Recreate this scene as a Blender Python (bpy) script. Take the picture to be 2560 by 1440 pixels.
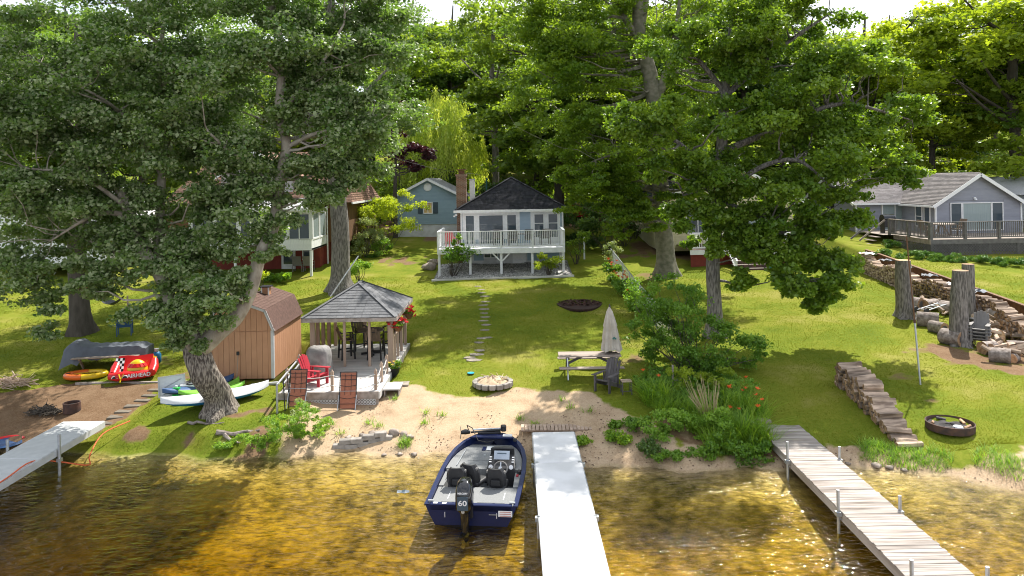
import bpy, bmesh, math, random
import numpy as np
from mathutils import Vector, Matrix, Euler
R = math.radians
for o in list(bpy.data.objects):
    bpy.data.objects.remove(o)
S = bpy.context.scene
COL = S.collection
random.seed(7)
RNG = np.random.default_rng(11)

# ---------------------------------------------------------------- camera
CAMZ, FPX, ROLL, HOR = 7.9, 1850.0, R(1.0), 450.0
cd = bpy.data.cameras.new('camera')
cam = bpy.data.objects.new('camera', cd)
COL.objects.link(cam)
cam.location = (0, 0, CAMZ)
cam.rotation_euler = (math.pi / 2, ROLL, 0)
cd.sensor_width = 36
cd.lens = FPX / 2560 * 36
cd.shift_y = -(720 - HOR) / 2560
cd.clip_start = 0.1
cd.clip_end = 3000
S.camera = cam

# ---------------------------------------------------------------- sky, sun, exposure
SUN_AZ, SUN_EL = R(32), R(55)
w = bpy.data.worlds.new('World')
S.world = w
w.use_nodes = True
nt = w.node_tree
bg = nt.nodes['Background']
sky = nt.nodes.new('ShaderNodeTexSky')
sky.sky_type = 'NISHITA'
sky.sun_disc = False
sky.sun_elevation = SUN_EL
sky.sun_rotation = SUN_AZ
sky.air_density = 1.0
sky.dust_density = 1.5
tc = nt.nodes.new('ShaderNodeTexCoord')
mp = nt.nodes.new('ShaderNodeMapping')
mp.inputs['Scale'].default_value = (1, 1, 2.2)
nz = nt.nodes.new('ShaderNodeTexNoise')
nz.inputs['Scale'].default_value = 1.7
nz.inputs['Detail'].default_value = 8
nz.inputs['Roughness'].default_value = 0.55
cr = nt.nodes.new('ShaderNodeValToRGB')
cr.color_ramp.elements[0].position = 0.36
cr.color_ramp.elements[1].position = 0.58
mx = nt.nodes.new('ShaderNodeMix')
mx.data_type = 'RGBA'
mx.inputs[7].default_value = (7.0, 7.3, 7.8, 1)
L = nt.links.new
L(tc.outputs['Generated'], mp.inputs['Vector'])
L(mp.outputs['Vector'], nz.inputs['Vector'])
L(nz.outputs['Fac'], cr.inputs['Fac'])
L(cr.outputs['Color'], mx.inputs[0])
L(sky.outputs['Color'], mx.inputs[6])
L(mx.outputs[2], bg.inputs['Color'])
bg.inputs["Strength"].default_value = 0.115
sd = bpy.data.lights.new('sun', 'SUN')
sd.energy = 5.0
sd.angle = R(0.53)
sd.color = (1.0, 0.955, 0.88)
sun = bpy.data.objects.new('sun', sd)
COL.objects.link(sun)
sdir = Vector((math.sin(SUN_AZ) * math.cos(SUN_EL), math.cos(SUN_AZ) * math.cos(SUN_EL), math.sin(SUN_EL)))
sun.rotation_euler = sdir.to_track_quat('Z', 'Y').to_euler()
sun.location = (20, 30, 40)
S.view_settings.view_transform = 'Standard'
S.view_settings.look = 'None'
S.view_settings.gamma = 1
S.view_settings.use_curve_mapping = False
S.view_settings.exposure = 0.85
S.render.engine = 'CYCLES'
S.cycles.diffuse_bounces = 8
S.cycles.max_bounces = 14
S.cycles.transparent_max_bounces = 16
S.cycles.filter_width = 1.05

# ---------------------------------------------------------------- helpers
def at(px, py, d):
    u, v = px - 1280, py - HOR
    c, s = math.cos(ROLL), math.sin(ROLL)
    a, b = u * c - v * s, u * s + v * c
    return Vector((a * d / FPX, d, CAMZ - b * d / FPX))

SH = np.array([(-60, 23), (-15.5, 22.2), (-12.6, 21.9), (-10.2, 21.65), (-7.7, 21.2), (-5.3, 21.7), (-3.3, 21.3), (-.5, 21.4),
               (2.1, 20.4), (4.4, 19.9), (7.2, 19.95), (9.7, 19.8), (10.9, 19.4), (12.4, 18.2), (15, 17.6), (60, 17)])
PR = np.array([(-40, -3), (-16, -1.15), (-8, -.62), (-3, -.27), (0, 0), (.3, .12), (.8, .27), (2, .5), (4, .85), (6, 1.12), (10, 1.4), (16, 1.8),
               (22, 2.2), (26, 2.5), (36, 3.45), (45, 4.2), (60, 5.6), (80, 9), (110, 15), (200, 27), (900, 40)])
def shore(x):
    return np.interp(x, SH[:, 0], SH[:, 1]) + .12 * np.sin(x * 2.3) + .07 * np.sin(x * 5.1 + 1)
def sstep(a, b, t):
    t = np.clip((t - a) / (b - a), 0, 1)
    return t * t * (3 - 2 * t)
def gz(x, y):
    x = np.asarray(x, float); y = np.asarray(y, float)
    s = y - shore(x)
    z = np.interp(s, PR[:, 0], PR[:, 1])
    z = np.where(s < 0, z * (1 + .75 * (1 - sstep(-9, -3, x))), z)  # left bed deepened to darken the shaded water there
    z = z + .03 * np.sin(x * .9 + y * .5) * sstep(1, 5, s) + .012 * np.sin(x * 3.1 - y * 2.3) * sstep(-.5, 1, s)
    bank = .22 * sstep(.1, .8, s) * (1 - sstep(2, 5, s)) * (1 - sstep(-7.2, -6.2, x)) * sstep(-12.4, -11.6, x)
    terr = .8 * sstep(20.45, 20.65, x) * sstep(24, 29, y) * (1 - sstep(60, 80, y))
    z = z + bank + terr
    pad = sstep(-8.1, -7.85, x) * (1 - sstep(-4.42, -4.15, x)) * sstep(23.6, 24.2, y) * (1 - sstep(31.6, 32.2, y))
    z = z - pad * np.maximum(0, z - .82)
    pad = sstep(-11.3, -11.0, x) * (1 - sstep(-8.5, -8.25, x)) * sstep(25.6, 26.2, y) * (1 - sstep(29.9, 30.4, y))
    return z - pad * np.maximum(0, z - .93)
def g(x, y):
    return float(gz(x, y))
def gnd(px, py, dz=0.0):
    d = 25.0
    for _ in range(60):
        p = at(px, py, d)
        z = g(p.x, d) + dz
        b = (CAMZ - p.z) / d
        d = .5 * d + .5 * max(5, min(200, (CAMZ - z) / max(b, 1e-3)))
    return at(px, py, d)

# ---- objects
def tag(o, label=None, cat=None, group=None, kind=None):
    if label: o['label'] = label
    if cat: o['category'] = cat
    if group: o['group'] = group
    if kind: o['kind'] = kind
    return o
def empty(name, loc=(0, 0, 0), rz=0, label=None, cat=None, group=None):
    o = bpy.data.objects.new(name, None)
    COL.objects.link(o)
    o.location = loc
    o.rotation_euler = (0, 0, rz)
    o.empty_display_size = .2
    return tag(o, label, cat, group)
def piece(name, me, parent=None, loc=(0, 0, 0), rot=(0, 0, 0), sc=(1, 1, 1)):
    o = bpy.data.objects.new(name, me)
    COL.objects.link(o)
    o.parent = parent
    o.location = loc
    o.rotation_euler = rot
    o.scale = sc if hasattr(sc, '__len__') else (sc,) * 3
    return o
def copy_tree(o, parent=None):
    c = o.copy()
    COL.objects.link(c)
    if parent is not None: c.parent = parent
    for ch in o.children:
        copy_tree(ch, c)
    return c

class MB:
    def __init__(s):
        s.v, s.f = [], []
    def add(s, vs, fs, m=None):
        b = len(s.v)
        for p in vs:
            p = Vector(p)
            s.v.append(tuple(m @ p) if m is not None else tuple(p))
        s.f += [tuple(i + b for i in q) for q in fs]
        return s
    def box(s, x0, x1, y0, y1, z0, z1, m=None):
        return s.add([(x0, y0, z0), (x1, y0, z0), (x1, y1, z0), (x0, y1, z0), (x0, y0, z1), (x1, y0, z1), (x1, y1, z1), (x0, y1, z1)],
                     [(0, 3, 2, 1), (4, 5, 6, 7), (0, 1, 5, 4), (1, 2, 6, 5), (2, 3, 7, 6), (3, 0, 4, 7)], m)
    def cbox(s, c, sz, rot=(0, 0, 0)):
        m = Matrix.Translation(c) @ Euler(rot).to_matrix().to_4x4()
        a, b, d = sz[0] / 2, sz[1] / 2, sz[2] / 2
        return s.box(-a, a, -b, b, -d, d, m)
    def bar(s, p, q, wd, th, up=(0, 0, 1)):
        p, q = Vector(p), Vector(q)
        t = (q - p)
        ln = t.length
        t.normalize()
        up = Vector(up)
        if abs(t.dot(up)) > .98: up = Vector((0, 1, 0))
        sd = t.cross(up).normalized()
        u = sd.cross(t)
        m = Matrix((sd, t, u)).transposed().to_4x4()
        m.translation = p
        return s.box(-wd / 2, wd / 2, 0, ln, -th / 2, th / 2, m)
    def tube(s, pts, rad, n=6, cap=True):
        pts = [Vector(p) for p in pts]
        if not hasattr(rad, '__len__'): rad = [rad] * len(pts)
        b = len(s.v)
        ref = None
        for i, p in enumerate(pts):
            t = (pts[min(i + 1, len(pts) - 1)] - pts[max(i - 1, 0)]).normalized()
            if ref is None:
                ref = Vector((1, 0, 0)) if abs(t.x) < .8 else Vector((0, 1, 0))
            sd = t.cross(ref).normalized()
            ref = sd.cross(t).normalized()
            for k in range(n):
                a = 2 * math.pi * k / n
                s.v.append(tuple(p + (ref * math.cos(a) + sd * math.sin(a)) * rad[i]))
        for i in range(len(pts) - 1):
            for k in range(n):
                k2 = (k + 1) % n
                s.f.append((b + i * n + k, b + i * n + k2, b + (i + 1) * n + k2, b + (i + 1) * n + k))
        if cap:
            s.f.append(tuple(b + k for k in range(n))[::-1])
            s.f.append(tuple(b + (len(pts) - 1) * n + k for k in range(n)))
        return s
    def lathe(s, prof, n=16, c=(0, 0, 0), cap=True):
        b = len(s.v)
        for r, z in prof:
            for k in range(n):
                a = 2 * math.pi * k / n
                s.v.append((c[0] + r * math.cos(a), c[1] + r * math.sin(a), c[2] + z))
        for i in range(len(prof) - 1):
            for k in range(n):
                k2 = (k + 1) % n
                s.f.append((b + i * n + k, b + i * n + k2, b + (i + 1) * n + k2, b + (i + 1) * n + k))
        if cap:
            s.f.append(tuple(b + k for k in range(n))[::-1])
            s.f.append(tuple(b + (len(prof) - 1) * n + k for k in range(n)))
        return s
    def prism(s, poly, y0, y1, m=None):
        # poly of (x, z), extruded along y
        n = len(poly)
        vs = [(x, y0, z) for x, z in poly] + [(x, y1, z) for x, z in poly]
        fs = [tuple(range(n)), tuple(range(2 * n - 1, n - 1, -1))] + [(i, n + i, n + (i + 1) % n, (i + 1) % n) for i in range(n)]
        return s.add(vs, fs, m)
    def slab(s, poly, z0, z1, m=None):
        n = len(poly)
        vs = [(x, y, z0) for x, y in poly] + [(x, y, z1) for x, y in poly]
        fs = [tuple(range(n - 1, -1, -1)), tuple(range(n, 2 * n))] + [(i, (i + 1) % n, n + (i + 1) % n, n + i) for i in range(n)]
        return s.add(vs, fs, m)
    def grid(s, P):
        # P: rows of points
        b = len(s.v)
        nr, ncol = len(P), len(P[0])
        for r in P:
            s.v += [tuple(p) for p in r]
        for i in range(nr - 1):
            for j in range(ncol - 1):
                s.f.append((b + i * ncol + j, b + i * ncol + j + 1, b + (i + 1) * ncol + j + 1, b + (i + 1) * ncol + j))
        return s
    def mesh(s, name, mat, smooth=False, bevel=0, seg=1):
        me = bpy.data.meshes.new(name)
        me.from_pydata(s.v, [], s.f)
        bm = bmesh.new()
        bm.from_mesh(me)
        bmesh.ops.recalc_face_normals(bm, faces=bm.faces)
        if bevel:
            bmesh.ops.bevel(bm, geom=[e for e in bm.edges if len(e.link_faces) == 2 and e.calc_face_angle(0) > .5], offset=bevel, segments=seg, affect='EDGES', profile=.6)
        bm.to_mesh(me)
        bm.free()
        me.materials.append(mat)
        if smooth:
            me.polygons.foreach_set('use_smooth', [True] * len(me.polygons))
            me.set_sharp_from_angle(angle=R(40)) if hasattr(me, 'set_sharp_from_angle') else None
        return me
    def build(s, name, mat, parent=None, smooth=False, bevel=0, seg=1, loc=(0, 0, 0), rot=(0, 0, 0)):
        return piece(name, s.mesh(name, mat, smooth, bevel, seg), parent, loc, rot)

def mesh_np(name, V, F, mat, tint=None, smooth=False):
    me = bpy.data.meshes.new(name)
    V = np.ascontiguousarray(V, np.float32)
    F = np.ascontiguousarray(F, np.int32)
    n, k = F.shape
    me.vertices.add(len(V))
    me.vertices.foreach_set('co', V.ravel())
    me.loops.add(n * k)
    me.loops.foreach_set('vertex_index', F.ravel())
    me.polygons.add(n)
    me.polygons.foreach_set('loop_start', np.arange(0, n * k, k, dtype=np.int32))
    me.polygons.foreach_set('loop_total', np.full(n, k, np.int32))
    if smooth: me.polygons.foreach_set('use_smooth', np.ones(n, bool))
    if tint is not None:
        a = me.attributes.new('tint', 'FLOAT', 'FACE')
        a.data.foreach_set('value', np.ascontiguousarray(tint, np.float32))
    me.materials.append(mat)
    me.update(calc_edges=True)
    return me

# ---------------------------------------------------------------- materials
def M(name, c, c2=None, scale=6, rough=.7, bump=0, bscale=None, stretch=(1, 1, 1), rv=0, metal=0, spec=.4, detail=6, tint=0, coord='Object', lo=.35, hi=.65, coat=0):
    m = bpy.data.materials.new(name)
    m.use_nodes = True
    t = m.node_tree
    N, K = t.nodes, t.links.new
    p = N['Principled BSDF']
    p.inputs['Roughness'].default_value = rough
    p.inputs['Metallic'].default_value = metal
    p.inputs['Specular IOR Level'].default_value = spec
    p.inputs['Coat Weight'].default_value = coat
    p.inputs['Coat Roughness'].default_value = .08
    tcn = N.new('ShaderNodeTexCoord')
    mpn = N.new('ShaderNodeMapping')
    mpn.inputs['Scale'].default_value = stretch
    K(tcn.outputs[coord], mpn.inputs['Vector'])
    oi = N.new('ShaderNodeObjectInfo')
    if rv:
        ad = N.new('ShaderNodeVectorMath')
        ad.operation = 'ADD'
        vm = N.new('ShaderNodeVectorMath')
        vm.operation = 'SCALE'
        vm.inputs[0].default_value = (37, 19, 53)
        K(oi.outputs['Random'], vm.inputs['Scale'])
        K(tcn.outputs[coord], ad.inputs[0])
        K(vm.outputs[0], ad.inputs[1])
        K(ad.outputs[0], mpn.inputs['Vector'])
    nz = N.new('ShaderNodeTexNoise')
    nz.inputs['Scale'].default_value = scale
    nz.inputs['Detail'].default_value = detail
    K(mpn.outputs['Vector'], nz.inputs['Vector'])
    mr = N.new('ShaderNodeMapRange')
    mr.inputs['From Min'].default_value = lo
    mr.inputs['From Max'].default_value = hi
    K(nz.outputs['Fac'], mr.inputs['Value'])
    mxn = N.new('ShaderNodeMix')
    mxn.data_type = 'RGBA'
    c2 = c2 or tuple(v * .8 for v in c)
    mxn.inputs[6].default_value = (*c, 1)
    mxn.inputs[7].default_value = (*c2, 1)
    K(mr.outputs[0], mxn.inputs[0])
    out = mxn.outputs[2]
    def mul(out, src, amt):
        r2 = N.new('ShaderNodeMapRange')
        r2.inputs['To Min'].default_value = 1 - amt
        r2.inputs['To Max'].default_value = 1 + amt
        K(src, r2.inputs['Value'])
        h = N.new('ShaderNodeVectorMath')
        h.operation = 'SCALE'
        K(out, h.inputs[0])
        K(r2.outputs[0], h.inputs['Scale'])
        return h.outputs[0]
    if rv: out = mul(out, oi.outputs['Random'], rv)
    if tint:
        at_ = N.new('ShaderNodeAttribute')
        at_.attribute_name = 'tint'
        out = mul(out, at_.outputs['Fac'], tint)
    K(out, p.inputs['Base Color'])
    if bump:
        n2 = N.new('ShaderNodeTexNoise')
        n2.inputs['Scale'].default_value = bscale or scale * 2
        n2.inputs['Detail'].default_value = 5
        K(mpn.outputs['Vector'], n2.inputs['Vector'])
        bp = N.new('ShaderNodeBump')
        bp.inputs['Strength'].default_value = bump
        bp.inputs['Distance'].default_value = .03
        K(n2.outputs['Fac'], bp.inputs['Height'])
        K(bp.outputs['Normal'], p.inputs['Normal'])
    return m

def leafmat(name, c1, c2, trans=.35, rough=.45, spec=.4, tcol=None, back=None):
    m = bpy.data.materials.new(name)
    m.use_nodes = True
    t = m.node_tree
    N, K = t.nodes, t.links.new
    p = N['Principled BSDF']
    p.inputs['Roughness'].default_value = rough
    p.inputs['Specular IOR Level'].default_value = spec
    a = N.new('ShaderNodeAttribute')
    a.attribute_name = 'tint'
    mxn = N.new('ShaderNodeMix')
    mxn.data_type = 'RGBA'
    mxn.inputs[6].default_value = (*c1, 1)
    mxn.inputs[7].default_value = (*c2, 1)
    K(a.outputs['Fac'], mxn.inputs[0])
    K(mxn.outputs[2], p.inputs['Base Color'])
    if back:
        gg = N.new('ShaderNodeNewGeometry')
        mb_ = N.new('ShaderNodeMix')
        mb_.data_type = 'RGBA'
        mb_.inputs[7].default_value = (*back, 1)
        K(gg.outputs['Backfacing'], mb_.inputs[0])
        K(mxn.outputs[2], mb_.inputs[6])
        K(mb_.outputs[2], p.inputs['Base Color'])
    tr = N.new('ShaderNodeBsdfTranslucent')
    g2 = N.new('ShaderNodeVectorMath')
    g2.operation = 'MULTIPLY'
    g2.inputs[1].default_value = tcol or (1.9, 1.8, .7)
    K(mxn.outputs[2], g2.inputs[0])
    K(g2.outputs[0], tr.inputs['Color'])
    ms = N.new('ShaderNodeMixShader')
    ms.inputs[0].default_value = trans
    K(p.outputs[0], ms.inputs[1])
    K(tr.outputs[0], ms.inputs[2])
    K(ms.outputs[0], N['Material Output'].inputs['Surface'])
    return m

MAT = dict(
    white=M('white_paint', (.78, .79, .80), (.68, .69, .71), 3, .5, .05),
    trim=M('white_trim', (.80, .80, .80), (.72, .72, .73), 8, .45),
    concrete=M('painted_block', (.62, .63, .64), (.5, .5, .5), 2.5, .8, .15, 20),
    blue_siding=M('blue_vinyl', (.27, .37, .44), (.24, .34, .41), 2, .5, .03, rv=.05),
    cot_siding=M('pale_blue_vinyl', (.33, .42, .52), (.30, .39, .48), 2, .5, .03, rv=.05),
    grey_siding=M('grey_vinyl', (.275, .285, .33), (.245, .255, .30), 2, .5, .03, rv=.06),
    yellow_siding=M('cream_vinyl', (.62, .56, .34), (.55, .49, .3), 2, .5, rv=.05),
    tan_siding=M('grey_tan_siding', (.46, .44, .43), (.4, .38, .37), 2, .6, rv=.05),
    dark_shingle=M('charcoal_shingle', (.030, .031, .037), (.038, .038, .044), 40, .95, .1, 90, tint=.3, spec=.15),
    grey_shingle=M('grey_shingle', (.15, .155, .165), (.21, .21, .22), 18, .9, .3, 60, tint=.2, rv=.16),
    tan_shingle=M('taupe_shingle', (.27, .24, .23), (.32, .285, .27), 12, .9, .3, 50, tint=.22),
    orange_shingle=M('terracotta_shingle', (.36, .21, .15), (.29, .17, .12), 10, .9, .3, 50, tint=.22),
    pale_shingle=M('pale_grey_shingle', (.36, .36, .37), (.42, .42, .43), 10, .9, .3, 50, tint=.12),
    brown_shingle=M('brown_shingle', (.115, .062, .046), (.17, .095, .075), 9, .9, .4, 50, tint=.25),
    shutter=M('navy_shutter', (.055, .085, .11), (.05, .075, .1), 5, .5),
    wood_grey=M('weathered_wood', (.42, .37, .33), (.26, .22, .19), 6, .8, .25, 12, (1, .12, 1), rv=.18),
    wood_pale=M('pale_decking', (.62, .60, .57), (.46, .44, .42), 5, .75, .2, 14, (.12, 1, 1), rv=.12),
    wood_dock=M('silvered_decking', (.38, .34, .305), (.15, .115, .09), 3.2, .8, .3, 16, (.25, 3, 1), rv=.16, lo=.42, hi=.72),
    wood_post=M('cedar_post', (.44, .33, .25), (.32, .23, .17), 6, .75, .25, 12, (1, 1, .1), rv=.12),
    wood_dark=M('dark_stained_wood', (.105, .095, .095), (.07, .062, .062), 6, .6, .1, 12, (1, 1, .2), rv=.12),
    wood_deckgrey=M('grey_stained_wood', (.16, .15, .145), (.11, .1, .1), 6, .7, .1, rv=.1),
    wood_table=M('weathered_table', (.34, .28, .235), (.2, .16, .13), 5, .8, .25, 12, (.12, 1, 1), rv=.12),
    wood_brown=M('brown_fence', (.19, .095, .04), (.11, .055, .025), 5, .8, .2, 12, (1, 1, .15), rv=.15),
    bark_poplar=M('furrowed_bark', (.30, .26, .215), (.075, .06, .05), 15, .95, 1.0, 20, (1.7, 1.7, .3), lo=.4, hi=.58, detail=9),
    bark_pale=M('pale_limb_bark', (.46, .41, .33), (.24, .2, .155), 4, .9, .5, 12, (1, 1, .6)),
    bark_grey=M('grey_bark', (.25, .225, .205), (.10, .09, .08), 13, .95, 1.0, 20, (1.5, 1.5, .28), lo=.4, hi=.6, detail=9),
    bark_beech=M('lichen_bark', (.24, .215, .165), (.13, .125, .085), 4, .9, .5, 10, (1, 1, 1.2)),
    bark_dark=M('dark_bark', (.10, .085, .07), (.06, .05, .04), 5, .95, .5, 10, (1, 1, .3)),
    cut=M('cut_wood', (.56, .36, .21), (.30, .17, .09), 9, .85, .2, rv=.35),
    log_mix=M('split_firewood', (.46, .35, .26), (.16, .115, .085), 6, .9, .6, 14, (.3, 1, 1), rv=.5),
    log_bark=M('log_bark', (.34, .29, .26), (.15, .12, .10), 8, .95, .7, 14, rv=.15),
    metal=M('galvanised', (.52, .54, .56), (.42, .44, .46), 10, .4, metal=.7),
    alum=M('dock_aluminium', (.56, .57, .57), (.49, .5, .5), 4, .55, .05, metal=.15),
    dockwhite=M('white_dock_panel', (.74, .74, .74), (.62, .62, .61), 1.6, .6, .05, 30, rv=.03, detail=10),
    black=M('black_plastic', (.016, .016, .018), (.022, .022, .024), 5, .4),
    blackgloss=M('black_gloss', (.010, .010, .012), None, 5, .15, coat=.6),
    rubber=M('rubber', (.03, .03, .03), None, 5, .7),
    rust=M('rusty_steel', (.10, .05, .035), (.05, .032, .028), 6, .8, .3),
    ash=M('ash', (.02, .018, .018), (.06, .055, .055), 6, .95, .5),
    navy=M('navy_gelcoat', (.007, .014, .066), (.006, .012, .056), 3, .35, spec=.35),
    carpet=M('grey_carpet', (.225, .23, .228), (.185, .19, .188), 45, .95, .2, 120),
    carpet_dark=M('dark_carpet', (.11, .115, .12), (.08, .085, .09), 40, .95, .2, 120),
    vinyl=M('black_seat_vinyl', (.022, .022, .024), (.03, .03, .032), 8, .5, .1),
    tarp=M('slate_tarp', (.11, .125, .15), (.085, .095, .115), 3, .65, .3, 5),
    cover=M('taupe_cover', (.27, .255, .24), (.17, .16, .15), 4, .7, .9, 7),
    umbrella=M('cream_canvas', (.50, .455, .385), (.42, .38, .315), 6, .8, .2, 8),
    sling=M('terracotta_sling', (.40, .15, .09), (.34, .125, .075), 20, .8),
    brick=M('brick', (.21, .10, .065), (.13, .06, .04), 14, .9, .3),
    redbrick=M('red_painted_brick', (.24, .045, .03), (.19, .035, .025), 3, .8, .2),
    stone=M('field_stone', (.36, .30, .25), (.22, .18, .15), 5, .9, .6, 14, rv=.25),
    block=M('wall_block', (.33, .30, .27), (.22, .2, .175), 6, .9, .4, 16, rv=.14),
    flag=M('flagstone', (.30, .255, .21), (.20, .175, .14), 4, .85, .2, 12, rv=.12),
    paver=M('paver', (.19, .16, .125), (.13, .11, .085), 4, .85, .2, 12, rv=.12),
    sand=M('pit_sand', (.52, .40, .27), (.40, .29, .19), 6, .95, .5, 14),
    orange_shed=M('tan_panel_siding', (.50, .265, .15), (.45, .235, .13), 2.5, .65, .04, rv=.03),
    red=M('red_plastic', (.40, .03, .045), (.36, .025, .04), 4, .45),
    infl_red=M('red_vinyl', (.62, .02, .025), (.55, .018, .02), 3, .3, .15, 3),
    infl_yel=M('yellow_vinyl', (.72, .50, .02), (.66, .44, .02), 3, .3),
    infl_org=M('orange_vinyl', (.72, .15, .02), None, 3, .3),
    infl_wht=M('white_vinyl', (.78, .78, .78), None, 3, .35),
    lime=M('lime_plastic', (.22, .55, .06), (.19, .5, .05), 3, .4),
    greenjug=M('green_jug', (.01, .42, .06), None, 3, .4),
    teal=M('teal_plastic', (.01, .16, .14), None, 3, .4),
    bluekay=M('blue_plastic', (.04, .10, .24), (.035, .085, .2), 3, .45),
    navykay=M('navy_plastic', (.03, .05, .10), None, 3, .5),
    whitekay=M('white_kayak_hull', (.68, .70, .72), (.6, .62, .64), 3, .4),
    bluewater=M('blue_hull', (.02, .17, .36), None, 3, .4),
    resin=M('taupe_resin', (.20, .19, .18), (.17, .16, .15), 3, .5, rv=.06),
    brown_resin=M('brown_resin', (.20, .145, .10), (.16, .115, .08), 5, .6, rv=.08),
    rope=M('white_rope', (.66, .65, .62), None, 8, .8),
    rope_or=M('orange_rope', (.72, .14, .05), None, 8, .7),
    gravel=M('river_gravel', (.50, .48, .47), (.27, .26, .25), 3, .9, .2, 20, tint=.55),
    mulch=M('bark_mulch', (.085, .042, .03), (.05, .026, .02), 9, .95, .4, tint=.4),
    lattice=M('pale_lattice', (.66, .66, .65), None, 8, .7),
    glassy=M('window_glass', (.05, .07, .085), (.06, .08, .1), 1, .04, spec=.9),
    curtain=M('window_with_blinds', (.30, .36, .36), (.26, .32, .32), 2.5, .06, stretch=(8, 1, .3), spec=.9),
    warm=M('lit_blind', (.68, .46, .2), (.62, .4, .16), 3, .3, spec=.8),
    green_pole=M('green_pipe', (.02, .10, .09), None, 4, .5),
    screen=M('display_screen', (.35, .40, .46), (.3, .34, .4), 4, .15),
    decal=M('white_decal', (.8, .8, .8), None, 4, .4),
    decal_red=M('red_print', (.5, .12, .1), None, 4, .4),
    decal_blk=M('black_print', (.01, .01, .01), None, 4, .4),
    fl_orange=M('lily_orange', (.75, .13, .02), (.68, .1, .02), 8, .6),
    fl_red=M('geranium_red', (.62, .012, .02), (.5, .01, .02), 8, .6),
    fl_yel=M('pansy_yellow', (.75, .5, .02), None, 8, .6),
    cane=M('dry_cane', (.46, .36, .2), (.36, .27, .15), 5, .9),
    car_white=M('car_white', (.7, .7, .72), None, 4, .3, coat=.5),
    car_red=M('car_red', (.4, .02, .02), None, 4, .3, coat=.5),
    log_end=M('aged_log_end', (.40, .25, .14), (.15, .085, .045), 9, .9, .3, rv=.4),
    rope_pole=M('white_pvc', (.72, .72, .7), None, 5, .5),
)
# ---------------------------------------------------------------- noise for placement
def vnoise(x, y, sc, seed=0):
    x = np.asarray(x, float) / sc; y = np.asarray(y, float) / sc
    xi, yi = np.floor(x), np.floor(y)
    fx, fy = x - xi, y - yi
    fx = fx * fx * (3 - 2 * fx); fy = fy * fy * (3 - 2 * fy)
    def h(a, b):
        v = np.sin(a * 127.1 + b * 311.7 + seed * 74.7) * 43758.5453
        return v - np.floor(v)
    return (h(xi, yi) * (1 - fx) + h(xi + 1, yi) * fx) * (1 - fy) + (h(xi, yi + 1) * (1 - fx) + h(xi + 1, yi + 1) * fx) * fy
def fbm(x, y, sc, seed=0):
    return .5 * vnoise(x, y, sc, seed) + .3 * vnoise(x, y, sc / 2.1, seed + 1) + .2 * vnoise(x, y, sc / 4.3, seed + 2)

# ---------------------------------------------------------------- ground
def axis(parts):
    out = []
    for a, b, st in parts:
        out.append(np.arange(a, b - 1e-6, st))
    return np.concatenate(out + [[parts[-1][1]]])
gx = axis([(-700, -200, 60), (-200, -60, 12), (-60, -24, 2), (-24, 24, .2), (24, 60, 2), (60, 200, 12), (200, 700, 60)])
gy = axis([(-30, 4, 2), (4, 17, .35), (17, 34, .16), (34, 50, .4), (50, 120, 2.5), (120, 300, 15), (300, 900, 75)])
GX, GY = np.meshgrid(gx, gy)
GZ = gz(GX, GY)
# where the lawn stops and sand begins, metres inland of the water line
bpts = [gnd(*q) for q in [(640, 1095), (700, 1020), (760, 985), (960, 968), (1040, 955), (1150, 978), (1290, 975), (1430, 970), (1510, 1005), (1620, 1040), (1700, 1110), (1900, 1150), (2090, 1120), (2180, 1135), (2330, 1128), (2560, 1128)]]
bx = np.array([p.x for p in bpts]); bs = np.array([p.y - float(shore(p.x)) for p in bpts])
def inpoly(px, py, poly):
    ins = np.zeros(px.shape, bool)
    n = len(poly)
    for i in range(n):
        x1, y1 = poly[i]; x2, y2 = poly[(i + 1) % n]
        c = ((y1 > py) != (y2 > py)) & (px < (x2 - x1) * (py - y1) / (y2 - y1 + 1e-12) + x1)
        ins ^= c
    return ins
DIRT = [(p.x, p.y) for p in [gnd(*q) for q in [(-260, 1010), (60, 978), (180, 963), (400, 958), (385, 988), (330, 1032), (245, 1085), (165, 1080), (60, 1135), (-260, 1200)]]]
BLOBS = [(gnd(*q[:2]), q[2], q[3]) for q in [
    (590, 1040, 1.1, .8), (340, 1075, .5, .9), (1000, 650, 1.9, .75), (960, 610, 1.5, .7), (1090, 600, 2.0, .8), (2440, 900, 1.9, .75), (2560, 910, 2.2, .9), (2330, 1000, .5, .6), (2250, 940, .7, .5), (1590, 900, 1.4, .55),
    (1480, 880, .8, .4), (1180, 1000, 1.3, .4), (1640, 690, 1.2, .6), (1560, 640, 1.8, .8), (1610, 620, 2.4, .85), (1700, 640, 2, .8), (720, 660, 1.2, .6), (1050, 955, .8, .7), (20, 790, 1.5, .4), (150, 700, 1.4, .4), (430, 900, 1, .5), (460, 940, .8, .6),
    (1460, 880, .7, .4), (2100, 900, .7, .35), (2420, 1090, .4, .5), (2200, 850, .5, .25), (600, 930, 1.6, .6), (1780, 1100, 1.5, .95), (1870, 1135, 1.1, .95), (1700, 1060, 1.0, .8), (1920, 1150, .8, .9), (480, 1090, .5, .7), (640, 1090, .8, .85), (560, 1100, .6, .8)]]
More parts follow.
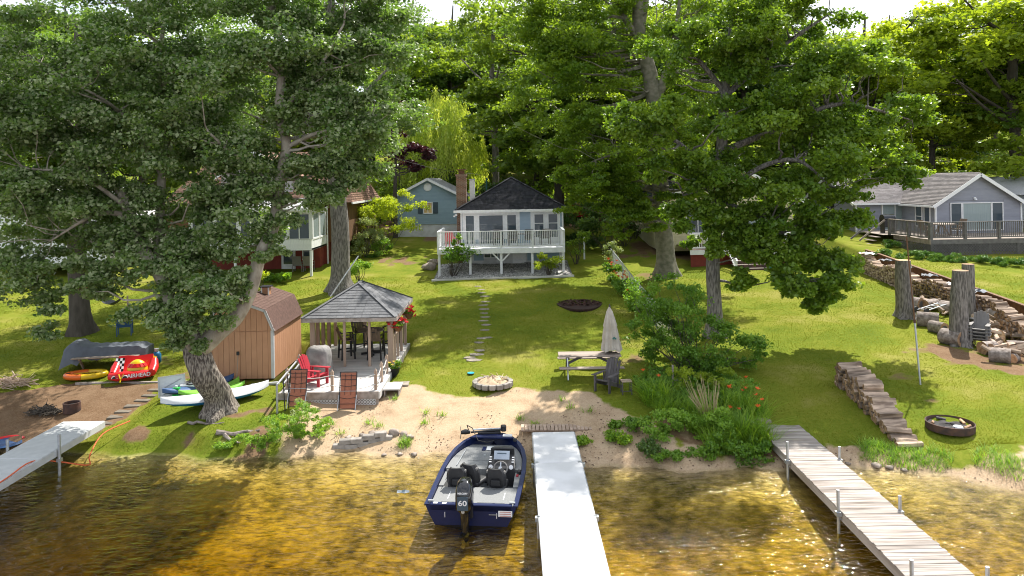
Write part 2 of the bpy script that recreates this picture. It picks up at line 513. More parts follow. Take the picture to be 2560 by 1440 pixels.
def masks(X, Y):
    s = Y - shore(X)
    n1 = fbm(X, Y, 1.3, 3) - .5
    b = np.interp(X, bx, bs)
    sand = 1 - sstep(-.55, .55, s - b + n1 * 2.2)
    sand *= sstep(-7.6, -6.0, X + n1 * 2)
    dirt = inpoly(X + n1 * 1.0, Y + n1 * 1.0, DIRT).astype(float)
    for p, r, k in BLOBS:
        d = np.hypot(X - p.x, (Y - p.y)) / r + n1 * 2.4 + (vnoise(X, Y, .35, 8) - .5) * .7
        dirt = np.maximum(dirt, k * (1 - sstep(.1, 1.25, d)))
    dirt = np.maximum(dirt, .8 * sstep(56, 64, Y + n1 * 8) * (1 - sstep(66, 74, Y + n1 * 8)))
    return sand, dirt
SANDM, DIRTM = masks(GX, GY)
nr, nc = GX.shape
V = np.stack([GX, GY, GZ], -1).reshape(-1, 3)
idx = np.arange(nr * nc).reshape(nr, nc)
F = np.stack([idx[:-1, :-1], idx[:-1, 1:], idx[1:, 1:], idx[1:, :-1]], -1).reshape(-1, 4)
gm = bpy.data.materials.new('ground_cover')
gm.use_nodes = True
def ground_nodes():
    t = gm.node_tree
    N, K = t.nodes, t.links.new
    p = N['Principled BSDF']
    p.inputs['Roughness'].default_value = .95
    p.inputs['Specular IOR Level'].default_value = .04
    tcn = N.new('ShaderNodeTexCoord')
    def noise(sc, det=6, rough=.6):
        n = N.new('ShaderNodeTexNoise')
        n.inputs['Scale'].default_value = sc
        n.inputs['Detail'].default_value = det
        n.inputs['Roughness'].default_value = rough
        K(tcn.outputs['Object'], n.inputs['Vector'])
        return n.outputs['Fac']
    def ramp(src, stops):
        r = N.new('ShaderNodeValToRGB')
        while len(r.color_ramp.elements) < len(stops):
            r.color_ramp.elements.new(.5)
        for e, (q, c) in zip(r.color_ramp.elements, stops):
            e.position = q
            e.color = (*c, 1)
        K(src, r.inputs['Fac'])
        return r.outputs['Color']
    def mix(f, a, b, mode='MIX'):
        m = N.new('ShaderNodeMix')
        m.data_type = 'RGBA'
        m.blend_type = mode
        if isinstance(f, float): m.inputs[0].default_value = f
        else: K(f, m.inputs[0])
        K(a, m.inputs[6]); K(b, m.inputs[7])
        return m.outputs[2]
    def attr(nm):
        a = N.new('ShaderNodeAttribute')
        a.attribute_name = nm
        return a.outputs['Fac']
    def sharpen(m_, sc, amt):
        # ragged edge: mask plus noise, through a steep ramp
        ad = N.new('ShaderNodeMath'); ad.operation = 'MULTIPLY_ADD'
        K(noise(sc, 5), ad.inputs[0]); ad.inputs[1].default_value = amt
        K(m_, ad.inputs[2])
        r = N.new('ShaderNodeMapRange')
        r.inputs['From Min'].default_value = .36 + amt * .5
        r.inputs['From Max'].default_value = .64 + amt * .5
        K(ad.outputs[0], r.inputs['Value'])
        return r.outputs[0]
    grass = mix(.5, ramp(noise(.42, 6), [(.32, (.072, .12, .010)), (.45, (.135, .175, .016)), (.56, (.21, .215, .028)), (.67, (.32, .275, .08))]),
                ramp(noise(9, 6, .7), [(.3, (.068, .1, .009)), (.5, (.13, .16, .018)), (.72, (.205, .20, .04))]))
    sand = mix(.5, ramp(noise(1.5, 6), [(.33, (.22, .15, .085)), (.46, (.38, .28, .175)), (.62, (.46, .355, .235))]),
               ramp(noise(24, 5, .7), [(.3, (.26, .175, .105)), (.5, (.42, .30, .20)), (.75, (.54, .42, .30))]))
    dirt = mix(.5, ramp(noise(2.2, 6), [(.35, (.135, .078, .042)), (.65, (.22, .145, .088))]),
               ramp(noise(20, 5, .7), [(.3, (.09, .055, .03)), (.55, (.20, .13, .08)), (.75, (.32, .23, .16))]))
    bed = mix(.5, ramp(noise(.38, 6), [(.40, (.035, .032, .010)), (.48, (.22, .17, .06)), (.56, (.40, .325, .145)), (.68, (.52, .43, .23))]),  # dark weed patches, also put in to deepen the shaded water
              ramp(noise(3.4, 6, .6), [(.36, (.10, .08, .025)), (.5, (.37, .29, .12)), (.62, (.66, .54, .30))]))  # bright mottling imitates sun caustics in the bottom colour
    col = mix(sharpen(attr('dirt'), 3.5, .6), grass, dirt)
    col = mix(sharpen(attr('sand'), 3.0, .7), col, sand)
    # wet and under water
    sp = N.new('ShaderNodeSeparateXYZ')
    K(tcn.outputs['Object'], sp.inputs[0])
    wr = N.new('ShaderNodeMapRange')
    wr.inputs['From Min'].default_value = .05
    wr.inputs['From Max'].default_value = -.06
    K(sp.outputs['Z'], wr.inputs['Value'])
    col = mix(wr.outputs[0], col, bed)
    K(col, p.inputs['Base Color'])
    bp = N.new('ShaderNodeBump')
    bp.inputs['Strength'].default_value = .55
    bp.inputs['Distance'].default_value = .05
    K(noise(11, 8, .75), bp.inputs['Height'])
    K(bp.outputs['Normal'], p.inputs['Normal'])
ground_nodes()
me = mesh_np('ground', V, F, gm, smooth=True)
for nm, arr in (('sand', SANDM), ('dirt', DIRTM)):
    a = me.attributes.new(nm, 'FLOAT', 'POINT')
    a.data.foreach_set('value', arr.ravel().astype(np.float32))
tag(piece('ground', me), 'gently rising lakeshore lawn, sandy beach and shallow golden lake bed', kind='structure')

# ---------------------------------------------------------------- water
wx = axis([(-700, -60, 80), (-60, -22, 2), (-22, 22, .3), (22, 60, 2), (60, 700, 80)])
wy = axis([(-600, -30, 60), (-30, 5, 2), (5, 24, .25)])
WX, WY = np.meshgrid(wx, wy)
WD = np.clip(-gz(WX, WY), 0, 5)
nr, nc = WX.shape
idx = np.arange(nr * nc).reshape(nr, nc)
F = np.stack([idx[:-1, :-1], idx[:-1, 1:], idx[1:, 1:], idx[1:, :-1]], -1).reshape(-1, 4)
keep = WD.ravel()[F].max(1) > -1
keep &= (gz(WX, WY).ravel()[F].min(1) < .03)
wm = bpy.data.materials.new('lake_water')
wm.use_nodes = True
def water_nodes():
    t = wm.node_tree
    N, K = t.nodes, t.links.new
    N.remove(N['Principled BSDF'])
    a = N.new('ShaderNodeAttribute'); a.attribute_name = 'depth'
    tint = N.new('ShaderNodeCombineColor')
    for i, k in enumerate((.40, .66, 2.6)):
        m1 = N.new('ShaderNodeMath'); m1.operation = 'MULTIPLY'; m1.inputs[1].default_value = -k * 1.35
        K(a.outputs['Fac'], m1.inputs[0])
        m2 = N.new('ShaderNodeMath'); m2.operation = 'EXPONENT'
        K(m1.outputs[0], m2.inputs[0])
        K(m2.outputs[0], tint.inputs[i])
    tr = N.new('ShaderNodeBsdfTransparent')
    K(tint.outputs[0], tr.inputs['Color'])
    gl = N.new('ShaderNodeBsdfGlossy')
    gl.inputs['Roughness'].default_value = .035
    tcn = N.new('ShaderNodeTexCoord')
    mp1 = N.new('ShaderNodeMapping')
    mp1.inputs['Rotation'].default_value = (0, 0, R(-28))
    mp1.inputs['Scale'].default_value = (1, 2.1, 1)
    K(tcn.outputs['Object'], mp1.inputs['Vector'])
    n1 = N.new('ShaderNodeTexNoise'); n1.inputs['Scale'].default_value = 4.2; n1.inputs['Detail'].default_value = 3; n1.inputs['Distortion'].default_value = .6
    n2 = N.new('ShaderNodeTexNoise'); n2.inputs['Scale'].default_value = 1.5; n2.inputs['Detail'].default_value = 2
    K(mp1.outputs['Vector'], n1.inputs['Vector']); K(mp1.outputs['Vector'], n2.inputs['Vector'])
    sm = N.new('ShaderNodeMath'); sm.operation = 'MULTIPLY_ADD'; sm.inputs[1].default_value = 1.4
    K(n2.outputs['Fac'], sm.inputs[0]); K(n1.outputs['Fac'], sm.inputs[2])
    bp = N.new('ShaderNodeBump'); bp.inputs['Strength'].default_value = .7; bp.inputs['Distance'].default_value = .07
    K(sm.outputs[0], bp.inputs['Height'])
    K(bp.outputs['Normal'], gl.inputs['Normal'])
    fr = N.new('ShaderNodeFresnel'); fr.inputs['IOR'].default_value = 1.4
    K(bp.outputs['Normal'], fr.inputs['Normal'])
    ms = N.new('ShaderNodeMixShader')
    K(fr.outputs[0], ms.inputs[0]); K(tr.outputs[0], ms.inputs[1]); K(gl.outputs[0], ms.inputs[2])
    K(ms.outputs[0], N['Material Output'].inputs['Surface'])
water_nodes()
V = np.stack([WX, WY, np.zeros_like(WX)], -1).reshape(-1, 3)
me = mesh_np('water', V, F[keep], wm, smooth=True)
a = me.attributes.new('depth', 'FLOAT', 'POINT')
a.data.foreach_set('value', WD.ravel().astype(np.float32))
tag(piece('water', me), 'clear golden brown lake water with small wind ripples', kind='structure')

# ---------------------------------------------------------------- foliage tools
LEAF = dict(
    poplar=leafmat('poplar_leaf', (.075, .15, .04), (.215, .305, .10), .36, .38, .45, (1.5, 1.7, .5), (.30, .35, .17)),
    oak=leafmat('oak_leaf', (.07, .155, .02), (.23, .33, .04), .44, .38, .5),
    beech=leafmat('beech_leaf', (.07, .155, .02), (.24, .33, .036), .48, .45, .4),
    wood=leafmat('woodland_leaf', (.07, .15, .022), (.22, .30, .04), .45, .45, .4),
    woodlit=leafmat('sunlit_yellow_green_leaf', (.14, .22, .02), (.33, .40, .04), .46, .5, .35),  # yellow green leaf with sunlit brightness put into the colour
    dark=leafmat('dark_leaf', (.05, .11, .03), (.13, .20, .045), .42, .45, .4),
    willow=leafmat('willow_leaf', (.28, .40, .07), (.55, .60, .15), .4, .5, .3),
    purple=leafmat('purple_leaf', (0.036, 0.012, 0.019), (0.090, 0.030, 0.036), .25, .4, .4, (1.6, .9, .9)),
    gold=leafmat('golden_leaf', (0.168, 0.266, 0.021), (0.476, 0.532, 0.042), .42, .5, .35),
    greyg=leafmat('grey_green_leaf', (0.140, 0.210, 0.084), (0.350, 0.406, 0.196), .3, .55, .3),
    shrub=leafmat('shrub_leaf', (.065, .16, .02), (.20, .33, .045), .44, .45, .4),
    weed=leafmat('weed_leaf', (0.112, 0.238, 0.028), (0.280, 0.420, 0.070), .4, .5, .3),
    blade=leafmat('grass_blade', (.10, .22, .02), (.26, .38, .045), .44, .5, .3),
    lawn=leafmat('lawn_blade', (.068, .115, .009), (.225, .225, .034), .35, .9, .02),
    juniper=leafmat('juniper_spray', (0.035, 0.105, 0.025), (0.126, 0.238, 0.028), .25, .5, .3),
)
def unit(v):
    return v / (np.linalg.norm(v, axis=-1, keepdims=True) + 1e-9)
def leaves(P, size, rng, droop=.25, up=.9, wide=.36):
    n = len(P)
    L_ = (size * (.55 + .95 * rng.beta(2, 2.4, n)))[:, None]
    nrm = unit(rng.normal(size=(n, 3)) * .8 + np.array([0, 0, up]))
    d = rng.normal(size=(n, 3)); d[:, 2] -= droop
    d = unit(d - nrm * (d * nrm).sum(1, keepdims=True))
    s = np.cross(nrm, d)
    b = P - d * L_ * .5
    v0 = b
    v1 = b + d * L_ * .45 + s * L_ * wide + nrm * L_ * .08
    v2 = b + d * L_
    v3 = b + d * L_ * .45 - s * L_ * wide + nrm * L_ * .08
    V = np.stack([v0, v1, v2, v3], 1).reshape(-1, 3)
    F = np.arange(n * 4).reshape(n, 4)
    return V, F
def clump_points(C, rad, m, rng, flat=.6):
    """C (k,3) clump centres, rad (k,), about m leaf points each"""
    k = len(C)
    mm = np.maximum(4, (m * rng.uniform(.5, 1.5, k)).astype(int))
    ids = np.repeat(np.arange(k), mm)
    d = rng.normal(size=(len(ids), 3))
    d = unit(d) * (rng.uniform(0, 1, len(ids)) ** .45)[:, None]
    sc = np.stack([rng.uniform(.75, 1.35, k), rng.uniform(.75, 1.35, k), np.full(k, flat)], 1)
    P = C[ids] + d * rad[ids][:, None] * sc[ids]
    t = _BT if len(_BT) == k else rng.uniform(0, 1, k)
    tint = np.clip(.45 * t[ids] + .2 * rng.uniform(0, 1, k)[ids] + .35 * rng.uniform(0, 1, len(ids)), 0, 1)
    return P, tint
_BT = np.zeros(0)
def blob_centres(blobs, rng):
    C, Rr, T = [], [], []
    for c, r, n, cr in blobs:
        r = np.array(r, float)
        per_b = 8 if n >= 40 else 5 if n >= 15 else 1
        nb = max(1, int(math.ceil(n / per_b)))
        d = unit(rng.normal(size=(nb, 3)))
        d[:, 2] = np.where(rng.uniform(0, 1, nb) < .3, np.abs(d[:, 2]), d[:, 2])
        rr = np.where(rng.uniform(0, 1, nb) < .8, rng.uniform(.7, 1.05, nb), rng.uniform(.2, .7, nb))
        B = np.array(c) + d * rr[:, None] * r
        rb = .46 * (4.19 * r.prod() / nb) ** (1 / 3) if per_b > 1 else 0
        ids = np.repeat(np.arange(nb), per_b)
        q = unit(rng.normal(size=(len(ids), 3))) * (rng.uniform(0, 1, len(ids)) ** .5)[:, None]
        out = unit(d * np.array([1, 1, 0.05]))
        sz = rng.uniform(.7, 1.4, nb)
        off = q * np.array([1.25, 1.25, .5]) * (rb * sz[ids])[:, None]
        off[:, 2] -= .22 * np.maximum(0, (off * out[ids]).sum(1))
        C.append(B[ids] + off)
        Rr.append(cr * .82 * rng.uniform(.6, 1.35, len(ids)))
        T.append(rng.uniform(0, 1, nb)[ids])
    global _BT
    _BT = np.concatenate(T)
    return np.concatenate(C), np.concatenate(Rr)
def curve(p, q, n, wob, rng, sag=0):
    p, q = np.array(p, float), np.array(q, float)
    t = np.linspace(0, 1, n)[:, None]
    off = np.cumsum(rng.normal(size=(n, 3)), 0) * wob * np.linalg.norm(q - p) / n
    off = off - off[0] - t * (off[-1] - off[0])
    P = p + (q - p) * t + off
    P[:, 2] += sag * np.sin(t[:, 0] * math.pi) * np.linalg.norm(q - p)
    return P
def smooth_path(pts, k=4):
    """Catmull-Rom through (x,y,z,r) points"""
    P = np.array(pts, float)
    P = np.vstack([2 * P[0] - P[1], P, 2 * P[-1] - P[-2]])
    out = []
    for i in range(1, len(P) - 2):
        for j in range(k):
            t = j / k
            a, b, c, d = P[i - 1], P[i], P[i + 1], P[i + 2]
            out.append(.5 * (2 * b + (c - a) * t + (2 * a - 5 * b + 4 * c - d) * t * t + (3 * b - a - 3 * c + d) * t ** 3))
    out.append(P[-2])
    return np.array(out)
def make_tree(name, loc, label, paths, blobs, leaf, lsize, per, bark, seed=0, group=None, twigs=90, limb_mat=None, droop=.25, flat=.6, nside=12, flare=0, wide=.36, cat='tree', up=.9, twig_r=.045, furrow=0, dens=1.0):
    blobs = [(c_, r_, int(n_ * dens), k_) for c_, r_, n_, k_ in blobs]
    """paths in local coordinates: list of [(x,y,z,r)...]; first is the trunk"""
    rng = np.random.default_rng(seed)
    root = empty(name, loc, 0, label, cat, group)
    mb = MB(); lm = MB()
    sk = []
    for i, pts in enumerate(paths):
        P = smooth_path(pts, 16 if (i == 0 and furrow) else 5)
        sk.append(P)
        tgt = mb if (i == 0 or limb_mat is None) else lm
        n = nside if i == 0 else max(6, nside - 4)
        b0 = len(tgt.v)
        tgt.tube([p[:3] for p in P], [max(.012, p[3]) for p in P], n)
        if i == 0 and flare:
            for q in range(b0, len(tgt.v)):
                x, y, z = tgt.v[q]
                if z < flare:
                    k = (1 - max(z, 0) / flare) ** 2
                    a = math.atan2(y - P[0][1], x - P[0][0])
                    f_ = 1 + k * (.38 + .22 * math.sin(a * 5 + seed) + .12 * math.sin(a * 3))
                    tgt.v[q] = (P[0][0] + (x - P[0][0]) * f_, P[0][1] + (y - P[0][1]) * f_, z)
    if furrow:
        nfur = int(9 + 8 * paths[0][1][3])
        Pt = smooth_path(paths[0], 16)
        for q, (x, y, z) in enumerate(mb.v[:len(Pt) * nside]):
            i_, k_ = divmod(q, nside)
            cx_, cy_, cz_ = Pt[i_][:3]
            a = 2 * math.pi * k_ / nside
            w1 = 1.1 * math.sin(z * 1.7 + 2 * a) + .8 * math.sin(z * 4.3 + 5 * a + seed) + .35 * math.sin(z * 9.1 + 3 * a)
            dd = furrow * (abs(math.sin(a * nfur / 2 + w1)) ** .6 - .6) + furrow * .5 * math.sin(3 * a + z * .9)
            f_ = 1 + dd
            mb.v[q] = (cx_ + (x - cx_) * f_, cy_ + (y - cy_) * f_, cz_ + (z - cz_) * f_)
    mb.build('trunk', bark, root, smooth=True)
    if lm.v: lm.build('limb', limb_mat, root, smooth=True)
    SK = np.concatenate(sk)
    C, Rr = blob_centres(blobs, rng)
    if twigs:
        tb = MB()
        for i in rng.permutation(len(C))[:twigs]:
            c = C[i]
            dz = c[2] - SK[:, 2]
            dist = np.linalg.norm(SK[:, :3] - c, axis=1) + np.where(dz < .3, 2.5, 0)
            j = int(dist.argmin())
            s0 = SK[j]
            pts = curve(s0[:3], c, 6, .35, rng, -.06)
            ln = np.linalg.norm(c - s0[:3])
            r0 = min(s0[3] * .6, .02 + twig_r * ln / 2.5)
            tb.tube([tuple(p) for p in pts], list(np.linspace(r0, .01, 6)), 5, False)
        tb.build('branch', limb_mat or bark, root, smooth=True)['kind'] = 'stuff'
    P, tint = clump_points(C, Rr, per, rng, flat)
    V, F = leaves(P, lsize, rng, droop, up, wide)
    piece('crown', mesh_np('crown', V, F, leaf, tint), root)
    return root
def shrub(name, loc, label, blobs, leaf, lsize, per, seed=0, group=None, stems=6, cat='shrub', droop=.1, flat=.8, up=.7, wide=.36, bark=None, h=None):
    rng = np.random.default_rng(seed + 500)
    root = empty(name, loc, 0, label, cat, group)
    C, Rr = blob_centres(blobs, rng)
    if stems:
        tb = MB()
        for i in rng.permutation(len(C))[:stems]:
            c = C[i]
            pts = curve((c[0] * .12, c[1] * .12, -.03), c, 5, .3, rng, .05)
            tb.tube([tuple(p) for p in pts], [.022, .018, .014, .01, .006], 5, False)
        tb.build('stem', bark or MAT['bark_dark'], root)['kind'] = 'stuff'
    P, tint = clump_points(C, Rr, per, rng, flat)
    P[:, 2] = np.maximum(P[:, 2], .02)
    V, F = leaves(P, lsize, rng, droop, up, wide)
    piece('foliage', mesh_np('foliage', V, F, leaf, tint), root)
    return root
def blades(P, ln, wd, rng, lean=.35, arch=.5, nseg=3, lvar=.4):
    """arching strap leaves"""
    n = len(P)
    l = ln * rng.uniform(1 - lvar, 1 + lvar, n)
    a = rng.uniform(0, 2 * math.pi, n)
    o = np.stack([np.cos(a), np.sin(a), np.zeros(n)], 1)
    s = np.stack([-np.sin(a), np.cos(a), np.zeros(n)], 1)
    le = lean * rng.uniform(.3, 1.6, n)
    ar = arch * rng.uniform(.4, 1.5, n)
    rows = []
    for k in range(nseg + 1):
        t = k / nseg
        c = P + o * (l * (le * t + ar * t * t))[:, None] + np.array([0, 0, 1.0]) * (l * (t - .55 * ar * t * t))[:, None]
        w_ = wd * (1 - t * .9) * (.6 + .8 * min(t * 3, 1))
        rows += [c - s * w_ / 2, c + s * w_ / 2]
    V = np.stack(rows, 1).reshape(-1, 3)
    k = 2 * (nseg + 1)
    base = (np.arange(n) * k)[:, None, None]
    q = np.array([[2 * i, 2 * i + 1, 2 * i + 3, 2 * i + 2] for i in range(nseg)])[None]
    F = (base + q).reshape(-1, 4)
    return V, F
# ================================================================ trees
def loc3(p, up=0):
    return (p.x, p.y, g(p.x, p.y) + up)
# ---- the leaning poplar by the shed
B = gnd(550, 1030); B0 = np.array([B.x, B.y, g(B.x, B.y)])
def rel(px, py, d, r):
    p = at(px, py, d)
    return (p.x - B0[0], p.y - B0[1], p.z - B0[2], r)
pop_paths = [
    [(0, 0, -.25, .44), (-.05, 0, .5, .41), rel(508, 930, 22.9, .40), rel(492, 860, 23.0, .38), rel(520, 815, 23.2, .33)],
    [rel(500, 870, 22.8, 0.320), rel(545, 832, 23.0, 0.272), rel(592, 790, 23.2, 0.240), rel(628, 720, 23.4, 0.216), rel(650, 640, 23.6, 0.200), rel(685, 560, 23.8, 0.192), rel(700, 450, 24, 0.176), rel(716, 360, 24, 0.160), rel(698, 280, 24.2, 0.144), rel(705, 130, 24.3, 0.112), rel(680, 0, 24.5, 0.080), rel(690, -160, 24.5, 0.040)],
    [rel(492, 868, 22.8, 0.288), rel(440, 780, 23, 0.216), rel(400, 690, 23.3, 0.192), rel(350, 610, 23.6, 0.184), rel(325, 540, 23.8, 0.176), rel(300, 480, 24, 0.136), rel(262, 440, 24.2, 0.080), rel(200, 330, 24.4, 0.048)],
    [rel(325, 545, 23.8, 0.112), rel(280, 532, 23.4, 0.080), rel(220, 545, 23.2, 0.056), rel(130, 600, 23, 0.024)],
    [rel(395, 690, 23.3, 0.160), rel(400, 560, 24.2, 0.152), rel(405, 440, 24.8, 0.136), rel(420, 330, 25, 0.112), rel(400, 150, 25.2, 0.080), rel(430, -60, 25.2, 0.040)],
    [rel(702, 280, 24.2, 0.096), rel(790, 180, 24, 0.064), rel(860, 60, 24, 0.032)],
    [rel(690, 470, 24, 0.096), rel(600, 400, 23.6, 0.072), rel(520, 330, 23.2, 0.040)],
    [rel(712, 370, 24, 0.080), rel(800, 330, 23.8, 0.056), rel(900, 330, 23.6, 0.024)],
    [rel(400, 430, 24.8, 0.080), rel(300, 280, 24, 0.056), rel(150, 190, 23, 0.024)],
    [rel(320, 520, 23.8, 0.080), rel(200, 440, 23, 0.056), rel(60, 420, 22.5, 0.024)],
]
def bl(px, py, d, rx, ry, rz, n, cr=.5):
    p = rel(px, py, d, 0)
    return ((p[0], p[1], p[2]), (rx, ry, rz), int(n * 2.1), cr)
pop_blobs = [
    bl(180, 180, 23.5, 3.6, 2.6, 2.0, 190), bl(420, 60, 25, 3.4, 2.6, 2.4, 170), bl(700, 40, 25, 3.2, 2.4, 2.4, 170), bl(860, 180, 24.5, 2.3, 2.2, 2.2, 130),
    bl(600, 240, 24, 3.0, 2.2, 1.8, 150), bl(330, 330, 24, 3.2, 2.4, 1.7, 150), bl(60, 360, 23, 2.6, 2.2, 1.8, 120), bl(120, 520, 23.5, 2.4, 2.0, 1.4, 110), bl(330, 560, 24.6, 2.2, 1.6, 1.3, 70),
    bl(880, 400, 24, 1.3, 1.3, 1.3, 60), bl(820, 320, 24.2, 1.8, 1.5, 1.4, 70), bl(560, 430, 24.2, 1.8, 1.6, 1.2, 50), bl(600, 540, 23.8, 1.5, 1.3, .9, 34), bl(790, 500, 23.8, .8, .8, 1.0, 22, .38),
    bl(70, 680, 23.2, 1.3, 1.2, 1.1, 46, .4), bl(300, 640, 23.6, 1.6, 1.3, 1.1, 50, .42), bl(500, 680, 23.0, 1.5, 1.2, 1.0, 60, .4), bl(420, 790, 22.6, 1.2, .9, .7, 46, .36), bl(520, 760, 22.2, 1.1, .8, .7, 44, .34),
    bl(-120, 300, 23, 3, 2.4, 3.4, 130), bl(350, -160, 25, 4.5, 3, 2.2, 150), bl(760, -160, 25, 3.4, 2.6, 1.8, 110), bl(940, 60, 25.5, 1.5, 1.6, 1.6, 60), bl(130, 770, 22.8, .6, .6, .9, 14, .3), bl(230, 690, 23.0, .9, .8, .7, 24, .34),
    bl(470, 850, 22.2, .5, .5, .4, 12, .26), bl(930, 290, 24.2, .9, .9, 1.0, 30, .36), bl(690, 600, 23.4, .7, .6, .8, 16, .32), bl(590, 720, 22.9, .7, .6, .6, 18, .3), bl(450, 640, 23.6, 1.2, 1, .8, 34, .38), bl(120, 140, 29, 5, 2.6, 2.6, 90, .7), bl(480, 120, 29.5, 5, 2.6, 2.6, 90, .7), bl(-150, 250, 29, 4, 2.6, 2.6, 60, .7), bl(60, 560, 26.5, 2.2, 1.8, 1.3, 40, .5), bl(640, 420, 23.6, 1.3, .9, 1.0, 40, .42), bl(590, 490, 23.6, 1.2, .9, .8, 34, .4), bl(520, 540, 23.6, 1.1, .9, .7, 26, .38), bl(830, 440, 24, .9, .8, .7, 24, .36), bl(760, 430, 23.8, 1.0, .9, .8, 26, .38), bl(250, 470, 23.4, 1.6, 1.2, 1.0, 40, .42),
]
make_tree('poplar_tree', tuple(B0), 'huge leaning poplar with deeply furrowed trunk beside the kayaks', pop_paths, pop_blobs, LEAF['poplar'], .13, 56, MAT['bark_poplar'], 3, twigs=170, limb_mat=MAT['bark_pale'], flare=.6, nside=72, droop=.3, furrow=.07)

# ---- straight grey trunk behind the gazebo
p = gnd(850, 728)
def relp(o, px, py, d, r):
    q = at(px, py, d)
    return (q.x - o[0], q.y - o[1], q.z - o[2], r)
o = loc3(p); d0 = p.y
make_tree('grey_barked_tree', o, 'tall tree with straight grey trunk standing behind the gazebo roof',
          [[(0, 0, -.3, .62), relp(o, 851, 660, d0, .5), relp(o, 850, 560, d0, .47), relp(o, 838, 420, d0, .42), relp(o, 830, 300, d0, .36), relp(o, 825, 120, d0, .28), relp(o, 830, -80, d0, .15)],
           [relp(o, 834, 350, d0, .2), relp(o, 900, 250, d0, .14), relp(o, 980, 160, d0 + 1, .05)], [relp(o, 828, 240, d0, .2), relp(o, 760, 120, d0, .12), relp(o, 700, 20, d0, .05)]],
          [((-2, 1, 12), (7, 5, 4), 300, .75), ((2.2, 0, 9), (2.6, 2.4, 2.0), 70, .6), ((-2, 1, 15), (5, 4, 3), 140, .8), ((1.5, .5, 16), (3.5, 3.5, 3), 90, .8)], LEAF['poplar'], .17, 55, MAT['bark_grey'], 5, twigs=90, flare=1.0, nside=40, furrow=.04)
# ---- tree at the far left with the strap
p = gnd(205, 832); o = loc3(p); d0 = p.y
make_tree('shade_tree', o, 'dark trunked tree with an orange strap round it, left of the tarp',
          [[(0, 0, -.3, .5), relp(o, 197, 740, d0, .40), relp(o, 192, 640, d0, .37), relp(o, 190, 520, d0, .33), relp(o, 200, 380, d0, .26), relp(o, 190, 200, d0, .15), relp(o, 190, 60, d0, .06)],
           [relp(o, 190, 600, d0, .16), relp(o, 160, 560, d0, .1), relp(o, 90, 500, d0, .04)], [relp(o, 192, 580, d0, .16), relp(o, 240, 520, d0, .1), relp(o, 330, 470, d0, .04)]],
          [((2, 2, 11), (7, 5, 3.5), 300, .7), ((-4, 0, 7.5), (2.6, 2, 1.6), 60, .6), ((3, 1, 7.5), (2.6, 2, 1.6), 60, .6), ((1.8, -.2, 5), (1.6, 1.2, 1.1), 26, .5)], LEAF['dark'], .16, 55, MAT['bark_dark'], 6, twigs=70, flare=.9)
sp = MB()
for zz in (2.05,):
    sp.tube([(.44 * math.cos(a), .44 * math.sin(a), zz + .02 * math.sin(2 * a)) for a in np.linspace(0, 2 * math.pi, 20)], .03, 5, False)
s_ = sp.build('ratchet_strap', MAT['rope_or'], None, loc=(o[0] - .12, o[1], o[2]))
tag(s_, 'orange ratchet strap tied round the dark trunk', 'strap')

# ---- the big beech right of the cottage
p = gnd(1668, 692); o = loc3(p); d0 = p.y
make_tree('beech_tree', o, 'massive lichen grey trunk with flared roots beside the cream house',
          [[(0, 0, -.3, .60), relp(o, 1664, 640, d0, .53), relp(o, 1655, 540, d0, .49), relp(o, 1648, 420, d0, .46), relp(o, 1640, 300, d0, .44), relp(o, 1625, 190, d0, .44), relp(o, 1600, 90, d0, .38), relp(o, 1595, -20, d0, .3), relp(o, 1600, -200, d0, .15)],
           [relp(o, 1640, 250, d0, .3), relp(o, 1680, 140, d0 - .5, .2), relp(o, 1700, 0, d0 - .5, .1)], [relp(o, 1600, 100, d0, .25), relp(o, 1555, 30, d0, .16), relp(o, 1540, -80, d0, .07)], [relp(o, 1605, 60, d0, .22), relp(o, 1620, -20, d0, .14), relp(o, 1650, -120, d0, .06)],
           [relp(o, 1650, 450, d0, .16), relp(o, 1580, 380, d0 - 1.5, .1), relp(o, 1490, 400, d0 - 3, .03)], [relp(o, 1648, 400, d0, .16), relp(o, 1720, 330, d0 - 1, .1), relp(o, 1790, 330, d0 - 2, .03)]],
          [((-4.6, -1.5, 5.2), (2.0, 2.2, 1.7), 110, .5), ((-3, -1, 8), (3.4, 2.8, 2.4), 180, .6), ((1.5, 0, 9), (3, 3, 2.6), 120, .65), ((-4, 0, 12.5), (3.2, 3.4, 2.6), 140, .7), ((2.5, 1, 14), (4, 4, 3), 150, .7), ((-1, 2, 18), (5.5, 4, 3), 180, .8), ((-2.4, -2, 3.8), (1.2, 1.2, .8), 26, .42), ((-6.2, .5, 11.5), (3.2, 3, 3.6), 170, .7), ((.2, -1.6, 6.6), (1.8, 1.2, 1.2), 60, .5), ((.6, -1.6, 4.6), (1.3, .8, .7), 26, .4), ((-3.6, -1.2, 4.0), (2.0, 1.5, 1.5), 70, .48), ((-4.9, .4, 6.8), (1.6, 1.6, 1.8), 60, .5), ((1.6, -2.2, 5.6), (1.6, 1.2, 1.3), 50, .46), ((-1.2, -2.6, 3.6), (1.5, 1.0, .9), 36, .42), ((-2.6, -2.8, 5.4), (1.6, 1.2, 1.1), 44, .45), ((-5.2, -2, 14.5), (3.6, 3, 2.4), 90, .7), ((-7.5, -1, 16.5), (3.4, 3, 2.6), 80, .75)],
          LEAF['beech'], .16, 72, MAT['bark_beech'], 8, twigs=130, flare=1.3, nside=40, droop=.5, flat=.42, furrow=.025, dens=1.4)
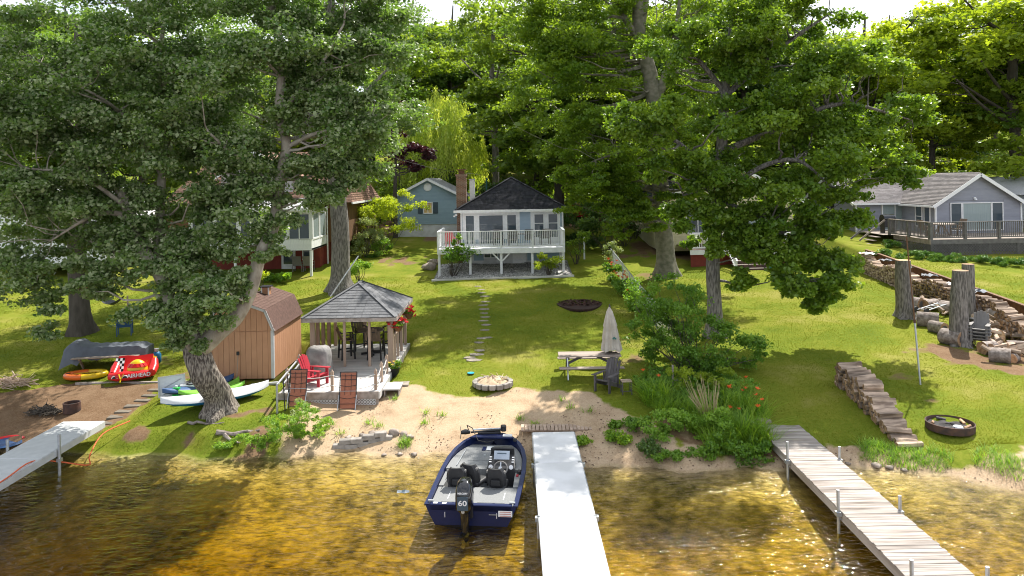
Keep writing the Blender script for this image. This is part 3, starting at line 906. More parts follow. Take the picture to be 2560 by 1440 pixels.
# ---- the oak in front of it
p = gnd(1788, 842); o = loc3(p); d0 = p.y
make_tree('oak_tree', o, 'broad oak whose low leafy boughs hang over the right lawn',
          [[(0, 0, -.3, .40), relp(o, 1786, 760, d0, .30), relp(o, 1782, 660, d0, .28), relp(o, 1790, 560, d0, .27), relp(o, 1800, 450, d0, .25), relp(o, 1806, 330, d0, .22), relp(o, 1815, 200, d0, .18), relp(o, 1830, 60, d0, .12), relp(o, 1840, -80, d0, .05)],
           [relp(o, 1795, 520, d0, .15), relp(o, 1880, 430, d0 - .5, .11), relp(o, 1990, 400, d0 - 1, .08), relp(o, 2080, 470, d0 - 1.5, .03)], [relp(o, 1803, 380, d0, .15), relp(o, 1950, 320, d0 - .5, .11), relp(o, 2100, 260, d0 - 1, .08), relp(o, 2280, 300, d0 - 1, .03)],
           [relp(o, 1798, 470, d0, .13), relp(o, 1700, 360, d0 - 1, .09), relp(o, 1560, 290, d0 - 1.5, .03)], [relp(o, 1812, 240, d0, .14), relp(o, 1950, 120, d0, .09), relp(o, 2080, 30, d0, .04)], [relp(o, 1797, 500, d0, .12), relp(o, 1920, 560, d0 - 1, .07), relp(o, 2010, 700, d0 - 1.5, .025)],
           [relp(o, 1812, 230, d0, .13), relp(o, 1720, 120, d0, .08), relp(o, 1640, 60, d0, .03)]],
          [((relp(o, 1960, 130, d0, 0)[:3]), (3.2, 2.6, 2.1), 170, .5), ((relp(o, 2120, 230, d0 - 1, 0)[:3]), (2.3, 2.2, 1.7), 120, .46), ((relp(o, 1760, 140, d0, 0)[:3]), (2.6, 2.4, 1.9), 110, .5), ((relp(o, 1900, 330, d0 - .6, 0)[:3]), (2.6, 2.2, 1.5), 110, .46),
           ((relp(o, 2080, 390, d0 - 1, 0)[:3]), (2.3, 2, 1.4), 100, .44), ((relp(o, 2230, 330, d0 - 1, 0)[:3]), (1.5, 1.5, 1.4), 60, .42), ((relp(o, 1960, 510, d0 - 1, 0)[:3]), (2.0, 1.8, 1.2), 90, .42), ((relp(o, 2080, 590, d0 - 1.4, 0)[:3]), (1.2, 1.2, 1.0), 50, .36),
           ((relp(o, 1800, 480, d0 - .6, 0)[:3]), (1.6, 1.5, 1.4), 60, .42), ((relp(o, 2010, 690, d0 - 1.6, 0)[:3]), (1.4, 1.0, .7), 42, .33), ((relp(o, 2070, 690, d0 - 1.6, 0)[:3]), (.8, .8, .9), 22, .32), ((relp(o, 1620, 300, d0 - 1.4, 0)[:3]), (1.7, 1.5, 1.1), 56, .4),
           ((relp(o, 1700, 420, d0 - 1, 0)[:3]), (1.2, 1.2, .9), 34, .4), ((relp(o, 1850, 620, d0 - .8, 0)[:3]), (1.4, 1, .9), 40, .36), ((relp(o, 1900, -100, d0, 0)[:3]), (4.5, 3.4, 2.2), 170, .6), ((relp(o, 2240, 440, d0 - 1, 0)[:3]), (.8, .8, .6), 22, .34), ((relp(o, 1930, 590, d0 - 1.2, 0)[:3]), (1.2, 1, 1), 36, .36), ((relp(o, 2040, 770, d0 - 1.7, 0)[:3]), (.4, .4, .35), 9, .26), ((relp(o, 1840, 700, d0 - .8, 0)[:3]), (.6, .5, .5), 12, .3), ((relp(o, 1730, 540, d0 - .6, 0)[:3]), (.9, .8, .8), 26, .36), ((relp(o, 1850, 560, d0 - 1, 0)[:3]), (1.3, .9, .8), 34, .36), ((relp(o, 1930, 650, d0 - 1.2, 0)[:3]), (1.2, .9, .7), 30, .34), ((relp(o, 2080, 730, d0 - 1.6, 0)[:3]), (.8, .8, .5), 18, .3), ((relp(o, 1760, 610, d0 - .8, 0)[:3]), (.6, .6, .5), 14, .3), ((relp(o, 1990, 600, d0 - 1.2, 0)[:3]), (1.2, 1, .8), 30, .34), ((relp(o, 2110, 520, d0 - 1.4, 0)[:3]), (1.0, 1, .9), 32, .36), ((relp(o, 1880, 500, d0 - .4, 0)[:3]), (1.2, 1, 1), 36, .4)],
          LEAF['oak'], .16, 72, MAT['bark_grey'], 9, twigs=170, flare=.8, droop=.35, dens=1.6, flat=.75)

# ---- background woods: four kinds, copied
def proto_tree(name, h, r, leaf, bark, seed, n=230, lsize=.3, per=55, open_=False):
    rng = np.random.default_rng(seed)
    tr = [(0, 0, -.4, .34), (.1, 0, h * .25, .28), (-.1, .1, h * .5, .22), (.15, 0, h * .75, .14), (0, 0, h * .95, .05)]
    paths = [tr]
    for k in range(7):
        a = rng.uniform(0, 6.28); z0 = h * rng.uniform(.3, .7)
        rr = r * rng.uniform(.5, .85)
        paths.append([(0, 0, z0, .13), (rr * .5 * math.cos(a), rr * .5 * math.sin(a), z0 + h * .08, .08), (rr * math.cos(a), rr * math.sin(a), z0 + h * rng.uniform(.1, .22), .03)])
    bs = [((0, 0, h * .56), (r * .95, r * .95, h * .36), int(n * .7), .95)]
    for k in range(7):
        a = k * .9 + rng.uniform(0, .5)
        z = h * rng.uniform(.18, .9)
        q = r * (.62 if z < h * .7 else .38)
        bs.append(((q * math.cos(a), q * math.sin(a), z), (r * .48, r * .48, h * .12), int(n * .12), .85))
    if open_: bs = [(c, r_, int(k * .5), cr * .8) for c, r_, k, cr in bs]
    return make_tree(name, (0, 0, 0), None, paths, bs, leaf, lsize, per, bark, seed, None, twigs=40, flare=1, nside=8, twig_r=.06)
PT = {}
def bgtree(kind, px, d, h, label, rz=0, wide=1.0, dz=0):
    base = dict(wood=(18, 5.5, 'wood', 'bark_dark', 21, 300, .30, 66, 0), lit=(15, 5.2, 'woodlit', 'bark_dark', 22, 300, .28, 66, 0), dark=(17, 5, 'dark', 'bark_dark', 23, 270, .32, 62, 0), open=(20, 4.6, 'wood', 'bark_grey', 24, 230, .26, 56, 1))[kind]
    x = (px - 1280) * d / FPX
    if kind not in PT:
        nm = dict(wood='woodland_tree', lit='sunlit_tree', dark='dark_tree', open='slender_tree')[kind]
        PT[kind] = proto_tree(nm, base[0], base[1], LEAF[base[2]], MAT[base[3]], base[4], base[5], base[6], base[7], base[8])
        t = PT[kind]
    else:
        t = copy_tree(PT[kind])
    h *= 1.1
    k = h / base[0]
    t.location = (x, d, g(x, d) + dz)
    t.rotation_euler = (0, 0, rz)
    t.scale = (k * wide, k * wide, k)
    tag(t, label, 'tree', 'trees of the wooded slope behind the houses')
    return t
bgtree('wood', 1395, 66, 21, 'dense green tree rising directly above the cottage roof', .4, 1.15)
bgtree('wood', 1545, 60, 20, 'dark green tree between the cottage and the beech', 2.1, 1.0)
bgtree('open', 1238, 74, 23, 'slender open tree with pale leaning trunk behind the garage', 1.0, .9)
bgtree('dark', 1130, 92, 19, 'dark tree behind the top of the willow', .3, 1.1)
bgtree('wood', 1010, 84, 20, 'green tree behind the purple leaved tree', 3.0, 1.2)
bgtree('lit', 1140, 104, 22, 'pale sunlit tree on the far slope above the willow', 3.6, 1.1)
bgtree('wood', 760, 74, 19, 'green tree behind the orange roof, right part', 4.0, 1.2)
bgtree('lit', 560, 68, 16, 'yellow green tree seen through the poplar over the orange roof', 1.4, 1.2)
bgtree('wood', 360, 66, 18, 'green tree behind the poplar, left of the orange roof', 2.6, 1.2)
bgtree('dark', 170, 64, 19, 'dark tree deep behind the strapped trunk', .9, 1.2)
bgtree('wood', -20, 60, 20, 'tree filling the far left edge behind the poplar', 5.0, 1.2)
bgtree('wood', 1700, 72, 21, 'tall green tree behind the cream house', 1.2, 1.2)
bgtree('dark', 1860, 66, 19, 'dark tree behind the oak above the cream house', 2.9, 1.2)
bgtree('wood', 2010, 78, 19, 'green tree behind the left end of the grey house', .2, 1.2)
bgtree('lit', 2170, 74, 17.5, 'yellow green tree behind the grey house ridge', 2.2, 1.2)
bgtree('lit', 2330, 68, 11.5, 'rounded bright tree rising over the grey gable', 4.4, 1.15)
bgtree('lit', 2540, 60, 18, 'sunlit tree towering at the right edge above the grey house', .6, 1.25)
bgtree('wood', 2620, 66, 24, 'green tree cut by the right edge of the picture', 3.3, 1.2)
bgtree('dark', 2385, 112, 19.5, 'far dark crown against the white sky', 1.9, 1.25)
bgtree('wood', 2230, 112, 19, 'low far crown left of the dark one against the sky', .2, 1.3)
bgtree('wood', 2490, 104, 18, 'far green crown between the dark crown and the sunlit tree', 2.6, 1.2)
bgtree('wood', 1290, 108, 22, 'far dark tree in the gap above the cottage chimney', 5.2, 1.3)
bgtree('wood', 1460, 100, 20, 'far green tree behind the dense crown over the cottage', 3.9, 1.3)
bgtree('dark', 1620, 102, 20, 'far dark tree behind the beech crown', .8, 1.3)
bgtree('wood', 2090, 108, 17, 'far green tree behind the oak top', 1.6, 1.3)
bgtree('wood', 1850, 104, 20, 'far tree high above the oak', 4.7, 1.3)
bgtree('wood', 930, 104, 22, 'far dark tree above the purple leaved tree', 2.4, 1.3)
bgtree('wood', 660, 104, 20, 'far tree seen over the poplar crown', 5.6, 1.3)
# understorey that closes the gaps at the foot of the woods
bgtree('wood', 1340, 88, 9, 'low dark thicket tree behind the cottage chimney', .5, 1.9)
bgtree('lit', 1500, 84, 9, 'low dark thicket tree right of the cottage roof', 1.5, 1.9)
bgtree('dark', 1180, 96, 9, 'low thicket tree behind the garage roof', 2.5, 1.9)
bgtree('wood', 1960, 62, 8.5, 'low dark thicket tree left of the grey house', 3.5, 1.6)
bgtree('lit', 2120, 86, 9, 'low dark thicket tree behind the grey house roof', 4.5, 2.0)
bgtree('dark', 2330, 84, 9, 'low dark thicket tree behind the grey gable', 5.5, 2.0)

# ---- willow
rng = np.random.default_rng(77)
p = Vector((-6.9, 74, 0)); o = loc3(p)
root = empty('willow_tree', o, 0, 'pale yellow green weeping willow behind the blue garage', 'tree')
MB().tube([(0, 0, -.3), (.2, 0, 2.5), (-.1, 0, 5.5), (.2, 0, 9)], [.4, .32, .24, .08], 8).build('trunk', MAT['bark_dark'], root, smooth=True)
Vs, Fs, Ts, b = [], [], [], 0
tops = []
for k in range(150):
    a = rng.uniform(0, 6.28); r = 4.0 * math.sqrt(rng.uniform(0, 1)); z = 12.6 - (r / 4.0) ** 2 * 4.4 - rng.uniform(0, 3.5)
    tops.append((r * math.cos(a), r * math.sin(a), z))
P = []; T = []
for c in tops:
    tt = rng.uniform(0, 1)
    for j in range(10):
        q = np.array(c) + rng.normal(size=3) * np.array([.3, .3, .15])
        ln = rng.uniform(1.5, 3.8)
        n = int(ln * 8)
        t = np.linspace(0, 1, n)
        out = unit(np.array([[c[0], c[1], 0]]))[0] * .35
        P.append(q + out * np.sqrt(t)[:, None] - np.array([0, 0, 1]) * (t * ln)[:, None] + rng.normal(size=(n, 3)) * .05)
        T.append(np.full(n, .5 * tt + .5 * rng.uniform()))
P = np.concatenate(P); T = np.concatenate(T)
P = P[P[:, 2] > .3]; T = T[:len(P)]
n = len(P)
d = unit(rng.normal(size=(n, 3)) * .35 + np.array([0, 0, -1])); nr_ = rng.normal(size=(n, 3)); s = unit(np.cross(d, nr_))
V = np.stack([P, P + d * .17 + s * .05, P + d * .36, P + d * .17 - s * .05], 1).reshape(-1, 3)
piece('crown', mesh_np('crown', V, np.arange(n * 4).reshape(n, 4), LEAF['willow'], T), root)

# ---- purple maple
p = Vector((-9.2, 58, 0)); o = loc3(p)
make_tree('purple_maple', o, 'dark purple leaved tree beside the willow', [[(0, 0, -.3, .2), (0, 0, 3, .16), (.1, 0, 6, .1), (0, 0, 9, .03)]],
          [((-.2, 0, 8.2), (2.5, 2.2, 2.3), 110, .6), ((1.6, 0, 6.2), (1.4, 1.4, 1.1), 50, .5)], LEAF['purple'], .22, 50, MAT['bark_dark'], 31, twigs=20)
# ================================================================ building tools
def subtract(x0, x1, holes):
    segs = [(x0, x1)]
    for a, b in holes:
        out = []
        for s0, s1 in segs:
            if b <= s0 or a >= s1: out.append((s0, s1))
            else:
                if a > s0: out.append((s0, a))
                if b < s1: out.append((b, s1))
        segs = out
    return [s for s in segs if s[1] - s[0] > .03]
def siding(parent, x0, x1, z0, z1, y, mat, pitch=.14, holes=(), gable=None, side=None, name='siding_board'):
    """Lap boards on a wall facing -y at plane y (or, with side=+1/-1, on a wall facing +-x at plane y, x meaning the y-range).
    gable=(xc, zeave, zapex): clip above the eave."""
    z = z0
    while z < z1 - .02:
        zt = min(z + pitch, z1)
        a, b = x0, x1
        if gable and zt > gable[1]:
            xc, ze, za = gable
            k = max(0, (za - zt) / (za - ze))
            a, b = xc - (xc - x0) * min(1, k), xc + (x1 - xc) * min(1, k)
        hs = [(h[0], h[1]) for h in holes if h[2] < zt - .01 and h[3] > z + .01]
        for s0, s1 in subtract(a, b, hs):
            m = MB()
            if side is None:
                m.add([(s0, y - .022, z), (s1, y - .022, z), (s1, y - .006, zt), (s0, y - .006, zt), (s0, y + .01, z), (s1, y + .01, z), (s1, y + .01, zt), (s0, y + .01, zt)],
                      [(0, 1, 2, 3), (0, 4, 5, 1), (0, 3, 7, 4), (1, 5, 6, 2), (3, 2, 6, 7)])
            else:
                e = side
                m.add([(y + .022 * e, s0, z), (y + .022 * e, s1, z), (y + .006 * e, s1, zt), (y + .006 * e, s0, zt), (y - .01 * e, s0, z), (y - .01 * e, s1, z), (y - .01 * e, s1, zt), (y - .01 * e, s0, zt)],
                      [(0, 1, 2, 3), (0, 4, 5, 1), (0, 3, 7, 4), (1, 5, 6, 2), (3, 2, 6, 7)])
            m.build(name, mat, parent)
        z = zt
def window(parent, x0, x1, z0, z1, y, glass, fw=.07, bars=(), vbars=(), side=None, name='window', frame=None):
    """Framed window; bars = heights of horizontal rails, vbars = x of mullions."""
    f = MB()
    def bx(a, b, c, d, y0, y1):
        if side is None: f.box(a, b, y0, y1, c, d)
        else: f.box(y - (y1 - y) * -1 if False else min(y - side * (y0 - y), y - side * (y1 - y)), max(y - side * (y0 - y), y - side * (y1 - y)), a, b, c, d)
    bx(x0 - fw, x0, z0 - fw, z1 + fw, y - .045, y + .02)
    bx(x1, x1 + fw, z0 - fw, z1 + fw, y - .045, y + .02)
    bx(x0, x1, z1, z1 + fw, y - .045, y + .02)
    bx(x0, x1, z0 - fw, z0, y - .05, y + .02)
    for h in bars: bx(x0, x1, h - .02, h + .02, y - .03, y + .02)
    for v in vbars: bx(v - .03, v + .03, z0, z1, y - .034, y + .02)
    o = f.build(name, frame or MAT['trim'], parent)
    pn = MB()
    if side is None: pn.box(x0, x1, y - .008, y + .012, z0, z1)
    else: pn.box(min(y + side * .008, y - side * .012), max(y + side * .008, y - side * .012), x0, x1, z0, z1)
    pn.build('pane', glass, o)
    return o
def shingles(parent, EL, ER, RL, RR_, mat, course=.14, tab=.3, name='shingles', single=False, th=.012, seed=0):
    """Overlapping shingle tabs on the quad eave-left, eave-right, ridge-left, ridge-right."""
    rng = random.Random(seed)
    EL, ER, RL, RR_ = map(Vector, (EL, ER, RL, RR_))
    nrm = (ER - EL).cross(RL - EL if (RL - EL).length > .01 else RR_ - EL).normalized()
    if nrm.z < 0: nrm = -nrm
    ln = max(((RL + RR_) / 2 - (EL + ER) / 2).length, .1)
    n = max(1, round(ln / course))
    V, F, T = [], [], []
    for i in range(n):
        t0, t1 = i / n, min(1, (i + 1.15) / n)
        a0, b0 = EL.lerp(RL, t0), ER.lerp(RR_, t0)
        a1, b1 = EL.lerp(RL, t1), ER.lerp(RR_, t1)
        w = (b0 - a0).length
        k = max(1, round(w / tab))
        cuts = [0] + [min(1, max(0, (j + (.5 if i % 2 else 0)) / k)) for j in range(1, k + 1)]
        if cuts[-1] < 1: cuts.append(1)
        for j in range(len(cuts) - 1):
            u0, u1 = cuts[j], cuts[j + 1]
            if u1 - u0 < 1e-3: continue
            e = .004 / max(w, .1)
            h = nrm * (th * rng.uniform(.8, 1.3))
            q = [a0.lerp(b0, u0 + e) + h, a0.lerp(b0, u1 - e) + h, a1.lerp(b1, u1 - e) + nrm * .002, a1.lerp(b1, u0 + e) + nrm * .002]
            lo = [a0.lerp(b0, u0 + e) - nrm * .004, a0.lerp(b0, u1 - e) - nrm * .004]
            vs = [tuple(p) for p in q + lo]
            fs = [(0, 1, 2, 3), (4, 5, 1, 0)]
            if single:
                me = bpy.data.meshes.new('shingle')
                me.from_pydata(vs, [], fs)
                me.materials.append(mat)
                piece('shingle', me, parent)
            else:
                b = len(V)
                V += vs
                F += [tuple(x + b for x in f) for f in fs]
                tt = rng.random()
                T += [tt, tt]
    if not single and V:
        o = piece(name, mesh_np(name, np.array(V), np.array(F), mat, np.array(T)), parent)
        o['kind'] = 'stuff'
        return o
def railing(parent, p, q, h, mat, post_mat, nposts, bal=.11, post=.1, bw=.035, cap=.13, post_down=0, cap_mat=None):
    """Straight rail from p to q (deck level), with posts, two rails and balusters."""
    p, q = Vector(p), Vector(q)
    t = (q - p); ln = t.length
    pm = MB().box(-post / 2, post / 2, -post / 2, post / 2, -post_down, h).mesh('railing_post', post_mat)
    a = math.atan2(t.y, t.x)
    for i in range(nposts):
        piece('railing_post', pm, parent, p.lerp(q, i / (nposts - 1)), (0, 0, a))
    MB().bar(p + Vector((0, 0, h + .02)), q + Vector((0, 0, h + .02)), cap, .04).build('top_rail', cap_mat or mat, parent)
    MB().bar(p + Vector((0, 0, .1)), q + Vector((0, 0, .1)), .04, .07).build('bottom_rail', mat, parent)
    bm_ = MB().box(-bw / 2, bw / 2, -bw / 2, bw / 2, .136, h - .002).mesh('baluster', mat)
    n = int(ln / bal)
    for i in range(1, n):
        s = p.lerp(q, i / n)
        if min(abs(i / n * ln - k * ln / (nposts - 1)) for k in range(nposts)) < post * .6: continue
        piece('baluster', bm_, parent, s, (0, 0, a))

# ================================================================ cottage
cx0, cx1, cy, cyb = -3.3, 3.2, 47.5, 58.0
zfl, zev = 3.85, 5.98
zg = 2.25
C = empty('cottage', (0, 0, 0), 0, 'small pale blue lake cottage with dark hip roof and white deck', 'house')
zb = 3.62
MB().box(cx0, cx1, cy + .012, cyb, zb, zev).build('wall', MAT['cot_siding'], C)
MB().box(cx0 + .05, cx1 - .05, cy + .16, cyb, 1.6, zb).build('lower_wall', MAT['concrete'], C)
# window group and french doors: pixel x -> metres on the front wall
def cx(px): return (px - 1280 - 1.5) * cy / FPX
wins = [(cx(1164.5), cx(1184.5)), (cx(1198), cx(1256.5)), (cx(1268), cx(1289.5))]
zt_ = at(1200, 539, cy).z
holes = [(cx(1156), cx(1299), 3.9, zt_ + .26), (cx(1326), cx(1400), 3.9, zt_ + .3)]
siding(C, cx0, cx1, zb + .2, zev, cy, MAT['cot_siding'], .145, holes)
pnl = MB().box(holes[0][0], holes[0][1], cy - .03, cy + .01, 4.12, zt_ + .24).build('window_surround', MAT['trim'], C)
zw0 = at(1170, 588, cy).z - .55
for i, (a, b) in enumerate(wins):
    window(C, a, b, zw0, zt_, cy - .032, MAT['glassy'], .05, bars=((zw0 + zt_) / 2 - .12,) if i != 1 else ())
dsu = MB().box(holes[1][0], holes[1][1], cy - .03, cy + .01, zfl, zt_ + .28).build('door_surround', MAT['trim'], C)
for a, b in ((cx(1336), cx(1358)), (cx(1371), cx(1393))):
    dr = MB().box(a - .1, b + .1, cy - .06, cy - .032, zfl + .02, zt_ + .14).build('door', MAT['white'], C)
    window(dr, a, b, zfl + .35, zt_ + .02, cy - .062, MAT['glassy'], .03, bars=(zt_ - .55,), name='door_window')
for xx in (cx0, cx1):
    MB().box(xx - .05, xx + .05, cy - .05, cy + .05, zb, zev).build('corner_trim', MAT['trim'], C)
# roof
ov = .36
e0, e1, ef, eb = cx0 - ov, cx1 + ov, cy - ov, cyb + ov
zr = zev + .04
xc = (cx0 + cx1) / 2
half = (e1 - e0) / 2
zap = zr + half * .57
ry0, ry1 = ef + half, eb - half
rf = MB()
rf.add([(e0, ef, zr), (e1, ef, zr), (e1, eb, zr), (e0, eb, zr), (xc, ry0, zap), (xc, ry1, zap)], [(0, 1, 4), (1, 2, 5, 4), (2, 3, 5), (3, 0, 4, 5), (0, 3, 2, 1)])
roof = rf.build('roof', MAT['dark_shingle'], C)
shingles(roof, (e0, ef, zr), (e1, ef, zr), (xc, ry0, zap), (xc, ry0, zap), MAT['dark_shingle'], .14, .32, seed=1)
shingles(roof, (e1, ef, zr), (e1, eb, zr), (xc, ry0, zap), (xc, ry1, zap), MAT['dark_shingle'], .14, .32, seed=2)
shingles(roof, (e0, eb, zr), (e0, ef, zr), (xc, ry1, zap), (xc, ry0, zap), MAT['dark_shingle'], .14, .32, seed=3)
for a, b in (((e0, ef, zr), (xc, ry0, zap)), ((e1, ef, zr), (xc, ry0, zap)), ((xc, ry0, zap), (xc, ry1, zap))):
    MB().bar(Vector(a) + Vector((0, 0, .03)), Vector(b) + Vector((0, 0, .03)), .2, .02).build('ridge_cap', MAT['dark_shingle'], roof)
MB().box(e0 - .1, e1 + .1, ef - .12, ef + .004, zr - .16, zr - .004).build('gutter', MAT['trim'], C)
MB().box(e0 + .01, e1 - .01, ef + .005, cy - .005, zr - .1, zr - .02).build('soffit', MAT['trim'], C)
# chimney
ch = empty('chimney_stack', (0, 0, 0)); ch.parent = C
def brickmat():
    m = M('chimney_brick', (.26, .13, .085), None, 3, .9)
    t = m.node_tree; N, K = t.nodes, t.links.new
    bt = N.new('ShaderNodeTexBrick')
    bt.inputs['Scale'].default_value = 1
    bt.inputs['Brick Width'].default_value = .22; bt.inputs['Row Height'].default_value = .075; bt.inputs['Mortar Size'].default_value = .012
    bt.inputs['Color1'].default_value = (.25, .11, .065, 1); bt.inputs['Color2'].default_value = (.15, .075, .05, 1); bt.inputs['Mortar'].default_value = (.30, .24, .2, 1)
    tcn = N.new('ShaderNodeTexCoord'); mp_ = N.new('ShaderNodeMapping'); mp_.inputs['Rotation'].default_value = (R(90), 0, 0)
    K(tcn.outputs['Object'], mp_.inputs['Vector']); K(mp_.outputs[0], bt.inputs['Vector'])
    K(bt.outputs['Color'], N['Principled BSDF'].inputs['Base Color'])
    return m
BR = brickmat()
chx = -3.30
MB().box(chx - .34, chx + .30, cy + .62, cy + 1.25, 2.4, 8.2).build('brick_shaft', BR, ch)
MB().box(chx - .39, chx + .35, cy + .57, cy + 1.30, 8.2, 8.33).build('brick_cap', BR, ch)
MB().lathe([(.2, 0), (.19, .25)], 12, (chx, cy + .93, 8.33)).build('flue', MAT['brick'], ch)
MB().box(chx - .3, chx + .3, cy + .66, cy + 1.2, 8.6, 8.66).build('flue_cap', MAT['brick'], ch)
fl = MB().box(-2.86, -2.52, cy + 2.2, cy + 2.7, 6.3, 7.95).build('flue_housing', MAT['trim'], C)
MB().box(-2.9, -2.48, cy + 2.16, cy + 2.74, 7.953, 8.02).build('housing_cap', MAT['metal'], fl)
# floodlight under the eave
fd = MB().cbox((-3.62, cy - .2, 5.72), (.16, .1, .1)).build('floodlight', MAT['trim'], C)
MB().lathe([(.07, 0), (.05, .1)], 10, (-3.72, cy - .28, 5.6)).build('lamp_head', MAT['white'], fd)
# lower level
siding(C, -2.55, -.95, 2.75, zb, cy + .155, MAT['blue_siding'], .14, [(-1.9, -1.0, 2.8, 3.7)])
siding(C, .9, 2.95, 2.7, zb, cy + .155, MAT['blue_siding'], .14)
window(C, -1.85, -1.05, 2.95, 3.45, cy + .13, MAT['glassy'], .06, vbars=(-1.45,))
ld = MB().box(-.05, .82, cy + .1, cy + .158, 2.3, 3.6).build('door', MAT['white'], C)
for k in range(3): MB().box(.06, .72, cy + .085, cy + .099, 2.42 + k * .4, 2.72 + k * .4).build('door_panel', MAT['trim'], ld)
# deck
dx0, dx1, dyf = -4.52, 3.08, 44.0
D = empty('deck', (0, 0, 0)); D.parent = C
bm_ = MB().box(dx0 + .06, dx1 - .06, 0, .136, -.03, 0).mesh('deck_board', MAT['white'])
for k in range(24): piece('deck_board', bm_, D, (0, dyf + .06 + k * .142, zfl))
MB().box(dx0, dx1, dyf - .04, dyf, zfl - .3, zfl - .002).build('rim_board', MAT['white'], D)
MB().box(dx0, dx0 + .04, dyf, cy + .1, zfl - .3, zfl - .002).build('rim_board', MAT['white'], D)
MB().box(dx1 - .04, dx1, dyf, cy - .1, zfl - .3, zfl - .002).build('rim_board', MAT['white'], D)
railing(D, (dx0 + .05, dyf + .05, zfl), (dx1 - .05, dyf + .05, zfl), 1.0, MAT['white'], MAT['white'], 5, .105, .11)
railing(D, (dx0 + .05, dyf + .16, zfl), (dx0 + .05, cy + .4, zfl), 1.0, MAT['white'], MAT['white'], 3, .12, .1)
railing(D, (dx1 - .05, dyf + .16, zfl), (dx1 - .05, cy - .2, zfl), 1.0, MAT['white'], MAT['white'], 3, .12, .1)
for k in range(5):
    x = dx0 + .1 + (dx1 - dx0 - .2) * k / 4
    MB().box(x - .07, x + .07, dyf + .07, dyf + .2, g(x, dyf) - .1, zfl - .31).build('support_post', MAT['white'], D)
for s in (-1, 1):
    x = (dx0 + dx1) / 2
    MB().bar((x + s * .07, dyf + .13, zfl - .75), (x + s * .5, dyf + .13, zfl - .31), .08, .08).build('brace', MAT['white'], D)
# deck furniture
def patio_chair(loc, rz, label, mat, grp=None):
    r = empty('patio_chair', loc, rz, label, 'chair', grp)
    MB().box(-.27, .27, -.27, .25, .38, .43).build('seat', mat, r, bevel=.015)
    MB().add([(-.27, .22, .43), (.27, .22, .43), (.27, .40, 1.0), (-.27, .40, 1.0), (-.27, .26, .43), (.27, .26, .43), (.27, .44, 1.0), (-.27, .44, 1.0)],
             [(0, 1, 2, 3), (7, 6, 5, 4), (0, 4, 5, 1), (1, 5, 6, 2), (2, 6, 7, 3), (3, 7, 4, 0)]).build('backrest', mat, r)
    for s in (-1, 1):
        MB().box(s * .29 - .03, s * .29 + .03, -.25, .28, .6, .635).build('armrest', mat, r)
        for yy in (-.24, .22): MB().box(s * .28 - .02, s * .28 + .02, yy - .02, yy + .02, .004, .6).build('leg', mat, r)
    return r
patio_chair((-3.75, 45.2, zfl), R(160), 'red patio chair at the corner of the white deck', MAT['red'])
patio_chair((-.9, 46.2, zfl), R(170), 'dark patio chair under the cottage picture window', MAT['wood_dark'])
patio_chair((2.0, 46.2, zfl), R(190), 'dark patio chair in front of the cottage french doors', MAT['wood_dark'])
t = empty('patio_table', (.5, 45.7, zfl), 0, 'long dark patio table on the white deck', 'table')
MB().box(-.85, .85, -.45, .45, .7, .75).build('table_top', MAT['wood_deckgrey'], t, bevel=.01)
for sx in (-.75, .75):
    for sy in (-.38, .38): MB().box(sx - .04, sx + .04, sy - .04, sy + .04, .004, .7).build('leg', MAT['wood_dark'], t)
patio_chair((.0, 45.05, zfl), R(0), 'dark chair on the lake side of the patio table, nearer the chimney', MAT['wood_dark'])
patio_chair((1.0, 45.05, zfl), R(0), 'dark chair on the lake side of the patio table, nearer the doors', MAT['wood_dark'])

# ================================================================ garage
G = empty('garage', (0, 0, 0), 0, 'blue sided garage with round vent and shuttered window behind the cottage', 'garage')
gy0, gx0, gx1 = 58.5, -9.35, -4.0
gxc = (gx0 + gx1) / 2
ge, ga = 6.75, 8.12
gzb, gzf = 4.52, 3.4
MB().box(gx0 + .03, gx1 - .03, gy0 + .03, gy0 + 9, gzf, gzb).build('foundation', MAT['concrete'], G)
MB().prism([(gx0, gzb), (gx1, gzb), (gx1, ge), (gxc, ga - .02), (gx0, ge)], gy0 + .012, gy0 + 9).build('wall', MAT['blue_siding'], G)
wx0, wx1 = -6.98, -6.38
siding(G, gx0, gx1, gzb, ga - .04, gy0, MAT['blue_siding'], .155, [(wx0 - .1, wx1 + .1, 5.3, 6.35)], (gxc, ge, ga))
window(G, wx0, wx1, 5.42, 6.2, gy0 - .015, MAT['warm'], .08, bars=(5.8,), vbars=(-6.68,))
for a in (wx0 - .5, wx1 + .12): MB().box(a, a + .38, gy0 - .06, gy0 - .024, 5.36, 6.26).build('shutter', MAT['shutter'], G, bevel=.01)
vt = MB().lathe([(.32, 0), (.32, .04), (.26, .06)], 24).build('round_vent', MAT['trim'], G, loc=(gxc, gy0 - .02, 7.45), rot=(R(90), 0, 0))
grf = MB()
for s in (-1, 1):
    xe = gxc + s * ((gx1 - gx0) / 2 + .3); zee = ge - .3 * (ga - ge) / ((gx1 - gx0) / 2)
    grf.add([(gxc, gy0 - .3, ga + .06), (xe, gy0 - .3, zee + .06), (xe, gy0 + 9.3, zee + .06), (gxc, gy0 + 9.3, ga + .06), (gxc, gy0 - .3, ga), (xe, gy0 - .3, zee), (xe, gy0 + 9.3, zee), (gxc, gy0 + 9.3, ga)],
            [(0, 1, 2, 3), (4, 7, 6, 5), (0, 4, 5, 1), (1, 5, 6, 2), (2, 6, 7, 3)])
    MB().bar((gxc, gy0 - .32, ga - .04), (xe, gy0 - .32, zee - .04), .03, .19).build('rake_board', MAT['trim'], G)
gro = grf.build('roof', MAT['pale_shingle'], G)
xe = gxc + ((gx1 - gx0) / 2 + .3); zee = ge - .3 * (ga - ge) / ((gx1 - gx0) / 2)
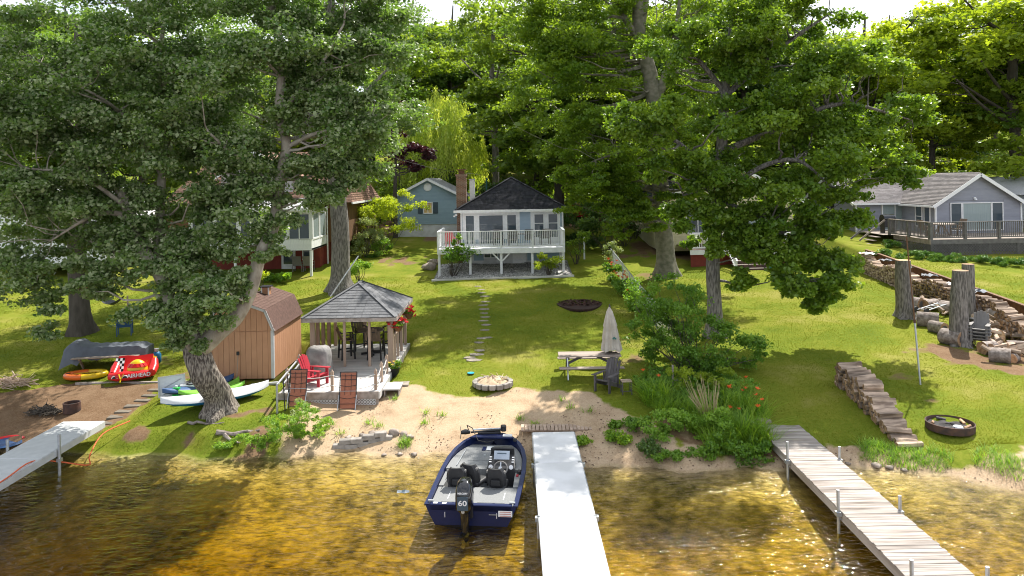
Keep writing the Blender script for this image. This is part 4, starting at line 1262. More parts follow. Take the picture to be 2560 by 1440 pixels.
shingles(gro, (xe, gy0 - .3, zee + .062), (xe, gy0 + 9.3, zee + .062), (gxc, gy0 - .3, ga + .062), (gxc, gy0 + 9.3, ga + .062), MAT['pale_shingle'], .15, .32, seed=4)

# ================================================================ grey house on the right
H = empty('grey_house', (0, 0, 0), 0, 'long grey sided house with front gable and dark deck at right', 'house')
hy, hx0, hx1 = 46.0, 26.3, 31.6       # gable wing
hz0, hze, hza = 3.0, 6.02, 7.78
hxc = (hx0 + hx1) / 2
MB().prism([(hx0, hz0), (hx1, hz0), (hx1, hze), (hxc, hza - .02), (hx0, hze)], hy + .012, 54).build('wall', MAT['grey_siding'], H)
def hx(px): return (px - 1280 - 1.5) * hy / FPX
gw = [(hx(2377), hx(2402)), (hx(2407), hx(2476)), (hx(2480), hx(2505))]
ztop, zbot = at(2440, 508, hy).z, at(2440, 560, hy).z - .35
siding(H, hx0, hx1, 3.9, hza - .05, hy, MAT['grey_siding'], .15, [(gw[0][0] - .1, gw[2][1] + .1, zbot - .1, ztop + .1)], (hxc, hze, hza))
for i, (a, b) in enumerate(gw): window(H, a, b, zbot, ztop, hy - .02, MAT['curtain'] if i == 1 else MAT['glassy'], .055)
pl = MB().cbox((hx(2436), hy - .06, at(2436, 495, hy).z), (.12, .1, .1)).build('porch_light', MAT['trim'], H)
MB().lathe([(.03, .1), (.09, 0)], 10, (hx(2436), hy - .16, at(2436, 497, hy).z - .06)).build('lamp_head', MAT['white'], pl)
# side wall of the gable wing facing left with window and door
siding(H, hy, 50, 3.9, hze, hx0, MAT['grey_siding'], .15, [(46.35, 48.35, 4.0, 5.95)], side=-1)
window(H, 47.5, 48.2, 4.5, 5.75, hx0 - .02, MAT['glassy'], .07, bars=(5.1,), side=-1)
sdw = MB().box(hx0 - .06, hx0 - .005, 46.5, 47.25, 4.12, 5.9).build('door', MAT['trim'], H)
MB().box(hx0 - .075, hx0 - .062, 46.62, 47.13, 4.4, 5.75).build('pane', MAT['glassy'], sdw)
MB().tube([(hx0 - .12, hy - .08, hze - .05), (hx0 - .06, hy - .06, hze - .4), (hx0 - .06, hy - .06, 3.2)], .045, 8).build('downspout', MAT['trim'], H)
MB().box(hx0 - .05, hx0 + .05, hy - .05, hy + .05, 3.1, hze - .1).build('corner_trim', MAT['trim'], H)
MB().box(hx1 - .05, hx1 + .05, hy - .05, hy + .05, 3.1, hze - .1).build('corner_trim', MAT['trim'], H)
# main block
my, mx0, mx1, myb = 50.0, 23.2, 34.0, 58.0
MB().prism([(my + .012, hz0), (myb, hz0), (myb, hze), ((my + myb) / 2, hza - .02), (my + .012, hze)], mx0 + .012, mx1,
           Matrix(((0, 1, 0, 0), (1, 0, 0, 0), (0, 0, 1, 0), (0, 0, 0, 1)))).build('wall', MAT['grey_siding'], H)
sx0, sx1 = (2207 - 1280 - 2) * my / FPX, (2268 - 1280 - 2) * my / FPX
siding(H, mx0, hx0, 3.3, hze, my, MAT['grey_siding'], .15, [(sx0 - .1, sx1 + .1, 4.0, 6.0)])
siding(H, my, myb, 3.3, hza - .05, mx0, MAT['grey_siding'], .15, [(53.3, 55.2, 4.6, 6.0)], ((my + myb) / 2, hze, hza), side=-1)
window(H, sx0, sx1, 4.15, 5.85, my - .02, MAT['curtain'], .09, vbars=((sx0 + sx1) / 2,), name='sliding_door')
window(H, 54.0, 54.8, 4.75, 5.8, mx0 - .02, MAT['glassy'], .08, bars=(5.25,), side=-1)
MB().box(mx0 - .06, mx0 - .024, 53.35, 53.85, 4.7, 5.85).build('shutter', MAT['black'], H)
MB().box(mx0 - .05, mx0 + .05, my - .05, my + .05, 3.2, hze - .02).build('corner_trim', MAT['trim'], H)
# roofs
o_ = .32
sl = (hza - hze) / ((hx1 - hx0) / 2)
rfm = MB()
myc = (my + myb) / 2
sl2 = (hza - hze) / (myc - my)
ze2 = hze - o_ * sl2
rfm.add([(mx0 - o_, my - o_, ze2 + .05), (mx1, my - o_, ze2 + .05), (mx1, myc, hza + .05), (mx0 - o_, myc, hza + .05), (mx0 - o_, myb + o_, ze2 + .05), (mx1, myb + o_, ze2 + .05)], [(0, 1, 2, 3), (3, 2, 5, 4)])
mro = rfm.build('roof', MAT['tan_shingle'], H)
shingles(mro, (mx0 - o_, my - o_, ze2 + .055), (mx1, my - o_, ze2 + .055), (mx0 - o_, myc, hza + .055), (mx1, myc, hza + .055), MAT['tan_shingle'], .15, .34, seed=5)
ze1 = hze - o_ * sl
grm = MB()
for s in (-1, 1):
    xe = hxc + s * ((hx1 - hx0) / 2 + o_)
    grm.add([(xe, hy - o_, ze1 + .07), (xe, 53.9, ze1 + .07), (hxc, 53.9, hza + .07), (hxc, hy - o_, hza + .07)], [(0, 1, 2, 3)])
    MB().bar((hxc, hy - o_ - .02, hza - .05), (xe, hy - o_ - .02, ze1 - .05), .03, .2).build('rake_board', MAT['trim'], H)
gro = grm.build('roof', MAT['tan_shingle'], H)
xe = hxc - ((hx1 - hx0) / 2 + o_)
shingles(gro, (xe, 53.9, ze1 + .075), (xe, hy - o_, ze1 + .075), (hxc, 53.9, hza + .075), (hxc, hy - o_, hza + .075), MAT['tan_shingle'], .15, .34, seed=6)
MB().box(xe - .1, xe, hy - o_, my - .3, ze1 - .07, ze1 + .04).build('gutter', MAT['trim'], H)
MB().box(mx0 - o_, hx0 - .3, my - o_ - .1, my - o_, ze2 - .07, ze2 + .04).build('gutter', MAT['trim'], H)
MB().bar((mx0 - o_ - .02, my - o_, ze2 - .05), (mx0 - o_ - .02, myc, hza - .05), .03, .2).build('rake_board', MAT['trim'], H)
MB().bar((mx0 - o_ - .02, myb + o_, ze2 - .05), (mx0 - o_ - .02, myc, hza - .05), .03, .2).build('rake_board', MAT['trim'], H)
MB().box(mx0 - o_, mx1, myc - .12, myc + .12, hza + .05, hza + .1).build('ridge_cap', MAT['tan_shingle'], mro)
# its deck
DK = empty('deck', (0, 0, 0)); DK.parent = H
dz, dyf, ddx = 4.1, 42.0, 23.7
for k in range(28):
    y0 = dyf + k * .142
    x1_ = 36
    MB().box(ddx, x1_, y0, y0 + .136, dz - .03, dz).build('deck_board', MAT['wood_table'], DK)
for k in range(26):
    y0 = 46.02 + k * .142
    if y0 > 49.7: break
    MB().box(23.0, hx0 - .06, y0, y0 + .136, dz - .03, dz).build('deck_board', MAT['wood_table'], DK)
MB().box(ddx, 36, dyf - .05, dyf - .001, dz - .28, dz - .004).build('rim_board', MAT['wood_deckgrey'], DK)
MB().box(ddx - .05, ddx - .001, dyf - .05, 46, dz - .28, dz - .004).build('rim_board', MAT['wood_table'], DK)
railing(DK, (ddx + .05, dyf + .05, dz), (35.4, dyf + .05, dz), .95, MAT['wood_deckgrey'], MAT['wood_deckgrey'], 7, .12, .14, .035, .12)
railing(DK, (ddx + .05, dyf + .18, dz), (ddx - .35, 45.9, dz), .95, MAT['wood_deckgrey'], MAT['wood_deckgrey'], 3, .12, .13, .035, .12, cap_mat=MAT['wood_table'])
railing(DK, (32.6, dyf + .3, dz), (32.6, 47, dz), .95, MAT['wood_deckgrey'], MAT['wood_deckgrey'], 4, .13, .13, .035, .12)
lt = MB()
zl0, zl1 = 2.6, dz - .3
def lattice(mb, o, u, wdt, z0, z1, pitch=.16, wd=.04, th=.008, nrm=(0, -1, 0)):
    o, u, nn = Vector(o), Vector(u).normalized(), Vector(nrm)
    hgt = z1 - z0
    for s in (1, -1):
        k = -hgt
        while k < wdt:
            a, b = k, k + hgt
            za, zb_ = (z0, z1) if s > 0 else (z1, z0)
            ta, tb = max(0, -a / hgt), min(1, (wdt - a) / hgt)
            if tb > ta:
                p = o + u * (a + ta * hgt) + nn * (.006 * s); q = o + u * (a + tb * hgt) + nn * (.006 * s)
                p.z = za + (zb_ - za) * ta; q.z = za + (zb_ - za) * tb
                mb.bar(p, q, th, wd, up=nn.cross(q - p)) if False else mb.bar(p, q, wd, th, up=nn)
            k += pitch
lattice(lt, (ddx, dyf - .03, 0), (1, 0, 0), 11.5, zl0, zl1)
lo = lt.build('lattice_skirt', MAT['wood_deckgrey'], DK); lo['kind'] = 'stuff'
lt = MB(); lattice(lt, (ddx - .03, dyf, 0), (-.1, 1, 0), 3.9, zl0, zl1, nrm=(-1, 0, 0))
lo = lt.build('lattice_skirt', MAT['wood_deckgrey'], DK); lo['kind'] = 'stuff'
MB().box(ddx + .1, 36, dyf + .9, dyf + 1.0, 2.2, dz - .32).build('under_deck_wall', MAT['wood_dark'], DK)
for k in range(8):
    x = ddx + .07 + k * 1.65
    MB().box(x - .07, x + .07, dyf + .0, dyf + .14, g(x, dyf) - .2, dz - .29).build('support_post', MAT['wood_deckgrey'], DK)
# deck stairs to the left
st = empty('deck_stairs', (0, 0, 0)); st.parent = H
for k in range(5): MB().box(22.95 - .27 * (k + 1), 22.95 - .27 * k + .03, 46.2, 47.3, dz - .2 * (k + 1), dz - .2 * (k + 1) + .04).build('tread', MAT['wood_table'], st)
MB().bar((23.2, 46.15, dz + .9), (21.6, 46.15, 3.75), .06, .1).build('handrail', MAT['wood_table'], st)
MB().bar((23.2, 47.35, dz + .9), (21.6, 47.35, 3.75), .06, .1).build('handrail', MAT['wood_deckgrey'], st)
# grill and furniture on that deck
gr = empty('gas_grill', (24.1, 47.6, dz), R(10), 'black gas grill by the sliding door of the grey house', 'grill')
MB().box(-.4, .4, -.25, .25, .35, .85).build('cabinet', MAT['black'], gr, bevel=.02)
MB().tube([(-.4, 0, .9), (.4, 0, .9)], .27, 12).build('hood', MAT['blackgloss'], gr, smooth=True)
for s in (-.35, .35): MB().box(s - .03, s + .03, -.2, .2, 0.004, .35).build('leg', MAT['black'], gr)
t = empty('patio_table', (25.6, 44.2, dz), 0, 'round wooden table on the grey house deck', 'table')
MB().lathe([(.7, .7), (.72, .72), (.72, .75)], 24).build('table_top', MAT['wood_table'], t)
for a in range(4): MB().bar((.1 * math.cos(a * 1.57), .1 * math.sin(a * 1.57), .7), (.5 * math.cos(a * 1.57), .5 * math.sin(a * 1.57), .004), .06, .06).build('leg', MAT['wood_table'], t)
patio_chair((26.7, 44.4, dz), R(-80), 'brown patio chair beside the round table on the grey deck', MAT['brown_resin'])
patio_chair((24.6, 44.0, dz), R(95), 'brown patio chair at the corner of the grey deck', MAT['brown_resin'])
# neighbour's white garage at the far right edge
NB = empty('neighbour_garage', (0, 0, 0), 0, 'cream garage corner showing right of the grey gable', 'garage')
MB().box(34.9, 40, 50, 58, 3, 6.3).build('wall', MAT['white'], NB)
MB().prism([(34.5, 6.3), (40.4, 6.3), (37.4, 7.5)], 49.6, 58.4).build('roof', MAT['pale_shingle'], NB)
window(NB, 35.4, 36.2, 4.6, 5.4, 49.97, MAT['glassy'], .07, vbars=(35.8,))

# ================================================================ cream house in the trees
Y = empty('cream_house', (0, 0, 0), 0, 'cream sided house with maroon porch steps hidden behind the oak', 'house')
yy, yx0, yx1 = 48.0, 9.6, 18.6
MB().prism([(yx0, 3.1), (yx1, 3.1), (yx1, 6.4), ((yx0 + yx1) / 2, 8.8), (yx0, 6.4)], yy + .012, 58).build('wall', MAT['yellow_siding'], Y)
siding(Y, yx0, yx1, 3.3, 8.5, yy, MAT['yellow_siding'], .15, [(14.2, 15.9, 3.6, 6.0), (11.2, 12.8, 4.2, 5.8)], ((yx0 + yx1) / 2, 6.4, 8.8))
siding(Y, yy, 58, 3.3, 6.4, yx0, MAT['yellow_siding'], .15, side=-1)
window(Y, 11.3, 12.7, 4.3, 5.7, yy - .02, MAT['glassy'], .08, vbars=(12.0,))
window(Y, 14.3, 15.8, 3.62, 5.9, yy - .02, MAT['curtain'], .09, vbars=(15.05,), name='sliding_door')
yr = MB()
for s in (-1, 1):
    xe = (yx0 + yx1) / 2 + s * 4.9
    yr.add([(xe, yy - .3, 6.2), (xe, 58.3, 6.2), ((yx0 + yx1) / 2, 58.3, 8.86), ((yx0 + yx1) / 2, yy - .3, 8.86)], [(0, 1, 2, 3)])
    MB().bar(((yx0 + yx1) / 2, yy - .32, 8.75), (xe, yy - .32, 6.1), .03, .2).build('rake_board', MAT['trim'], Y)
yr.build('roof', MAT['dark_shingle'], Y)
YD = empty('porch', (0, 0, 0)); YD.parent = Y
for k in range(26): MB().box(10.6, 17.6, 44.4 + k * .138, 44.4 + k * .138 + .132, 3.5, 3.53).build('porch_board', MAT['rust'], YD)
MB().box(10.6, 17.6, 44.33, 44.39, 3.22, 3.5).build('rim_board', MAT['white'], YD)
MB().box(10.7, 17.5, 44.6, 44.7, 1.9, 3.45).build('skirt', MAT['redbrick'], YD)
railing(YD, (10.65, 44.45, 3.53), (12.7, 44.45, 3.53), .9, MAT['white'], MAT['white'], 3, .13, .1)
railing(YD, (15.2, 44.45, 3.53), (17.5, 44.45, 3.53), .9, MAT['white'], MAT['white'], 3, .13, .1)
for k in range(7):
    zt = 3.5 - .19 * (k + 1)
    MB().box(12.8, 15.1, 44.3 - .3 * (k + 1), 44.3 - .3 * k + .02, zt - .03, zt).build('tread', MAT['wood_table'], YD)
    MB().box(12.82, 15.08, 44.3 - .3 * k - .02, 44.3 - .3 * k, zt, zt + .16).build('riser', MAT['rust'], YD)
for x in (12.75, 15.15):
    MB().bar((x, 44.3, 4.4), (x, 42.2, 3.05), .07, .07).build('handrail', MAT['white'], YD)
    MB().bar((x, 44.3, 3.75), (x, 42.2, 2.4), .05, .05).build('handrail', MAT['white'], YD)
    for k in range(14):
        q = k / 13
        MB().box(x - .015, x + .015, 44.3 - 2.1 * q - .015, 44.3 - 2.1 * q + .015, 3.75 - 1.35 * q, 4.4 - 1.35 * q).build('baluster', MAT['white'], YD)

# ================================================================ house on the left, behind the poplar
W = empty('red_brick_house', (0, 0, 0), 0, 'white porch house on red brick with orange roof behind the poplar', 'house')
ly, lx0, lx1 = 45.0, -19.6, -12.25
MB().box(lx0 + .2, lx1 - .2, 47.6, 56, 1.9, 4.0).build('brick_base', MAT['redbrick'], W)
rw = MB().box(lx1 - .35, lx1 - .05, 48.7, 56, 1.9, 4.6).build('brick_side', MAT['redbrick'], W)
PO = empty('enclosed_porch', (0, 0, 0)); PO.parent = W
pz0, pz1, pze = 3.95, 4.5, 6.35
MB().box(lx0, lx1, ly, 49, pz0 - .12, pz0).build('porch_floor', MAT['wood_deckgrey'], PO)
n = 46
pm = MB().box(.004, (lx1 - lx0) / n - .004, 0, .03, pz0 - .1, pz1).mesh('panel_board', MAT['white'])
for k in range(n): piece('panel_board', pm, PO, (lx0 + k * (lx1 - lx0) / n, ly - .03, 0))
MB().box(lx0, lx1, ly + .002, ly + .05, pz0, pz1 - .004).build('knee_wall', MAT['white'], PO)
MB().box(lx1 - .05, lx1, ly + .05, 48.6, pz0 - .1, pz1).build('knee_wall', MAT['white'], PO)
MB().box(lx0, lx1, ly - .04, ly + .06, pze - .25, pze).build('header', MAT['white'], PO)
MB().box(lx1 - .06, lx1 + .04, ly + .07, 48.6, pze - .25, pze).build('header', MAT['white'], PO)
for k in range(6):
    x = lx0 + (lx1 - lx0) * k / 5
    MB().box(x - .09, x + .09, ly - .05, ly + .07, pz1 + .005, pze - .255).build('mullion', MAT['white'], PO)
    if k < 5:
        a, b = x + .09, lx0 + (lx1 - lx0) * (k + 1) / 5 - .09
        window(PO, a + .05, b - .05, pz1 + .06, pze - .31, ly, MAT['glassy'], .045, vbars=((a + b) / 2,))
for k in range(2):
    window(PO, 45.4 + k * 1.6, 46.7 + k * 1.6, pz1 + .06, pze - .31, lx1 - .02, MAT['curtain'], .1, side=1)
for k in range(3):
    x = (lx0 + .1, (lx0 + lx1) / 2 - 1, lx1 - .06)[k]
    MB().box(x - .07, x + .07, ly - .01, ly + .13, g(x, ly) - .2, pz0 - .125).build('porch_post', MAT['white'], PO)
MB().tube([(lx1 + .05, 48.65, 6.4), (lx1 + .05, 48.65, 2.5)], .05, 8).build('downspout', MAT['white'], W)
ld = MB().box(-14.9, -14.0, 47.53, 47.58, 2.35, 3.9).build('door', MAT['white'], W)
MB().box(-14.75, -14.15, 47.5, 47.525, 2.75, 3.75).build('pane', MAT['glassy'], ld)
window(W, -13.5, -12.9, 3.05, 3.65, 47.58, MAT['glassy'], .06)
# porch roof and the main roof
pr = MB().add([(lx0 - .3, ly - .35, 6.38), (lx1 + .3, ly - .35, 6.38), (lx1 + .3, 49.2, 6.95), (lx0 - .3, 49.2, 6.95), (lx0 - .3, ly - .35, 6.3), (lx1 + .3, ly - .35, 6.3), (lx1 + .3, 49.2, 6.85), (lx0 - .3, 49.2, 6.85)],
         [(0, 1, 2, 3), (4, 7, 6, 5), (0, 4, 5, 1), (1, 5, 6, 2), (2, 6, 7, 3), (3, 7, 4, 0)]).build('porch_roof', MAT['pale_shingle'], W)
MB().box(lx0 - .32, lx1 + .32, ly - .45, ly - .355, 6.25, 6.42).build('gutter', MAT['trim'], W)
mzr, mze, mxa, mxb = 10.2, 6.6, -23.0, -10.6
MB().box(mxa, mxb - .3, 49.3, 59, 4.0, mze).build('upper_wall', MAT['wood_brown'], W)
rm = MB()
for a, b in ((48.8, 54.2), (59.6, 54.2)):
    rm.add([(mxa - .3, a, mze), (mxb, a, mze), (mxb - 1.5, b, mzr), (mxa + 1.5, b, mzr)], [(0, 1, 2, 3)])
rm.add([(mxb, 48.8, mze), (mxb, 59.6, mze), (mxb - 1.5, 54.2, mzr)], [(0, 1, 2)])
mr_ = rm.build('roof', MAT['orange_shingle'], W)
shingles(mr_, (mxa - .3, 48.8, mze + .01), (mxb, 48.8, mze + .01), (mxa + 1.5, 54.2, mzr + .01), (mxb - 1.5, 54.2, mzr + .01), MAT['orange_shingle'], .16, .34, seed=8)
shingles(mr_, (mxb, 48.8, mze + .01), (mxb, 59.6, mze + .01), (mxb - 1.5, 54.2, mzr + .01), (mxb - 1.5, 54.2, mzr + .01), MAT['orange_shingle'], .16, .34, seed=9)
MB().box(mxb + .005, mxb + .1, 48.8, 59.5, mze - .1, mze + .02).build('gutter', MAT['trim'], W)
# dormer with pale siding
dxa, dxb, dy_ = -19.6, -14.8, 49.9
dxc = (dxa + dxb) / 2
MB().prism([(dxa, 6.6), (dxb, 6.6), (dxb, 8.6), (dxc, 10.1), (dxa, 8.6)], dy_ + .012, 54).build('dormer_wall', MAT['tan_siding'], W)
siding(W, dxa, dxb, 7.2, 10.05, dy_, MAT['tan_siding'], .16, [(-18.0, -16.4, 7.4, 8.6)], (dxc, 8.6, 10.1))
window(W, -17.9, -16.5, 7.5, 8.5, dy_ - .02, MAT['glassy'], .08, vbars=(-17.2,))
dr_ = MB()
for s in (-1, 1):
    xe = dxc + s * 2.8
    dr_.add([(xe, dy_ - .3, 8.42), (xe, 54, 8.42), (dxc, 54, 10.2), (dxc, dy_ - .3, 10.2)], [(0, 1, 2, 3)])
    MB().bar((dxc, dy_ - .32, 10.1), (xe, dy_ - .32, 8.34), .03, .2).build('rake_board', MAT['trim'], W)
dr_.build('dormer_roof', MAT['orange_shingle'], W)
# side stairs of that porch
ps = empty('side_stairs', (0, 0, 0)); ps.parent = W
for k in range(7): MB().box(lx0 - 1.6, lx0 - .1, 45.2 - .28 * k, 45.5 - .28 * k, pz0 - .2 * (k + 1), pz0 - .2 * (k + 1) + .04).build('tread', MAT['wood_pale'], ps)
for k in range(10): MB().box(lx0 - 1.6 + k * .16, lx0 - 1.57 + k * .16, 45.55, 45.59, pz0, pz0 + .9).build('baluster', MAT['wood_pale'], ps)
MB().box(lx0 - 1.65, lx0 - .05, 45.5, 45.62, pz0 + .905, pz0 + .95).build('handrail', MAT['wood_pale'], ps)
for i, x in enumerate((-13.55, -12.9)):
    patio_chair((x, 46.6, g(x, 46.6)), R(180), ('pale patio chair under the white porch, nearer the door', 'pale patio chair under the white porch, nearer the corner post')[i], MAT['resin'])
# grey house corner glimpsed far left
FL = empty('pale_house', (0, 0, 0), 0, 'pale grey house glimpsed through the leaves at far left', 'house')
MB().prism([(-33, 3), (-25.3, 3), (-25.3, 6), (-29, 8), (-33, 6)], 46.012, 56).build('wall', MAT['tan_siding'], FL)
siding(FL, -33, -25.3, 3.1, 7.8, 46, MAT['white'], .16, [(-28.0, -27, 4.2, 5.6)], (-29.15, 6, 8))
window(FL, -27.9, -27.1, 4.3, 5.5, 45.98, MAT['glassy'], .08)
FLr = MB()
for xe in (-33.5, -24.8): FLr.add([(xe, 45.7, 5.72), (xe, 56.3, 5.72), (-29.15, 56.3, 8.1), (-29.15, 45.7, 8.1)], [(0, 1, 2, 3)])
FLr.build('roof', MAT['pale_shingle'], FL)
# ================================================================ docks
def stake(parent, x, y, top, r=.035, foot=None):
    zb_ = g(x, y) - .1
    o = MB().tube([(x, y, zb_), (x, y, top)], r, 10).build('dock_pipe', MAT['metal'], parent, smooth=True)
    MB().box(x - .06, x + .06, y - .06, y + .06, .38, .47).build('clamp', MAT['metal'], o)
    return o
D1 = empty('white_dock', (0, 0, 0), 0, 'narrow bright white dock beside the blue boat', 'dock')
xa, xb = .47, 1.69
cuts = [21.7, 19.35, 16.3, 13.25, 10.2]
for k in range(4):
    y1_, y0_ = cuts[k], cuts[k + 1]
    MB().box(xa, xb, y0_ + .012, y1_ - .012, .40, .5).build('dock_panel', MAT['dockwhite'], D1, bevel=.012)
    for x in (xa - .022, xb + .002): MB().box(x, x + .02, y0_ + .01, y1_ - .01, .34, .485).build('side_rail', MAT['metal'], D1)
    if k:
        for x in (xa - .03, xb + .03):
            stake(D1, x, y1_, .47, .03)
            MB().box(x - .05 + (.07 if x < 1 else -.07), x + .05 + (.07 if x < 1 else -.07), y1_ - .045, y1_ + .045, .501, .512).build('connector', MAT['metal'], D1)
D2 = empty('wooden_dock', (0, 0, 0), 0, 'weathered plank dock on pipe legs at lower right', 'dock')
bmx = MB().box(0, 1.27, 0, .132, 0, .035).mesh('plank', MAT['wood_dock'], bevel=.006)
y = 10.4; k = 0
while y < 22.4:
    piece('plank', bmx, D2, (7.1 + random.uniform(-.012, .012), y, .47 + random.uniform(-.004, .004)), (random.uniform(-.01, .01), random.uniform(-.004, .004), random.uniform(-.008, .008)), (1, 1 + random.uniform(-.03, .02), 1))
    y += .139; k += 1
for x in (7.13, 7.72, 8.28): MB().box(x, x + .05, 10.4, 22.3, .26, .464).build('joist', MAT['wood_grey'], D2)
for yy_ in (19.3, 16.3, 13.3):
    stake(D2, 7.06, yy_, .95, .035); stake(D2, 8.42, yy_, .80, .035)
    MB().tube([(7.06, yy_, .3), (8.42, yy_, .3)], .02, 6).build('cross_pipe', MAT['metal'], D2)
D3 = empty('aluminium_dock', (0, 0, 0), 0, 'grey metal dock section resting on the left bank', 'dock')
for k in range(4):
    MB().box(-13.92, -12.66, 22.75 - 3.05 * (k + 1) + .01, 22.75 - 3.05 * k - .01, .60, .72).build('dock_panel', MAT['alum'], D3, bevel=.01)
    for x in (-13.945, -12.655): MB().box(x, x + .02, 22.75 - 3.05 * (k + 1), 22.75 - 3.05 * k, .52, .70).build('side_rail', MAT['alum'], D3)
for yy_ in (20.35, 17.3):
    stake(D3, -12.58, yy_, 1.12, .04); stake(D3, -14.0, yy_, 1.0, .04)
rp = MB().tube([tuple(q) for q in smooth_path([(-12.0, 23.0, .62, 0), (-12.4, 22.2, .5, 0), (-12.35, 21.4, .15, 0), (-12.1, 20.9, .06, 0), (-12.62, 20.4, .35, 0), (-12.72, 19.4, .74, 0), (-12.63, 18.0, .73, 0), (-12.62, 15, .73, 0)], 5)[:, :3]], .018, 6)
tag(rp.build('mooring_rope', MAT['rope_or']), 'orange rope trailing from the metal dock onto the bank', 'rope')
# slatted boardwalk mat at the head of the white dock
mtr = empty('slat_mat', (gnd(1390, 1078).x, 22.2, g(1.2, 22.2) + .05), R(-1), 'small slatted wooden mat across the head of the white dock', 'mat')
sm = MB().box(-.045, .045, -.26, .26, 0, .03).mesh('slat', MAT['wood_post'])
for k in range(19): piece('slat', sm, mtr, (-1.0 + k * .112, random.uniform(-.02, .02), .02), (0, 0, random.uniform(-.03, .03)))
for s in (-.2, .2): MB().box(-1.05, 1.05, s - .02, s + .02, -.02, .018).build('batten', MAT['wood_post'], mtr)

# ================================================================ boat
BT = empty('bass_boat', (-1.08, 16.95, -.1), R(-6), 'navy blue bass boat with grey carpet decks beached by the dock', 'boat')
st_ = [(0, 1.06, .84, .56), (.5, 1.07, .86, .56), (1.2, 1.08, .9, .58), (2.0, 1.08, .94, .61), (2.7, 1.04, .86, .65), (3.2, .94, .70, .70), (3.6, .78, .50, .75), (3.9, .56, .28, .79), (4.08, .30, .10, .82), (4.14, .0, .0, .83)]
def sect(s, side):
    y, wg, wc, zg_ = s
    return [(side * wg, y, zg_), (side * (wg + wc) / 2 * 1.01, y, zg_ * .55 + .02), (side * wc, y, .10 + .35 * (y / 4.14) ** 3), (0, y, -.05 + .62 * (y / 4.14) ** 4)]
hb = MB()
for s in (-1, 1): hb.grid([sect(q, s) for q in st_])
t0 = sect(st_[0], -1); t1 = sect(st_[0], 1)
hb.add([t0[0], t1[0], t1[1], t1[2], t1[3], t0[2], t0[1]], [(0, 1, 2, 3, 4, 5, 6)])
hull = hb.build('hull', MAT['navy'], BT, smooth=True)
gw_ = MB()
def gwl(side):
    rows = []
    for y, wg, wc, zg_ in st_[:-1]:
        iw = max(0, wg - .085)
        rows.append([(side * (wg + .02), y, zg_ - .05), (side * (wg + .02), y, zg_ + .012), (side * iw, y, zg_ + .012), (side * iw, y, zg_ - .14)])
    return rows
for s in (-1, 1): gw_.grid(gwl(s))
gw_.build('gunwale', MAT['navy'], BT, smooth=True)
# bow cap plate
MB().slab([(-.62, 3.72), (.62, 3.72), (.48, 3.95), (.28, 4.1), (0, 4.16), (-.28, 4.1), (-.48, 3.95)], .79, .835).build('bow_plate', MAT['navy'], BT, bevel=.008)
def inner(y):
    ys = [q[0] for q in st_]; return float(np.interp(y, ys, [max(q[1] - .1, 0) for q in st_]))
def zg_at(y): return float(np.interp(y, [q[0] for q in st_], [q[3] for q in st_]))
def deckpoly(y0, y1, n=8):
    ys = np.linspace(y0, y1, n)
    return [(-inner(v), v) for v in ys] + [(inner(v), v) for v in ys[::-1]]
MB().slab(deckpoly(.16, 1.15), .30, .50).build('aft_deck', MAT['carpet'], BT)
MB().slab(deckpoly(1.15, 2.05), .08, .24).build('cockpit_floor', MAT['carpet_dark'], BT)
MB().slab(deckpoly(2.05, 3.78), .30, .60).build('fore_deck', MAT['carpet'], BT)
for s in (-1, 1):
    MB().slab([(s * .86, 1.152), (s * inner(1.15), 1.152), (s * inner(2.05), 2.048), (s * .82, 2.048)], .2, .53).build('side_locker', MAT['carpet'], BT)
MB().box(-.95, .95, .0, .13, .42, .575).build('transom_cap', MAT['navy'], BT, bevel=.015)
for i, (x0, x1, y0, y1) in enumerate([(-.75, -.1, .3, 1.0), (.1, .75, .3, 1.0)]):
    MB().box(x0, x1, y0, y1, .501, .506).build('deck_hatch', MAT['carpet'], BT)
MB().box(-.5, .45, 2.6, 3.3, .601, .607).build('deck_hatch', MAT['carpet'], BT)
for x in (-.62, .7): MB().box(x - .008, x + .008, .45, .85, .508, .513).build('hinge_strip', MAT['decal'], BT)
MB().tube([(-.72, 2.2, .62), (-.66, 3.3, .63)], .015, 6).build('fishing_rod', MAT['metal'], BT)
MB().tube([(-.9, .6, .47), (-.86, 1.9, .55)], .01, 6).build('fishing_rod', MAT['black'], BT)
for (x, y) in ((-.45, .25), (.5, .25), (-.15, .6), (.2, 2.7), (-.1, 3.0)):
    z_ = .512 if y < 1.2 else .612
    MB().lathe([(.035, 0), (.03, .012)], 10, (x, y, z_ - .008)).build('deck_fitting', MAT['metal'] if y > 1 else MAT['black'], BT)
for s in (-1, 1):
    MB().cbox((s * .95, .12, .60), (.13, .05, .03)).build('cleat', MAT['metal'], BT)
    MB().box(s * .6 - .006, s * .6 + .006, -.012, .003, .28, .40).build('drain_slot', MAT['decal'], BT)
